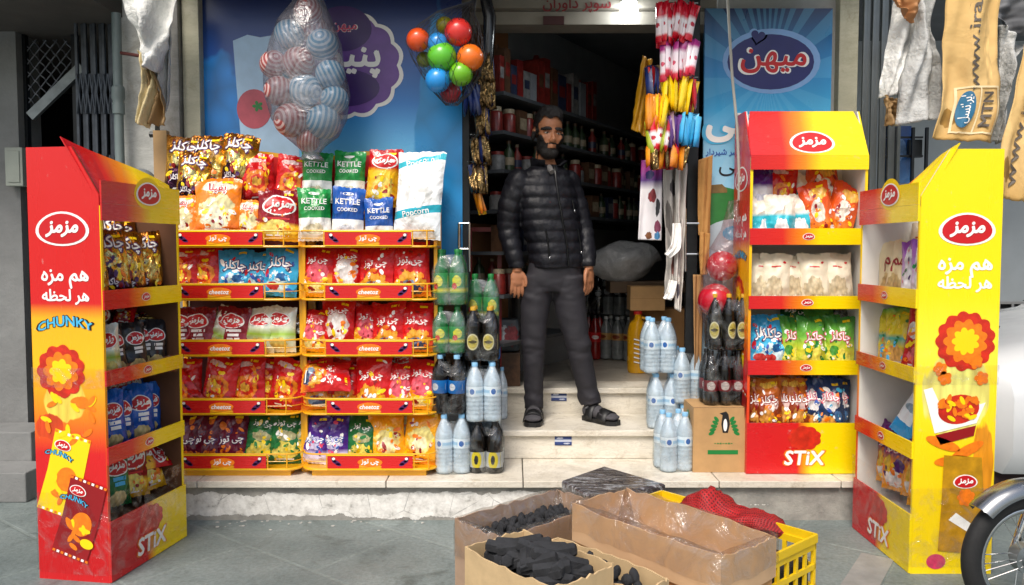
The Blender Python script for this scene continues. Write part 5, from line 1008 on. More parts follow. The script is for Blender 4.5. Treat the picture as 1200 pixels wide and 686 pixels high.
m = MB().box((-.115, -.08, 0), (.115, .08, .16)); m.box((-.116, -.0805, .078), (.116, -.0801, .081), 1)
o = m.build('carton', [KR, KR2], bevel=.003, origin=(0, 0, 0)); o.location = pf(757, 5.42, FZ+.415); tag(o, 'small plain carton sitting above the yellow oil jug indoors', 'carton')
o = MB().box((-.2, -.14, 0), (.2, .14, .413)).build('stand_box', KR2, bevel=.003, origin=(0, 0, 0)); o.location = pf(775, 5.63, FZ); tag(o, 'brown box behind the oil jug carrying the small carton', 'box')
# counter and grey plastic sack behind the man
t = thing('counter', 'low brown wooden counter in the dim shop carrying a grey sack', 'counter', pf(735, 5.7, FZ)); MB().box((-.14, -.16, .52), (.7, .1, .60)).build('counter_top', M('counter wood', '#5f4a34', .5, var=.25, vs=5), t, bevel=.006); MB().box((.5, -.1, 0), (.66, .08, .519)).build('counter_leg', DBR, t)
m = MB(); rg = []
for i in range(15):
    f = i/14; r = (.02+.98*sin(pi*min(1, f*1.02))**.5); q = []
    for j in range(28):
        a = 2*pi*j/28; n_ = 1+.28*NZ.noise(V((cos(a)*1.8+3, sin(a)*1.8, f*3))); q.append((-.27+.54*f+.03*sin(a), .16*r*cos(a)*n_, .135+.15*r*sin(a)*n_*(.72+.45*f)))
    rg.append(q)
o = m.rings(rg).build('plastic_sack', M('grey plastic', '#b4b5b6', .25, var=.25, vs=7, bump=(9, .9, .03), coat=.4), smooth=True, ang=0, origin=(0, 0, 0)); o.location = pf(727, 5.66, FZ+.602); tag(o, 'crumpled grey plastic sack lying on the brown counter', 'sack')
o = MB().ball((0, 0, 0), .13, 20, 0, 1, 1, .8).build('bucket_lid', DRD, smooth=True, origin=(0, 0, 0)); o.location = pf(700, 7.0, FZ+.85); bpy.data.objects.remove(o)
# red frame rack with dark things just inside
t = thing('crate_rack', 'red metal rack holding dark bottles just inside the doorway', 'rack', (X(571, 4.86), 4.86, FZ))
RM = M('red metal', '#8f1518', .4, var=.1); x0, x1, zt = -.1, .075, .94; m = MB()
for x in (x0, x1):
    for y in (-.07, .09): m.box((x-.012, y-.012, 0), (x+.012, y+.012, zt))
for z in (.25, .58, zt): m.box((x0-.012, -.083, z-.012), (x1+.012, -.059, z+.012)); m.box((x0-.012, .079, z-.012), (x1+.012, .103, z+.012))
m.build('rack_frame', RM, t)
for z in (.265, .595): MB().box((x0, -.07, z-.004), (x1, .09, z)).build('shelf', RM, t)
for i in range(2):
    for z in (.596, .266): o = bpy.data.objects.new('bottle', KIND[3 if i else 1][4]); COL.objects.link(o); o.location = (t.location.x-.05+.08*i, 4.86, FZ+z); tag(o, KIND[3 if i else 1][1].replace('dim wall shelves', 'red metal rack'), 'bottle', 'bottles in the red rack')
PAT = P('patterned sack', [(0, '#3c4650'), (1, '#4a525c')], [(.3, .5, .3, .3, '#9aa2aa', .6), (.7, .5, .3, .3, '#7a3038', .6)], rough=.5)
m = MB().box((-.075, -.06, 0), (.075, .06, .20)); o = m.build('sack', PAT, bevel=.02, origin=(0, 0, 0)); o.location = pf(594, 4.86, FZ+.205); tag(o, 'grey patterned small sack on a brown box behind the bottles', 'sack')
o = MB().box((-.08, -.07, 0), (.08, .07, .203)).build('box', DBR, bevel=.004, origin=(0, 0, 0)); o.location = pf(594, 4.86, FZ); tag(o, 'dark brown box on the floor under the patterned sack', 'box')
o = bottle('water'); o.location = pf(588, 4.6, ZS1+.001); o.scale = (.8, .8, 1); tag(o, 'lone water bottle standing on the step beside the malt packs', 'bottle')
# ------------------------------------------------------------ the neighbour by the gate
nb = thing('neighbour_building', 'grey neighbouring entrance behind black folding gates', 'building', (-3.2, 4.9, 0))
def np_(name, mb, m, **k): return mb.build(name, m, nb, world=True, **k)
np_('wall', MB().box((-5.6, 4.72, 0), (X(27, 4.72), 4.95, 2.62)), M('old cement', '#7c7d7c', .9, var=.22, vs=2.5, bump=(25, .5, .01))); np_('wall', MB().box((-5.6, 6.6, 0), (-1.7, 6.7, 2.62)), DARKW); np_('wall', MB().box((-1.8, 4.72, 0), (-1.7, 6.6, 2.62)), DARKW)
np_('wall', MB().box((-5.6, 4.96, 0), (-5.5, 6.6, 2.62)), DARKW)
np_('soffit', MB().box((-5.6, 3.9, 2.60), (X(147, 4.4), 6.7, 2.74)), M('grimy soffit', '#4d4945', .8, var=.3, vs=2))
OC = M('old cement', '#7c7d7c', .9, var=.22, vs=2.5, bump=(25, .5, .01)); np_('step', MB().box((-3.4, 4.45, 0), (X(30, 4.45), 4.715, .32)), OC, bevel=.006); np_('step', MB().box((-3.4, 4.2, 0), (X(22, 4.2), 4.445, .16)), OC, bevel=.006)
np_('floor', MB().box((X(40, 4.7), 4.5, 0), (-1.86, 6.6, .16)), PLAST)
o = MB().box((0, 0, 0), (.10, .07, .22)).box((.015, -.006, .02), (.085, .0, .20)).build('meter_box', M('pale box paint', '#9aa096', .5), bevel=.005, origin=(0, 0, 0)); o.location = (at(6, 218, 4.64).x, 4.645, at(6, 218, 4.64).z); tag(o, 'pale grey electric meter box on the wall beside the red-sided stand', 'meter box')
GB = M('gate bar paint', '#4d535b', .45, .4, var=.3, vs=20); GM = M('black gate paint', '#1c2024', .4, .4, var=.3, vs=30); GS = M('worn steel', '#7c8488', .4, .6, var=.25, vs=12)
t = thing('folding_gate', 'black folding scissor gate with close upright bars', 'gate', (X(118, 4.56), 4.56, 0))
m = MB()
for i in range(9):
    x = X(98+i*5.2, 4.56); m.box((x-.007, 4.545+.02*(i % 2), .02), (x+.007, 4.562+.02*(i % 2), 2.599))
m.build('bars', GB, t, world=True)
for z in (.3, .75, 1.2, 1.65, 2.1):
    m = MB()
    for i in range(8):
        x, x2 = X(98+i*5.2, 4.56), X(98+(i+1)*5.2, 4.56)
        for s_ in (0, 1): m.tube([(x, 4.54, z+.22*s_), (x2, 4.54, z+.22*(1-s_))], .005, 5)
    m.build('lattice', GB, t, world=True)
t = thing('mesh_gate', 'black wire mesh gate panel with a steel diagonal brace', 'gate', (X(66, 4.8), 4.8, 0)); m = MB()
for x in (37, 96): m.box((X(x, 4.8)-.016, 4.78, .0), (X(x, 4.8)+.016, 4.815, 2.599))
m.build('gate_frame', GM, t, world=True); m = MB()
x0, x1 = X(39, 4.8), X(94, 4.8)
for i in range(15):
    for s_ in (1, -1):
        pts = []
        for k in range(15):
            f = k/14; x = x0+(x1-x0)*f; z = 1.75+i*.075+(.34*f if s_ > 0 else .34-.34*f)-.3
            lim = at(39+55*f, 150-75*f, 4.8).z
            if lim < z < 2.59: pts.append((x, 4.8+.006*(k % 2), z+.006*(k % 2)))
        if len(pts) > 1: m.tube(pts, .0045, 5)
m.build('wire_mesh', M('mesh wire', '#5b5f66', .4, .5), t, world=True)
m = MB(); p, q = at(36, 137, 4.77), at(97, 78, 4.77); d = (q-p); a_ = math.atan2(d.z, d.x); m.obox((p+q)/2, (d.length, .03, .055), Matrix.Rotation(-a_, 3, 'Y')); m.build('brace', GS, t, world=True)
o = MB().box((-.28, 0, 0), (.0, .03, .055)); 
q = thing('stair_rail', 'worn pale steel handrail sloping behind the meter box', 'handrail', at(0, 108, 5.0)); p1, p2 = at(-20, 125, 5.0), at(24, 78, 5.0); d = p2-p1; MB().obox((p1+p2)/2, (d.length, .03, .06), Matrix.Rotation(-math.atan2(d.z, d.x), 3, 'Y')).build('rail', GS, q, world=True); MB().box((p2.x-.015, 4.985, 0), (p2.x+.015, 5.015, p2.z)).build('post', GM, q, world=True)
t = thing('drain_pipe', 'grey green drain pipe with a collar beside the folding gate', 'pipe', (X(144, 4.36), 4.36, 0)); PM = M('pipe paint', '#6f7c7c', .45, var=.12, vs=8)
MB().tube([(t.location.x, 4.36, 0), (t.location.x, 4.36, 1.3), (t.location.x, 4.36, 2.6)], .024, 14).build('pipe', PM, t, world=True, smooth=True)
zc = at(144, 115, 4.36).z; MB().lathe([(.024, -.09), (.031, -.085), (.031, -.03), (.028, -.02), (.034, .0), (.034, .05), (.03, .06), (.024, .065)], 16, (t.location.x, 4.36, zc)).build('collar', PM, t, world=True, smooth=True)
TARP = M('white tarpaulin', '#dcdcd8', .75, var=.16, vs=5, bump=(14, .9, .03)); GT = M('grey tarpaulin', '#b9bab8', .75, var=.2, vs=5, bump=(14, .9, .03)); YB = P('tan banner', [(0, '#c19a58'), (.2, '#d6b478'), (1, '#cfa968')], [(.2, .15, .15, .05, '#9a7434', .6), (.8, .5, .06, .3, '#dcb878', .5)], rough=.8, coat=0, bump=(5, .5, .02))
sheet('tarpaulin', 'white plastic tarpaulin gathered down beside the drain pipe', 'tarpaulin', [(136, -14), (145, 14), (156, 34), (160, 56), (163, 80)], [(203, -14), (199, 20), (193, 48), (187, 66), (181, 84)], 4.05, TARP, fold=.05, seed=.4)
sheet('tarpaulin', 'grey tarpaulin strip hanging against the marble pillar', 'tarpaulin', [(170, -12), (176, 40), (180, 80), (184, 128)], [(200, -12), (199, 40), (197, 80), (192, 132)], 4.14, GT, fold=.03, seed=2.4)
sheet('torn_banner', 'torn tan paper banner end curling by the drain pipe', 'banner', [(164, 60), (166, 85), (162, 118), (155, 142)], [(169, 66), (176, 84), (179, 104), (172, 150)], 4.06, M('cream paper', '#cbb98c', .8, var=.15, vs=9, bump=(14, .8, .02)), fold=.03, seed=1)
sheet('torn_banner', 'brown inner flap of the torn banner near the marble pillar', 'banner', [(172, 70), (177, 92), (176, 120), (168, 146)], [(176, 74), (187, 98), (193, 122), (192, 147)], 4.1, M('brown paper', '#8d7048', .7, var=.2), fold=.03, seed=3)
o = tag(MB().tube([at(176, 158, 4.26), at(190, 158, 4.26), at(193, 172, 4.26), at(193, 200, 4.28)], .016, 8).build('bracket_pipe', DSTEEL, smooth=True, origin=at(184, 158, 4.26)), 'short dark bent pipe below the torn tan banner', 'pipe')
o = tag(MB().tube([at(140, 62, 4.36), at(166, 66, 4.3)], .009, 8).build('banner_rod', M('rust rod', '#5a2a26', .6), smooth=True, origin=at(153, 64, 4.3)), 'thin rusty rod holding the tarpaulin from the drain pipe', 'rod')
o = MB().box((0, 0, 0), (.07, .04, .34)).build('timber', M('pale timber', '#a8875c', .7, var=.2, vs=6), origin=(0, 0, 0)); o.location = at(181, 230, 4.22); tag(o, 'pale wooden board standing behind the red-sided stand', 'board')
q = thing('satellite_lamp', 'round grey fitting showing behind the red-sided stand top', 'fitting', at(165, 213, 4.25)); m = MB().lathe([(0, .04), (.04, .037), (.065, .02), (.075, 0), (.06, -.02)], 24); o = m.build('dish', M('dull grey fitting', '#6d7274', .5), q, smooth=True); o.rotation_euler = (R(70), 0, R(20)); MB().tube([(0, 0, 0), (0, .1, -.04), (.0, .12, -.30)], .012, 8).build('arm', DSTEEL, q)
# ------------------------------------------------------------ the far side by the yellow stand
t = thing('folding_shutter', 'grey folded shutter of close upright slats beside the navy poster', 'shutter', (X(1024, 4.5), 4.5, 0)); m = MB()
for i in range(9): x = X(1006+i*5.2, 4.5); m.box((x-.009, 4.48+.016*(i % 2), 0), (x+.009, 4.5+.016*(i % 2), 2.74))
m.build('slats', ALU, t, world=True, bevel=.002)
mw = thing('corner_building', 'plain grey rendered wall with a dark grille beyond the yellow-sided stand', 'building', (3.4, 6.0, 0))
MB().box((X(1040, 4.62)+.02, 6.0, 0), (8, 6.2, 3.6)).build('wall', M('blue grey render', '#9ea6aa', .85, var=.1, vs=3), mw, world=True)
m = MB(); a, b = at(1168, 415, 5.97), at(1250, 355, 5.97)
m.box((a.x, 5.9850, a.z), (b.x, 5.9980, b.z), 0)
for i in range(8): m.box((a.x, 5.9620, a.z+(b.z-a.z)*i/7-.009), (b.x, 5.9840, a.z+(b.z-a.z)*i/7+.009), 1)
for i in range(6): m.box((a.x+(b.x-a.x)*i/5-.009, 5.9580, a.z), (a.x+(b.x-a.x)*i/5+.009, 5.9615, b.z), 1)
m.build('grille', [BLKP, GREYW], mw, world=True)
c = at(1058, 178, 5.2); MB().box((at(1038, 200, 5.2).x, 5.19, at(1038, 215, 5.2).z), (at(1066, 200, 5.2).x, 5.24, at(1038, 148, 5.2).z)).build('sign', P('blue sign', [(0, '#4a7ab0'), (.5, '#2a5a9a'), (1, '#1c3f7a')], [(.5, .6, .3, .2, '#7aa0d0', .4)], rough=.3), mw, world=True)
m = MB()
for y0, y1 in ((160, 162), (182, 184)): m.box((at(1036, y1, 5.1).x, 5.1, at(1036, y1, 5.1).z), (at(1082, y0, 5.1).x, 5.12, at(1082, y0, 5.1).z))
for x in (1044, 1066, 1082): m.box((at(x, 215, 5.1).x, 5.08, at(x, 222, 5.1).z), (at(x+3, 215, 5.1).x, 5.0985, at(x, 150, 5.1).z))
m.box((at(1068, 184, 5.1).x, 5.13, at(1068, 184, 5.1).z), (at(1084, 160, 5.1).x, 5.16, at(1068, 163, 5.1).z)); m.build('railing', DSTEEL, mw, world=True)
sheet('tarpaulin', 'white tarpaulin flap hanging highest beside the folded shutter', 'tarpaulin', [(1047, -4), (1044, 30), (1040, 70), (1033, 114)], [(1080, 8), (1079, 45), (1066, 75), (1052, 112)], 4.08, TARP, fold=.03, seed=1)
sheet('tarpaulin', 'grey tarpaulin twisted at the top and torn square below', 'tarpaulin', [(1068, -14), (1073, 22), (1068, 60), (1055, 100), (1050, 148)], [(1097, -14), (1092, 28), (1103, 60), (1107, 90), (1105, 138)], 4.02, GT, fold=.04, seed=2)
sheet('torn_banner', 'brown curled tarpaulin bottom under the white flap', 'banner', [(1036, 112), (1034, 125), (1037, 148)], [(1049, 116), (1054, 130), (1055, 146)], 4.06, M('brown paper', '#8d7048'), fold=.03, seed=3)
sheet('torn_banner', 'tan fold of tarpaulin drooping from above the white flap', 'banner', [(1036, -14), (1046, 2), (1056, 10)], [(1074, -14), (1073, 10), (1071, 27)], 3.98, M('rust paper', '#a8764a', .7, var=.2), fold=.03, seed=4)
def mtn(m, pt):
    K = 1/1.35
    def fn(x, y, l): return pt(x, y, l+1)
    def put(t, u, v, L, wd, mi, bold, l=1):
        vs, fs, ex = text2d(t, L, bold=bold); hmax = max(abs(y) for x, y in vs)
        m.add([fn(u-y*wd/hmax, v+x, l+e) for (x, y), e in zip(vs, ex)], fs, mi)
    put('www.irancell.ir', .50, .775, .93, .085, 0, .02)
    def strip(u0, u1, v0, v1):
        k_ = 16; long_u = u1-u0 > v1-v0; P_ = []
        for i_ in range(k_+1):
            f = i_/k_
            P_ += [fn(u0+(u1-u0)*f, v0, 1.), fn(u0+(u1-u0)*f, v1, 1.)] if long_u else [fn(u0, v0+(v1-v0)*f, 1.), fn(u1, v0+(v1-v0)*f, 1.)]
        m.add(P_, [(2*i_, 2*i_+1, 2*i_+3, 2*i_+2) for i_ in range(k_)], 3)
    for q_ in ((.25, .29, .06, .335), (.91, .95, .06, .335), (.29, .91, .06, .072), (.29, .91, .323, .335), (.60, .625, .072, .323)): strip(*q_)
    e = ell(.13, .105); m.add([fn(.42+x, .2+y, 2.2) for x, y in e[0]], e[1], 1); put('ایرانسل', .42, .2, .16, .085, 2, .02, 3); put('MTN', .74, .2, .19, .085, 0, .05, 3)
mtn.mats = [M('grey brown ink', '#5a5148', .6), M('teal blue ink', '#2a6a8e', .5), WHITE, M('pale line ink', '#e2cfa4', .6), M('tan ink', '#c39a55', .6)]
sheet('banner', 'tan banner lettered with a web address and MTN, hanging above the yellow-sided stand', 'banner', [(1117, -32), (1109, 20), (1106, 70), (1104, 118), (1093, 162)], [(1182, -32), (1172, 20), (1169, 70), (1172, 118), (1160, 168)], 3.92, YB, fold=.02, seed=0, dec=mtn)
def wwi(m, pt):
    vs, fs, ex = text2d('www.irancell.ir', .9, bold=.02); hm = max(abs(y) for x, y in vs)
    m.add([pt(.36-y*.10/hm, .53+x, 2+e) for (x, y), e in zip(vs, ex)], fs, 0)
wwi.mats = mtn.mats
sheet('banner', 'second tan web address banner slanting beside the MTN banner', 'banner', [(1216, 10), (1202, 60), (1188, 120), (1172, 172), (1166, 230)], [(1262, 10), (1248, 60), (1236, 120), (1226, 180), (1218, 240)], 3.8, YB, fold=.02, seed=5, dec=wwi)
sheet('tarpaulin', 'dark grey tarpaulin bunched high between the two tan banners', 'tarpaulin', [(1176, -14), (1170, 14), (1174, 34)], [(1240, -14), (1232, 20), (1224, 48)], 4.1, M('dark tarpaulin', '#5a5c60', .6, var=.2), fold=.04, seed=6)
sheet('tarpaulin', 'pale grey tarpaulin loop between the two tan banners', 'tarpaulin', [(1168, 30), (1172, 80), (1170, 120), (1166, 166)], [(1205, 52), (1192, 70), (1180, 110), (1172, 168)], 4.12, GT, fold=.04, seed=7)
# white car parked beyond the stand
CARW = M('white car paint', '#d8dadb', .2, var=.02, coat=.8); GLS = M('dark car glass', '#1c2226', .06, var=.1, coat=.5); TYR = M('tyre rubber', '#1a1a1b', .75, var=.15, vs=30, bump=(60, .3, .003)); LAMP = M('headlamp', '#b9c2c8', .1, .3, coat=.8)
cx0 = X(1167, 3.95); t = thing('parked_car', 'white parked car whose rounded bumper shows past the yellow-sided stand', 'car', (cx0, 4.78, 0), R(-90))
def carsec(y, hw, z0, z1, zr, hr):
    P_ = [(-hw*.9, z0), (-hw, z0+.12), (-hw, z1-.12), (-hw*.94, z1), (-hr, zr), (-hr*.6, zr+.03), (hr*.6, zr+.03), (hr, zr), (hw*.94, z1), (hw, z1-.12), (hw, z0+.12), (hw*.9, z0)]
    return [V((x, y, z)) for x, z in P_]
secs = [carsec(.02, .55, .32, .62, .64, .5), carsec(.0, .70, .24, .66, .70, .6), carsec(.12, .82, .2, .72, .76, .7), carsec(.7, .85, .2, .82, .88, .74), carsec(1.1, .85, .2, .88, .95, .74), carsec(1.75, .85, .2, .92, 1.4, .6), carsec(3.0, .85, .2, .92, 1.42, .6), carsec(3.7, .85, .2, .9, .98, .72), carsec(4.1, .8, .24, .85, .9, .68)]
MB().rings(secs).build('body', CARW, t, smooth=True, ang=35)
for s_ in (-1, 1):
    MB().ball((s_*.6, .06, .6), .1, 16, 0, 1.1, .55, .8).build('headlight', LAMP, t, smooth=True, ang=0)
    for y in (.75, 3.35):
        wl = MB().tube([(s_*.72, y, .3), (s_*.78, y, .3), (s_*.87, y, .3)], [.29, .3, .28], 28).build('wheel', TYR, t, smooth=True); MB().tube([(s_*.86, y, .3), (s_*.875, y, .3)], .18, 20).build('rim', ALU, wl)
    MB().add([(s_*.853, 1.3, .95), (s_*.853, 3.45, .95), (s_*.65, 3.0, 1.38), (s_*.65, 1.85, 1.38)], [(0, 1, 2, 3)]).build('side_window', GLS, t)
MB().add([(-.72, 1.12, .99), (.72, 1.12, .99), (.58, 1.7, 1.385), (-.58, 1.7, 1.385)], [(0, 1, 2, 3)]).build('windscreen', GLS, t)
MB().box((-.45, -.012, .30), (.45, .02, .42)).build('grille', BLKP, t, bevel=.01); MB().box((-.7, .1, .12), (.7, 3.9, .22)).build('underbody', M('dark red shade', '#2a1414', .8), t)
# motorcycle, mostly out of view, its front wheel at the frame edge
MY = 2.80; mc = at(1203, 668, MY); mr = .247
t = thing('motorcycle', 'parked motorcycle with chrome mudguard over its thin front wheel', 'motorcycle', (mc.x, MY, 0)); t.rotation_euler = (0, 0, R(6)); CZ = mr+.003
wl = bpy.data.objects.new('wheel', None); 
def torus(R_, r_, n=48, k=10, sy=1.): 
    return MB().rings([[V(((R_+r_*cos(2*pi*j/k))*cos(2*pi*i/n), r_*sin(2*pi*j/k)*sy, (R_+r_*cos(2*pi*j/k))*sin(2*pi*i/n))) for j in range(k)] for i in range(n+1)], cap=False)
for x, nm in ((0, 'a'), (1.22, 'b')):
    w_ = torus(mr-.034, .034, sy=.9).build('wheel', TYR, t, smooth=True, ang=0); w_.location = (x, 0, CZ)
    torus(mr-.072, .012).build('rim', CHR, w_, smooth=True, ang=0)
    m = MB().tube([(0, -.05, 0), (0, .05, 0)], .035, 16); m.tube([(0, -.02, 0), (0, .02, 0)], .055, 20)
    m.build('hub', ALU, w_, smooth=True); m = MB()
    for i in range(18): a = 2*pi*i/18; m.tube([(.035*cos(a), .02*(-1)**i, .035*sin(a)), ((mr-.07)*cos(a+.25*(-1)**(i//2)), 0, (mr-.07)*sin(a+.25*(-1)**(i//2)))], .0018, 5)
    m.build('spokes', CHR, w_)
rg = []
for i in range(25):
    a = R(18+i*4.95); c_, s_ = cos(a), sin(a); q = []
    for k, (dr, dy) in enumerate([(-.02, -.052), (.005, -.05), (.022, -.03), (.027, 0), (.022, .03), (.005, .05), (-.02, .052), (-.014, .046), (.008, .043), (.02, .0), (.008, -.043), (-.014, -.046)]): rr = mr+.012+dr; q.append((rr*c_, dy, CZ+rr*s_))
    rg.append(q)
MB().rings(rg).build('mudguard', M('dull chrome', '#94979a', .24, .95, var=.1), t, smooth=True, ang=50)
for s_ in (-1, 1): MB().tube([(0, s_*.065, CZ), (.10, s_*.068, CZ+.28), (.22, s_*.06, CZ+.62)], [.016, .018, .018], 10).build('fork', CHR, t, smooth=True)
MB().tube([(.30, -.34, CZ+.70), (.24, -.22, CZ+.74), (.22, 0, CZ+.66), (.24, .22, CZ+.74), (.30, .34, CZ+.70)], .012, 8).build('handlebar', CHR, t, smooth=True)
MB().ball((.12, 0, CZ+.55), .085, 16, 0, .8, 1, 1).build('headlight', CHR, t, smooth=True, ang=0)
MB().ball((.55, 0, CZ+.48), .2, 20, 0, 1.2, .6, .55).build('fuel_tank', M('dark red paint', '#5a1214', .2, coat=.8), t, smooth=True, ang=0); MB().ball((1.0, 0, CZ+.45), .25, 16, 0, 1.3, .5, .25).build('seat', BLKP, t, smooth=True, ang=0)
m = MB().tube([(.22, 0, CZ+.6), (.3, 0, CZ+.15), (.75, 0, CZ), (1.22, .08, CZ)], .02, 8); m.tube([(.22, 0, CZ+.55), (.8, 0, CZ+.4), (1.22, .08, CZ)], .018, 8); m.build('frame', GM, t, smooth=True)
MB().box((.42, -.12, CZ-.1), (.75, .12, CZ+.22)).build('engine', ALU, t, bevel=.03); m = MB().tube([(.6, .06, CZ-.08), (.62, .2, -.0+.01)], .01, 6).build('side_stand', GM, t)
# ------------------------------------------------------------ cartons of charcoal in front
CARD2 = M('light card', '#c2a67c', .8, var=.12, vs=14, bump=(70, .25, .003)); CHAR = M('charcoal', '#232427', .9, var=.6, vs=16, bump=(40, .7, .006)); POLY = film('wrap film', '#e9e2da', .86, .1, (7, .9, .03), .22)
def carton(label, P0, P1, wd, z0, z1, mat, fill=None, liner=False, group=None, rag=.006, side=1, inner=None):
    """open carton: P0 to P1 is its long top edge, wd its width to the camera side"""
    a, b = V((P0[0], P0[1], 0)), V((P1[0], P1[1], 0)); d = b-a; L = d.length; rz = math.atan2(d.y, d.x)
    t = thing('open_carton', label, 'carton', (a.x, a.y, z0), rz); h = z1-z0; th = .006; W_ = -wd*side
    y0, y1 = min(0, W_), max(0, W_)
    m = MB(); rs_ = random.Random(int(L*1e4))
    def wall(p, q, nrm):
        n = 14; p, q = V(p), V(q); rows = []
        for i in range(n+1):
            f = i/n; c = p.lerp(q, f); c += V(nrm)*(.010*sin(f*pi)*1); tz = h+rs_.uniform(-rag, rag)
            rows.append([c+V((0, 0, .0)), c+V((0, 0, h*.5)), c+V((0, 0, tz)), c-V(nrm)*th+V((0, 0, tz)), c-V(nrm)*th+V((0, 0, h*.5)), c-V(nrm)*th])
        m.rings(rows)
    wall((0, y0, 0), (L, y0, 0), (0, -1, 0)); wall((L, y0+.0062, 0), (L, y1-.0062, 0), (1, 0, 0)); wall((L, y1, 0), (0, y1, 0), (0, 1, 0)); wall((0, y1-.0062, 0), (0, y0+.0062, 0), (-1, 0, 0))
    m.build('carton_walls', mat, t, smooth=True, ang=35); MB().box((.008, y0+.008, .002), (L-.008, y1-.008, .007)).build('carton_floor', mat, t)
    if liner:
        m = MB(); n = 90; rows = []
        for i in range(n):
            f = i/n*2*(L+y1-y0); 
            if f < L: p, nr = V((f, y0, 0)), V((0, -1, 0))
            elif f < L+y1-y0: p, nr = V((L, y0+f-L, 0)), V((1, 0, 0))
            elif f < 2*L+y1-y0: p, nr = V((L-(f-L-(y1-y0)), y1, 0)), V((0, 1, 0))
            else: p, nr = V((0, y1-(f-2*L-(y1-y0)), 0)), V((-1, 0, 0))
            k = lambda s_: NZ.noise(V((p.x*11, p.y*11, s_)))
            dz = h-liner if liner > .01 else h*.5
            rows.append([p+nr*(.014+.006*k(1))+V((0, 0, dz+.02*k(2))), p+nr*(.015+.006*k(3))+V((0, 0, h-.02)), p+nr*.008+V((0, 0, h+.008+.006*k(4))), p-nr*.014+V((0, 0, h+.008+.006*k(5))), p-nr*(.022+.014*(1+k(6)))+V((0, 0, h-.045)), p-nr*(.03+.03*(1+k(7)))+V((0, 0, max(.012, h-.12)))])
        rows.append(rows[0]); m.rings(rows, cap=False, closed=False); m.build('plastic_liner', POLY, t, smooth=True, ang=0)
    return t, rz, L
def briquette():
    m = MB(); pr = [(.0, -.055), (.017, -.055), (.021, -.050), (.021, .050), (.017, .055), (.0, .055)]
    m.lathe(pr, 6); return proto('charcoal_briquette', [CHAR], lambda: m)
BRQ = briquette()
LUMP = [proto('charcoal_piece', [CHAR], (lambda s_: (lambda: MB().ball((0, 0, 0), .022, 8, 0, 1+.3*sin(s_), .8, .7+.2*cos(s_))))(i*1.7)) for i in range(3)]
def heap(t, L, wd, z, n, mesh, label, group, r, hump, side=1, seed=0, nm='charcoal_briquette', lay=2):
    rs_ = random.Random(seed); M_ = Matrix.Translation(t.location) @ Matrix.Rotation(t.rotation_euler.z, 4, 'Z'); k = 0
    nx = max(2, int(math.sqrt(n*L/wd))); ny = max(2, int(math.ceil(n/nx)))
    for layer in range(lay):
        for i in range(nx-layer):
            for j in range(ny-layer):
                x = .03+(L-.06)*(i+.5+layer*.5+rs_.uniform(-.25, .25))/nx; y = -side*(.03+(wd-.06)*(j+.5+layer*.5+rs_.uniform(-.25, .25))/ny)
                x = min(max(.03+r, x), L-.03-r); y = -side*min(max(.03+r, abs(y)), wd-.03-r) if wd > .06+2*r+.01 else -side*wd/2
                zz = z-t.location.z+layer*.03+hump*(1-((x/L-.5)*2)**2)*(1-((abs(y)/wd-.5)*2)**2)+rs_.uniform(-.006, .006)
                o = bpy.data.objects.new(nm, mesh if not isinstance(mesh, list) else mesh[k % 3]); COL.objects.link(o); k += 1
                o.matrix_basis = M_ @ Matrix.Translation((x, y, zz)) @ Matrix.Rotation(rs_.uniform(0, 3.14) if isinstance(mesh, list) else rs_.choice([.5, .7, .9, 2.2])+rs_.uniform(-.25, .25), 4, 'Z') @ Matrix.Rotation(R(90)+rs_.uniform(-.4, .4), 4, 'Y')
                tag(o, label, 'charcoal', group)
    bl = MB().box((.012, min(-side*.012, -side*(wd-.012)), .02), (L-.012, max(-side*.012, -side*(wd-.012)), z-t.location.z-.012))
    return bl
def bed(t, b, label):
    o = b.build('charcoal_bed', CHAR, origin=(0, 0, 0)); o.location = t.location; o.rotation_euler = t.rotation_euler; o['kind'] = 'stuff'; o['label'] = label; o['category'] = 'charcoal'
zr = .42
def rim(px_, py_, z): 
    d = at(px_, py_, 1.)-V((0, 0, CAMH)); k = (z-CAMH)/d.z; return (d.x*k, k)
# front carton of long briquettes
a, b = rim(614, 621, .42), rim(719, 662, .42)
t, rz, L = carton('light brown open carton heaped with long charcoal briquettes, closest to the street', a, b, .247, 0, .42, CARD2)
bed(t, heap(t, L, .247, .372, 24, BRQ, 'long black charcoal briquette heaped in the closest carton', 'briquettes in the closest carton', .05, .035, seed=1), 'charcoal packed in the closest carton')
a, b = rim(654, 630, .36), rim(784, 678, .36)
t, rz, L = carton('narrow light brown carton squeezed between the briquette carton and the film-lined tray', a, b, .14, 0, .36, CARD2)
bed(t, heap(t, L, .14, .315, 16, LUMP, 'charcoal lump in the narrow squeezed carton', 'lumps in the narrow carton', .03, .01, seed=2, nm='charcoal_piece'), 'charcoal packed in the narrow carton')
a, b = rim(533, 609, .3), rim(652, 574, .3)
CPUR = M('brown carton', '#a68b74', .7, var=.15, vs=8)
t, rz, L = carton('large plastic-lined carton of small charcoal pieces close to the ledge', a, b, .27, 0, .3, CPUR, liner=.14)
bed(t, heap(t, L, .27, .235, 84, LUMP, 'small charcoal lump in the large plastic-lined carton', 'lumps in the plastic-lined carton', .02, .02, seed=3, nm='charcoal_piece', lay=1), 'charcoal packed in the plastic-lined carton')
a, b = rim(735, 573, .42), rim(910, 628, .42)
c_ = rim(675, 592, .42); wd_ = math.hypot(c_[0]-a[0], c_[1]-a[1])
KRT = M('tray card', '#c4a07a', .7, var=.08, vs=10); KRO = M('orange card', '#bf8a52', .7, var=.08, vs=10)
t, rz, L = carton('long empty brown tray carton lined with clear plastic, the widest in front', a, b, wd_, .285, .42, KRT, liner=.09)
tray = t
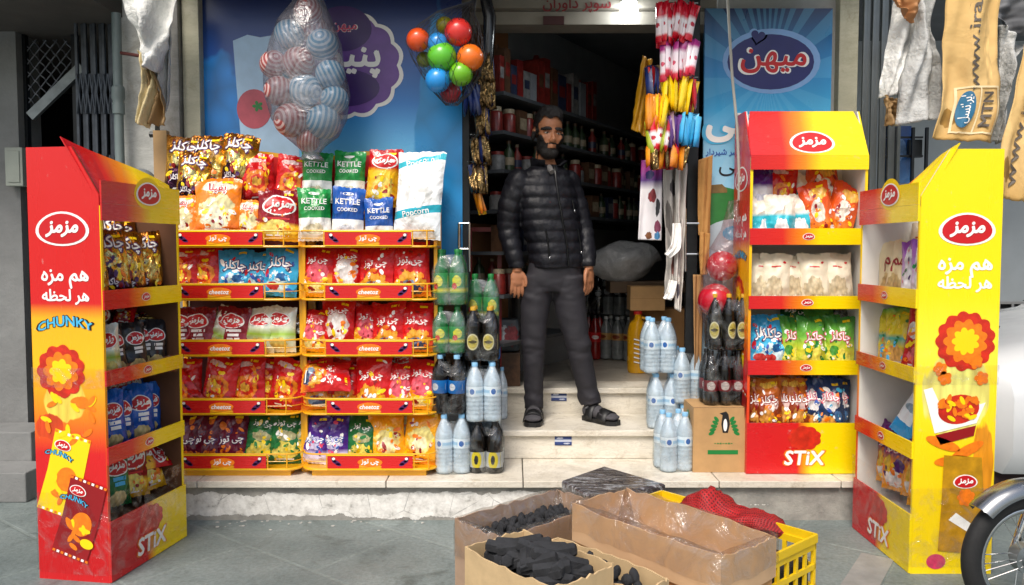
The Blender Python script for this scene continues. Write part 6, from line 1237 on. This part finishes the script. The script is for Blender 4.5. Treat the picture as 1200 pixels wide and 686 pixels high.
# crumpled film lying in the tray
m = MB(); n1, n2 = 40, 22
m.add([(L*(.04+.92*i/n1), -wd_*(.06+.88*j/n2), .012+.05*abs(NZ.noise(V((i*.16, j*.2, 1))))+.05*max(0, NZ.noise(V((i*.07, j*.09, 5))))+.07*max(0, 1-min(i/n1, 1-i/n1)*7)) for i in range(n1+1) for j in range(n2+1)], [(i*(n2+1)+j, (i+1)*(n2+1)+j, (i+1)*(n2+1)+j+1, i*(n2+1)+j+1) for i in range(n1) for j in range(n2)])
m.build('loose_film', POLY, t, smooth=True, ang=0)
o = MB().box((.01, -wd_+.006, 0), (L-.006, -.008, .283)).build('carton', KRO, origin=(0, 0, 0), bevel=.005); o.location = (a[0], a[1], 0); o.rotation_euler = (0, 0, rz); tag(o, 'closed orange brown carton carrying the long film-lined tray', 'carton')
# yellow crate with a red net sack
YCR = M('yellow crate plastic', '#e6bf12', .4, var=.08, vs=10, coat=.15)
a, b = rim(776, 575, .3), rim(957, 626, .3); a = V((a[0], a[1], 0)); b = V((b[0], b[1], 0)); d = b-a; L = d.length; rz = math.atan2(d.y, d.x); Wc = .33
t = thing('plastic_crate', 'yellow slotted plastic crate behind the long tray, a red net sack in it', 'crate', (a.x, a.y, 0), rz)
def slotted(p, q, nrm, h=.3):
    p, q, nr = V(p), V(q), V(nrm); m = MB(); ln = (q-p).length; u = (q-p)/ln; th = .01
    def bar(s0, s1, z0, z1, o=0): 
        c = [p+u*s0, p+u*s1]; vs = []
        for k in (0, 1):
            for cc in c: vs += [cc-nr*(th*k-o)+V((0, 0, z0)), cc-nr*(th*k-o)+V((0, 0, z1))]
        m.add(vs, [(0, 2, 3, 1), (4, 5, 7, 6), (0, 1, 5, 4), (2, 6, 7, 3), (1, 3, 7, 5), (0, 4, 6, 2)])
    for z0, z1 in ((0, .04), (.095, .115), (.17, .19), (.245, .27)): bar(0, ln, z0, z1)
    bar(0, ln, .27, .30, .006)
    n = max(3, int(ln/.055))
    for i in range(n+1): s_ = (ln-.016)*i/n; bar(s_, s_+.016, .04, .245, -.001)
    return m
for p, q, nr in (((0, 0, 0), (L, 0, 0), (0, 1, 0)), ((L, -.0005, 0), (L, -Wc+.0005, 0), (1, 0, 0)), ((L, -Wc, 0), (0, -Wc, 0), (0, -1, 0)), ((0, -Wc+.0005, 0), (0, -.0005, 0), (-1, 0, 0))): slotted(p, q, nr).build('crate_wall', YCR, t)
MB().box((.011, -Wc+.011, .0), (L-.011, -.011, .012)).build('crate_floor', YCR, t)
def redmesh():
    s = N('red net'); uv = s.n('ShaderNodeUVMap').outputs[0]; tc = s.n('ShaderNodeTexCoord').outputs['Object']
    sx = s.n('ShaderNodeSeparateXYZ'); s.l(uv, sx.inputs[0]); f = s.math('MAXIMUM', s.math('SINE', s.math('MULTIPLY', sx.outputs[0], 260.)), s.math('SINE', s.math('MULTIPLY', sx.outputs[1], 300.)))
    c = s.mix(s.math('GREATER_THAN', f, .1), C('#5a1013'), s.ramp(s.noise(tc, 14, 4), [(.3, C('#8a1418')), (.7, C('#b81e22'))])); s.bsdf(c, .6, 0, (s.math('MULTIPLY_ADD', f, .1, s.noise(tc, 18, 4)), .8, .012)); return s.m
m = MB(); rg = []; p0, p1 = at(803, 584, 3.33), at(922, 622, 3.0)
for i in range(25):
    f = i/24; r = (max(.02, sin(pi*min(1, .04+f*.96))))**.55; c = p0.lerp(p1, f)+V((0, 0, -.02+.018*sin(f*9))); q = []; bump_ = 1+.5*math.exp(-((f-.24)/.10)**2)
    dd = (p1-p0); dd.z = 0; dd.normalize(); sd_ = V((-dd.y, dd.x, 0))
    for j in range(30):
        an = 2*pi*j/30; n_ = 1+.45*NZ.noise(V((cos(an)*1.5, sin(an)*1.5, f*7)))+.2*NZ.noise(V((cos(an)*5, sin(an)*5, f*16))); q.append(c+sd_*(.11*r*cos(an)*n_)+V((0, 0, .058*r*bump_*sin(an)*n_)))
    rg.append(q)
tag(m.rings(rg).build('net_sack', redmesh(), smooth=True, ang=0, origin=p0), 'crumpled red net sack slumped over the yellow crate', 'sack')
heap_b = MB().box((.02, -Wc+.02, .013), (L-.02, -.02, .205)).build('crate_load', CHAR, origin=(0, 0, 0)); heap_b.location = t.location; heap_b.rotation_euler = t.rotation_euler; tag(heap_b, 'dark charcoal filling the yellow crate beneath the red sack', 'charcoal', kind='stuff')
# flat wrapped parcel on a carton by the ledge
P4 = [rim(*q, .3) for q in ((658, 563), (708, 546), (780, 567), (694, 583))]
m = MB(); cen = V((sum(p[0] for p in P4)/4, sum(p[1] for p in P4)/4, 0)); zs = (.25, .258, .292, .3)
m.rings([[V((p[0], p[1], z))+(cen-V((p[0], p[1], 0)))*k for p in P4[::-1]] for z, k in zip(zs, (.03, 0, 0, .03))])
def foil():
    s = N('parcel wrap'); tc = s.n('ShaderNodeTexCoord').outputs['Object']; mp = s.n('ShaderNodeMapping'); mp.inputs['Rotation'].default_value = (0, 0, .7); mp.inputs['Scale'].default_value = (3, 16, 10); s.l(tc, mp.inputs[0])
    f = s.noise(mp.outputs[0], 2.2, 5, .65, 1.); c = s.ramp(f, [(.38, C('#2a2326')), (.52, C('#5a5456')), (.6, C('#b9bcc0')), (.66, C('#3c3234'))]); s.bsdf(c, .2, .2, (s.noise(tc, 26, 5), .8, .02), .6); return s.m
tag(m.build('parcel', foil(), origin=cen, bevel=.004), 'flat dark parcel in shiny silvery wrap in front of the steps', 'parcel')
m = MB(); m.rings([[V((p[0], p[1], z))+(cen-V((p[0], p[1], 0)))*.12 for p in P4[::-1]] for z in (0, .249)]); tag(m.build('carton', KR2, origin=cen, bevel=.004), 'plain dark carton standing under the silvery parcel', 'carton')

# crumbs of fallen plaster along the foot of the plinth
m = MB(); rs = random.Random(21)
for i in range(60):
    x = rs.uniform(-1.5, 1.3); y = 3.915-abs(rs.gauss(0, .07)); r_ = rs.uniform(.002, .008)*(1 if rs.random() < .9 else 1.8)
    m.ball((x, y, r_*.3), r_, 6, 0, rs.uniform(.8, 1.8), rs.uniform(.8, 1.4), .5)
o = m.build('plaster_crumbs', M('plaster crumb', '#a9a7a1', .9, var=.15)); tag(o, 'white plaster crumbs scattered along the foot of the ledge', 'rubble', kind='stuff')
# ------------------------------------------------------------ the shopkeeper on the step
def fuse(mb, voxel, it=4, f=.5):
    """one continuous surface from overlapping volumes"""
    o = mb.build('fuse', [WHITE]); r = o.modifiers.new('r', 'REMESH'); r.mode = 'VOXEL'; r.voxel_size = voxel
    s_ = o.modifiers.new('s', 'SMOOTH'); s_.factor = f; s_.iterations = it
    me = bpy.data.meshes.new_from_object(o.evaluated_get(bpy.context.evaluated_depsgraph_get()))
    vs = [v.co.copy() for v in me.vertices]; fs = [tuple(p.vertices) for p in me.polygons]; ns = [v.normal.copy() for v in me.vertices]
    bpy.data.objects.remove(o); bpy.data.meshes.remove(me); return vs, fs, ns
PO = V((X(650, 4.55), 4.55, ZS1+.0005))
man = thing('person', 'bearded man in black puffer jacket, dark trousers and sandals standing on the steps', 'person', PO)
SKIN = M('skin', '#a9704e', .5, var=.10, vs=14, bump=(160, .12, .002)); 
YAW = R(22); fdir = V((sin(YAW), -cos(YAW), 0)); sdir = V((cos(YAW), sin(YAW), 0))
def ering(c, rx, ry, n=36, yaw=YAW, e=.85):
    q = []
    for j in range(n):
        a = 2*pi*j/n; ca, sa = cos(a), sin(a); x = rx*abs(ca)**e*(1 if ca >= 0 else -1); y = ry*abs(sa)**e*(1 if sa >= 0 else -1)
        q.append(V(c)+V((x*cos(yaw)-y*sin(yaw), x*sin(yaw)+y*cos(yaw), 0)))
    return q
def interp(tab, z):
    for a, b in zip(tab, tab[1:]):
        if a[0] <= z <= b[0]:
            f = (z-a[0])/(b[0]-a[0]); f = f*f*(3-2*f)*.4+f*.6; return [p+(q-p)*f for p, q in zip(a, b)]
    return list(tab[0] if z < tab[0][0] else tab[-1])
HY = R(14); HC = V((-.04, -.035, 1.615)); HR = Matrix.Rotation(HY, 3, 'Z') @ Matrix.Rotation(R(3), 3, 'Y') @ Matrix.Rotation(R(4), 3, 'X') @ Matrix.Scale(1.06, 3)
def H_(x, y, z): return HC+HR @ V((x, y, z))
b = MB()
b.ball(H_(0, .018, .045), 1, 24, 0, .0745, .096, .088, HR); b.ball(H_(0, -.028, -.028), 1, 24, 0, .0635, .062, .084, HR); b.ball(H_(0, -.042, -.092), 1, 16, 0, .048, .045, .036, HR); b.ball(H_(0, -.01, -.07), 1, 16, 0, .062, .055, .05, HR)
b.tube([H_(0, -.082, .012), H_(0, -.094, -.010), H_(0, -.106, -.032), H_(0, -.098, -.042)], [.007, .009, .013, .009], 10)
for s_ in (-1, 1):
    b.ball(H_(s_*.012, -.096, -.036), .009, 10); b.ball(H_(s_*.042, -.060, -.022), .024, 12); b.ball(H_(s_*.077, .014, -.006), 1, 12, 0, .011, .021, .033, HR)
    b.tube([H_(s_*.008, -.088, .020), H_(s_*.03, -.086, .025), H_(s_*.052, -.068, .020)], [.008, .010, .008], 8)
b.tube([H_(-.024, -.078, -.060), H_(0, -.092, -.057), H_(.024, -.078, -.060)], [.004, .007, .004], 8); b.tube([H_(-.02, -.078, -.068), H_(0, -.091, -.069), H_(.02, -.078, -.068)], [.004, .0075, .004], 8)
b.tube([H_(0, .018, -.06), H_(0, .03, -.13), V((-.045, .0, 1.43)), V((-.045, .0, 1.36))], [.055, .055, .060, .075], 18)
tt = [(.86, .01, .0, .108, .075), (1.0, -.005, .0, .13, .09), (1.2, -.035, .0, .145, .1), (1.34, -.05, .0, .145, .09), (1.42, -.05, .0, .09, .065)]
b.rings([ering((r[1], r[2], z), r[3], r[4]) for z in [.78+.032*i for i in range(21)] for r in [interp(tt, z)]])
AL = [(-.205, -.055, 1.360), (-.250, -.045, 1.22), (-.262, -.03, 1.10), (-.238, -.05, .98), (-.214, -.062, .885)]
AR_ = [(.078, .055, 1.360), (.128, .060, 1.22), (.164, .05, 1.09), (.182, .01, .98), (.188, -.02, .895)]
for A in (AL, AR_): b.tube(A, [.055, .046, .040, .034, .026], 14)
LLg = [(-.080, 0, .86), (-.112, -.01, .62), (-.120, -.018, .42), (-.112, .0, .26), (-.116, .012, .10), (-.116, .008, .06)]; RLg = [(.07, 0, .86), (.094, -.005, .62), (.138, -.012, .42), (.172, .005, .26), (.21, .016, .11), (.214, .012, .07)]
for A in (LLg, RLg): b.tube(A, [.066, .060, .046, .042, .036, .034], 16)
def hand(w, dx, sgn, spread, tw, curl):
    """w: wrist; fingers hang down; sgn: side of the thumb"""
    w = V(w); sx = V((cos(tw), sin(tw), 0)); sy = V((-sin(tw), cos(tw), 0)); P_ = lambda x, y, z: w+sx*x+sy*y+V((dx*(-z), 0, z))
    rot = Matrix(((sx.x, sy.x, 0), (sx.y, sy.y, 0), (0, 0, 1)))
    b.tube([P_(0, 0, .01), P_(0, -.002, -.02)], [.026, .027], 12)
    b.ball(P_(0, -.003, -.052), 1, 16, 0, .040, .018, .046, rot); b.ball(P_(.0, -.004, -.078), 1, 14, 0, .041, .016, .024, rot); b.ball(P_(sgn*.026, -.006, -.04), 1, 12, 0, .018, .016, .028, rot)
    for i, (ox, L_) in enumerate(((.030, .068), (.0105, .079), (-.0095, .074), (-.0285, .058))):
        x = sgn*ox; s_ = sgn*(1.5-i)*spread
        b.tube([P_(x*.9, -.003, -.07), P_(x+s_*.3, -.004, -.092), P_(x+s_*.6, -.006+curl*.35, -.092-L_*.48), P_(x+s_*.8, -.004+curl, -.092-L_*.8), P_(x+s_*.8, .002+curl*1.6, -.092-L_)], [.0095, .0095, .0088, .0080, .0062], 10)
    b.tube([P_(sgn*.026, -.008, -.025), P_(sgn*.044, -.014, -.052), P_(sgn*.049, -.018, -.080), P_(sgn*.046, -.016, -.104)], [.012, .0112, .0098, .0075], 10)
hand((-.214, -.064, .872), .0, 1, .0042, .25, .010)
hand((.190, -.024, .885), -.0, -1, .0012, .75, .014)
def foot(an, toe):
    an, toe = V(an), V(toe); d = (toe-an); d.z = 0; L_ = d.length; d.normalize(); n_ = V((-d.y, d.x, 0)); rg = []
    for f, w_, h_, zc in ((-.28, .022, .022, .055), (-.2, .034, .036, .055), (0, .037, .042, .058), (.3, .040, .036, .052), (.6, .045, .026, .046), (.85, .045, .018, .042), (.98, .036, .013, .040), (1.04, .014, .007, .038)):
        c = an+d*(L_*f); rg.append([V((c.x, c.y, zc))+n_*(w_*cos(2*pi*j/18))+V((0, 0, h_*sin(2*pi*j/18)))for j in range(18)])
    return rg, d, n_, L_
FT = [((-.116, .0, 0), (-.128, -.165, 0)), ((.213, .005, 0), (.335, -.125, 0))]
for a_, t_ in FT: b.rings(foot(a_, t_)[0])
bv, bf, bn = fuse(b, .0045, 5)
m = MB(); m.add(bv, bf); body = m.build('body', SKIN, man, smooth=True, ang=0)
def hl(p): return HR.inverted() @ (p-HC)
def shell(name, test, off, mat):
    """hair that follows the head: the surface where test() holds, lifted along its normals"""
    use = {}; vs = []; fs = []
    for f in bf:
        c = hl(sum((bv[i] for i in f), V())/len(f))
        if c.z < -.19 or not test(c): continue
        for i in f:
            if i not in use: use[i] = len(vs); vs.append(bv[i]+bn[i]*off(hl(bv[i])))
        fs.append(tuple(use[i] for i in f))
    m = MB(); m.add(vs, fs); return m.build(name, mat, man, smooth=True, ang=0)
def hairmat(n_, c):
    s = N(n_); tc = s.n('ShaderNodeTexCoord').outputs['Object']; mp = s.n('ShaderNodeMapping'); mp.inputs['Scale'].default_value = (90, 40, 30); s.l(tc, mp.inputs[0]); nz = s.noise(mp.outputs[0], 3, 5, .7)
    s.bsdf(s.ramp(nz, [(.3, C(c, .5)), (.7, C(c, 1.6))]), .42, 0, (nz, 1., .008)); return s.m
HAIR = hairmat('black hair', '#17120f')
nzz = lambda c, k: NZ.noise(V((c.x*k, c.y*k, c.z*k)))
shell('hair', lambda c: (c.z > .079+.006*sin(c.x*120)-.020*min(1, max(0, (abs(c.x)-.040)/.02)) and c.y < -.03) or (c.y >= -.03 and c.z > (.036 if c.y < .038 else -.02-.5*(c.y-.04)) and not (abs(c.x) > .070 and c.z < .034 and c.y < .04)) or (abs(c.x) > .055 and -.03 < c.y < -.004 and c.z > -.02),
      lambda c: .003+.012*max(0, min(1, (c.z-.06)/.05))+.022*max(0, min(1, (c.z-.075)/.04))*max(0, min(1, (.03-c.y)/.08))+.005*nzz(c, 60), HAIR)
shell('beard', lambda c: c.y < .012 and c.z < -.046+max(0, (abs(c.x)-.036)*1.7) and c.z > -.140 and c.z < .01 and not (abs(c.x) < .021 and -.074 < c.z < -.054 and c.y < -.07) and not (abs(c.x) < .018 and c.z > -.044) and not (.022 < abs(c.x) < .034 and c.z > -.050) and (c.y < -.02 or abs(c.x) > .045) and (c.z > -.128 or c.y < -.03),
      lambda c: .0015+.004*max(0, min(1, (-.085-c.z)/.03))*max(0, min(1, (.0-c.y)/.03))+.002*nzz(c, 80), HAIR)
shell('eyebrows', lambda c: .011 < abs(c.x) < .053 and .0175-.10*max(0, abs(c.x)-.036) < c.z < .031-.12*max(0, abs(c.x)-.036) and c.y < -.04, lambda c: .003+.0015*nzz(c, 90), HAIR)
EW = M('eye white', '#b9aca0', .25, var=.03); IR = M('eye iris', '#1c110b', .12)
for s_ in (-1, 1):
    m = MB(); c = H_(s_*.031, -.0755, .0035); m.ball(c, 1, 16, 0, .0125, .0095, .0065, HR); g = HR @ V((0.08, -1, -.02)); g.normalize(); m.ball(c+g*.0062, 1, 12, 1, .0056, .0044, .0056, HR); m.build('eye', [EW, IR], man, smooth=True, ang=0)
    m = MB().tube([H_(s_*.0175, -.079, .003), H_(s_*.025, -.0865, .0095), H_(s_*.034, -.0865, .010), H_(s_*.0445, -.0765, .004)], [.002, .0034, .0034, .002], 8); m.build('eyelid', M('eyelid skin', '#7e5038', .5), man, smooth=True)
# puffer jacket
JK = M('black puffer cloth', '#121219', .5, var=.25, vs=10, bump=(30, .6, .008), coat=0, spec=.4); m = MB()
tj = [(.872, .014, .0, .148, .112), (.885, .014, .0, .156, .118), (1.0, .002, .0, .160, .124), (1.15, -.028, .0, .170, .130), (1.28, -.048, .0, .174, .124), (1.36, -.053, .0, .164, .108), (1.41, -.051, .0, .130, .090), (1.435, -.048, .004, .098, .076), (1.45, -.047, .008, .084, .070)]
z = .872; rg = []
while z < 1.45:
    r = interp(tj, z); k = 1 if z > 1.425 else .955+.075*abs(sin(pi*(z-.89)/.062))**.55; rg.append(ering((r[1], r[2], z), r[3]*k, r[4]*k, 40)); z += .0055
m.rings(rg)
for A, rad in ((AL, [.070, .070, .062, .055, .044]), (AR_, [.066, .064, .057, .051, .042])):
    A = [V(p) for p in A]; pts = []; rr = []; n_ = 90; tot = sum((q-p).length for p, q in zip(A, A[1:])); acc = 0
    for i in range(len(A)-1):
        for k in range(22):
            f = k/22; d0 = A[max(0, i-1)]; d3 = A[min(len(A)-1, i+2)]
            p = .5*((2*A[i])+(A[i+1]-d0)*f+(2*d0-5*A[i]+4*A[i+1]-d3)*f*f+(-d0+3*A[i]-3*A[i+1]+d3)*f**3); pts.append(p); s_ = acc+(A[i+1]-A[i]).length*f; rr.append((rad[i]+(rad[i+1]-rad[i])*f)*(.935+.10*abs(sin(pi*s_/.058))**.55))
        acc += (A[i+1]-A[i]).length
    m.tube(pts, rr, 22); m.tube([A[-1]+V((0, 0, .016)), A[-1]-V((0, 0, .012))], [.044, .041], 18)
    m.ball(A[0]+V((0, 0, -.005)), .072, 18)
jv, jf, jn = fuse(m, .0065, 2, .4)
jv = [v+n_*(.004*NZ.noise(v*9)+.0035*NZ.noise(v*26)) for v, n_ in zip(jv, jn)]
m = MB(); m.add(jv, jf); jacket = m.build('jacket', JK, man, smooth=True, ang=0)
# open stand-up collar
m = MB(); rows = []
for i in range(33):
    a = R(30)+R(300)*i/32; c_, s_ = -sin(a)*0, 0; q = fdir*cos(a)+sdir*sin(a); base = V((-.046, -.006, 1.44)); flare = 1+.42*max(0, cos(a))*(1 if sin(a) > 0 else .5)
    rows.append([base+q*.090, base+q*(.092*flare)+V((0, 0, .02)), base+q*(.094*flare)+V((0, 0, .046-.026*max(0, cos(a)))), base+q*(.086*flare)+V((0, 0, .050-.026*max(0, cos(a)))), base+q*(.078*flare)+V((0, 0, .02)), base+q*.07])
m.rings(rows); m.build('collar', JK, jacket, smooth=True, ang=60)
m = MB(); pts = []
for i in range(24): z = .885+.555*i/23; r = interp(tj, z); pts.append(V((r[1], r[2], z))+fdir*(r[4]*1.0+.004)+sdir*.012)
m.tube(pts, .006, 6); m.build('zip', M('zip black', '#0c0c0e', .3, .3), jacket, smooth=True)
for sx_, z0, z1 in ((-.095, .93, 1.08), (.105, .96, 1.09), (.10, 1.19, 1.25)):
    pts = []
    for i in range(9): z = z0+(z1-z0)*i/8; r = interp(tj, z); yy = r[4]*math.sqrt(max(.05, 1-(sx_/r[3])**2)); pts.append(V((r[1], r[2], z))+fdir*(yy+.016)+sdir*sx_)
    m = MB(); m.tube(pts, .0045, 6); m.build('pocket_zip', M('zip black', '#0c0c0e'), jacket, smooth=True); m = MB(); m.ball(pts[0]+fdir*.004, .005, 8, 0, .8, .6, 1.6); m.build('zip_pull', CHR, jacket, smooth=True)
m = MB(); r = interp(tj, 1.235); m.ball(V((r[1], r[2], 1.235))+fdir*(r[4]*.93+.004)-sdir*.04, 1, 10, 0, .007, .007, .005); m.build('badge', M('badge red', '#5a1a1c', .4), jacket, smooth=True)
m = MB(); m.tube([V((-.036, -.072, 1.435)), V((-.03, -.095, 1.415)), V((-.022, -.112, 1.40))], [.014, .017, .014], 14); m.build('shirt', M('grey shirt', '#6e6a68', .85), man, smooth=True)
# trousers
TRS = M('charcoal trousers', '#232127', .72, var=.16, vs=9, bump=(55, .3, .003)); m = MB()
m.rings([ering((r[1], r[2], z), r[3], r[4], 36, YAW*.5) for z in [.74+.02*i for i in range(11)] for r in [interp([(.74, -.008, .005, .135, .092), (.80, -.006, .005, .162, .108), (.88, .004, .003, .154, .108), (.94, .006, 0, .142, .102)], z)]])
def leg(A, rad):
    A = [V(p) for p in A]; pts = []; rr = []
    for i in range(len(A)-1):
        for k in range(12):
            f = k/12; d0 = A[max(0, i-1)]; d3 = A[min(len(A)-1, i+2)]; pts.append(.5*((2*A[i])+(A[i+1]-d0)*f+(2*d0-5*A[i]+4*A[i+1]-d3)*f*f+(-d0+3*A[i]-3*A[i+1]+d3)*f**3)); rr.append(rad[i]+(rad[i+1]-rad[i])*f)
    pts.append(A[-1]); rr.append(rad[-1]); m.tube(pts, rr, 26)
leg([(-.090, 0, .82), (-.112, -.008, .63), (-.120, -.016, .42), (-.119, .004, .26), (-.117, .010, .13), (-.117, .006, .074)], [.098, .083, .064, .058, .053, .055])
leg([(.072, 0, .82), (.094, -.004, .63), (.138, -.010, .42), (.172, .008, .26), (.198, .016, .15), (.209, .012, .092)], [.098, .088, .069, .063, .058, .060])
tv, tf, tn = fuse(m, .007, 3)
def wr(v): 
    k = math.exp(-((v.z-.42)/.09)**2)+1.2*math.exp(-((v.z-.13)/.07)**2)+.8*math.exp(-((v.z-.74)/.07)**2)+.25
    return .008*k*NZ.noise(V((v.x*11+v.z*4, v.y*11, v.z*19)))+.003*k*NZ.noise(V((v.x*20, v.y*20, v.z*40)))
m = MB(); m.add([v+n_*wr(v) for v, n_ in zip(tv, tn)], tf); m.build('trousers', TRS, man, smooth=True, ang=0)
SND = M('black sandal', '#141416', .5, var=.2); SOCK = M('grey sock', '#454347', .85, var=.1, vs=40)
for a_, t_ in FT:
    rg, d, n_, L_ = foot(a_, t_); a_ = V(a_)
    m = MB(); m.rings([[V(p)+(V(p)-sum((V(q) for q in r), V())/len(r))*.08 for p in r] for r in rg]); m.tube([(a_.x, a_.y+.01, .05), (a_.x-.0, a_.y+.012, .16)], [.043, .041], 16); m.build('sock', SOCK, man, smooth=True, ang=0)
    out = []
    for f, w_ in ((-.30, .02), (-.24, .034), (0, .040), (.3, .041), (.6, .049), (.85, .050), (1.0, .042), (1.10, .02)): out.append((a_+d*(L_*f), w_))
    poly = [(c+n_*w_) for c, w_ in out]+[(c-n_*w_) for c, w_ in out[::-1]]
    m = MB(); m.prism([(p.x, p.y) for p in poly], 'xy', .0, .024); so = m.build('sandal', SND, man, bevel=.004)
    for f0, f1, hh in ((-.02, .28, .102), (.46, .84, .080)):
        m = MB(); rows = []
        for i in range(13):
            an = pi*i/12; rows.append([a_+d*(L_*(f0+(f1-f0)*k))+n_*(.055*cos(an))+V((0, 0, .015+(hh-.015-.012*k)*sin(an)+.002)) for k in (0, .5, 1)])
        vs = [p for r in rows for p in r]; m.add(vs, [(i*3+k, i*3+k+1, i*3+k+4, i*3+k+3) for i in range(12) for k in (0, 1)]); m.build('strap', SND, so, smooth=True, sol=.005)
    m = MB(); m.tube([a_+d*(-L_*.26)+V((0, 0, .06)), a_+n_*.046+V((0, 0, .075)), a_+d*(L_*.12)+V((0, 0, .104)), a_-n_*.046+V((0, 0, .075)), a_+d*(-L_*.26)+V((0, 0, .06))], .008, 8); m.build('strap', SND, so, smooth=True)
# ------------------------------------------------------------ camera, sky and sun
cam = bpy.data.cameras.new('camera'); co = bpy.data.objects.new('camera', cam); COL.objects.link(co)
cam.lens = F/1200*36; cam.sensor_width = 36; cam.clip_end = 500; cam.clip_start = .05
co.location = (0, 0, CAMH); co.rotation_euler = (pi/2-PITCH, 0, 0); scn.camera = co
w = bpy.data.worlds.new('World'); scn.world = w; w.use_nodes = True; nt = w.node_tree
bg = nt.nodes['Background']; sky = nt.nodes.new('ShaderNodeTexSky'); sky.sky_type = 'NISHITA'; sky.sun_disc = False
EL, AZ = R(52), R(200)
sky.sun_elevation = EL; sky.sun_rotation = AZ; sky.air_density = 1.2; sky.dust_density = 4; sky.ozone_density = .6
nt.links.new(sky.outputs[0], bg.inputs[0]); bg.inputs[1].default_value = .085
sl = bpy.data.lights.new('sun', 'SUN'); sl.energy = 1.5; sl.angle = R(22); sl.color = (1, .96, .9); so = bpy.data.objects.new('sun', sl); COL.objects.link(so)
so.rotation_euler = V((sin(AZ)*cos(EL), cos(AZ)*cos(EL), sin(EL))).to_track_quat('Z', 'Y').to_euler()
vs = scn.view_settings; vs.view_transform = 'Standard'; vs.look = 'None'; vs.gamma = 1; vs.exposure = .92; vs.use_curve_mapping = False
scn.cycles.max_bounces = 6; scn.cycles.transparent_max_bounces = 24
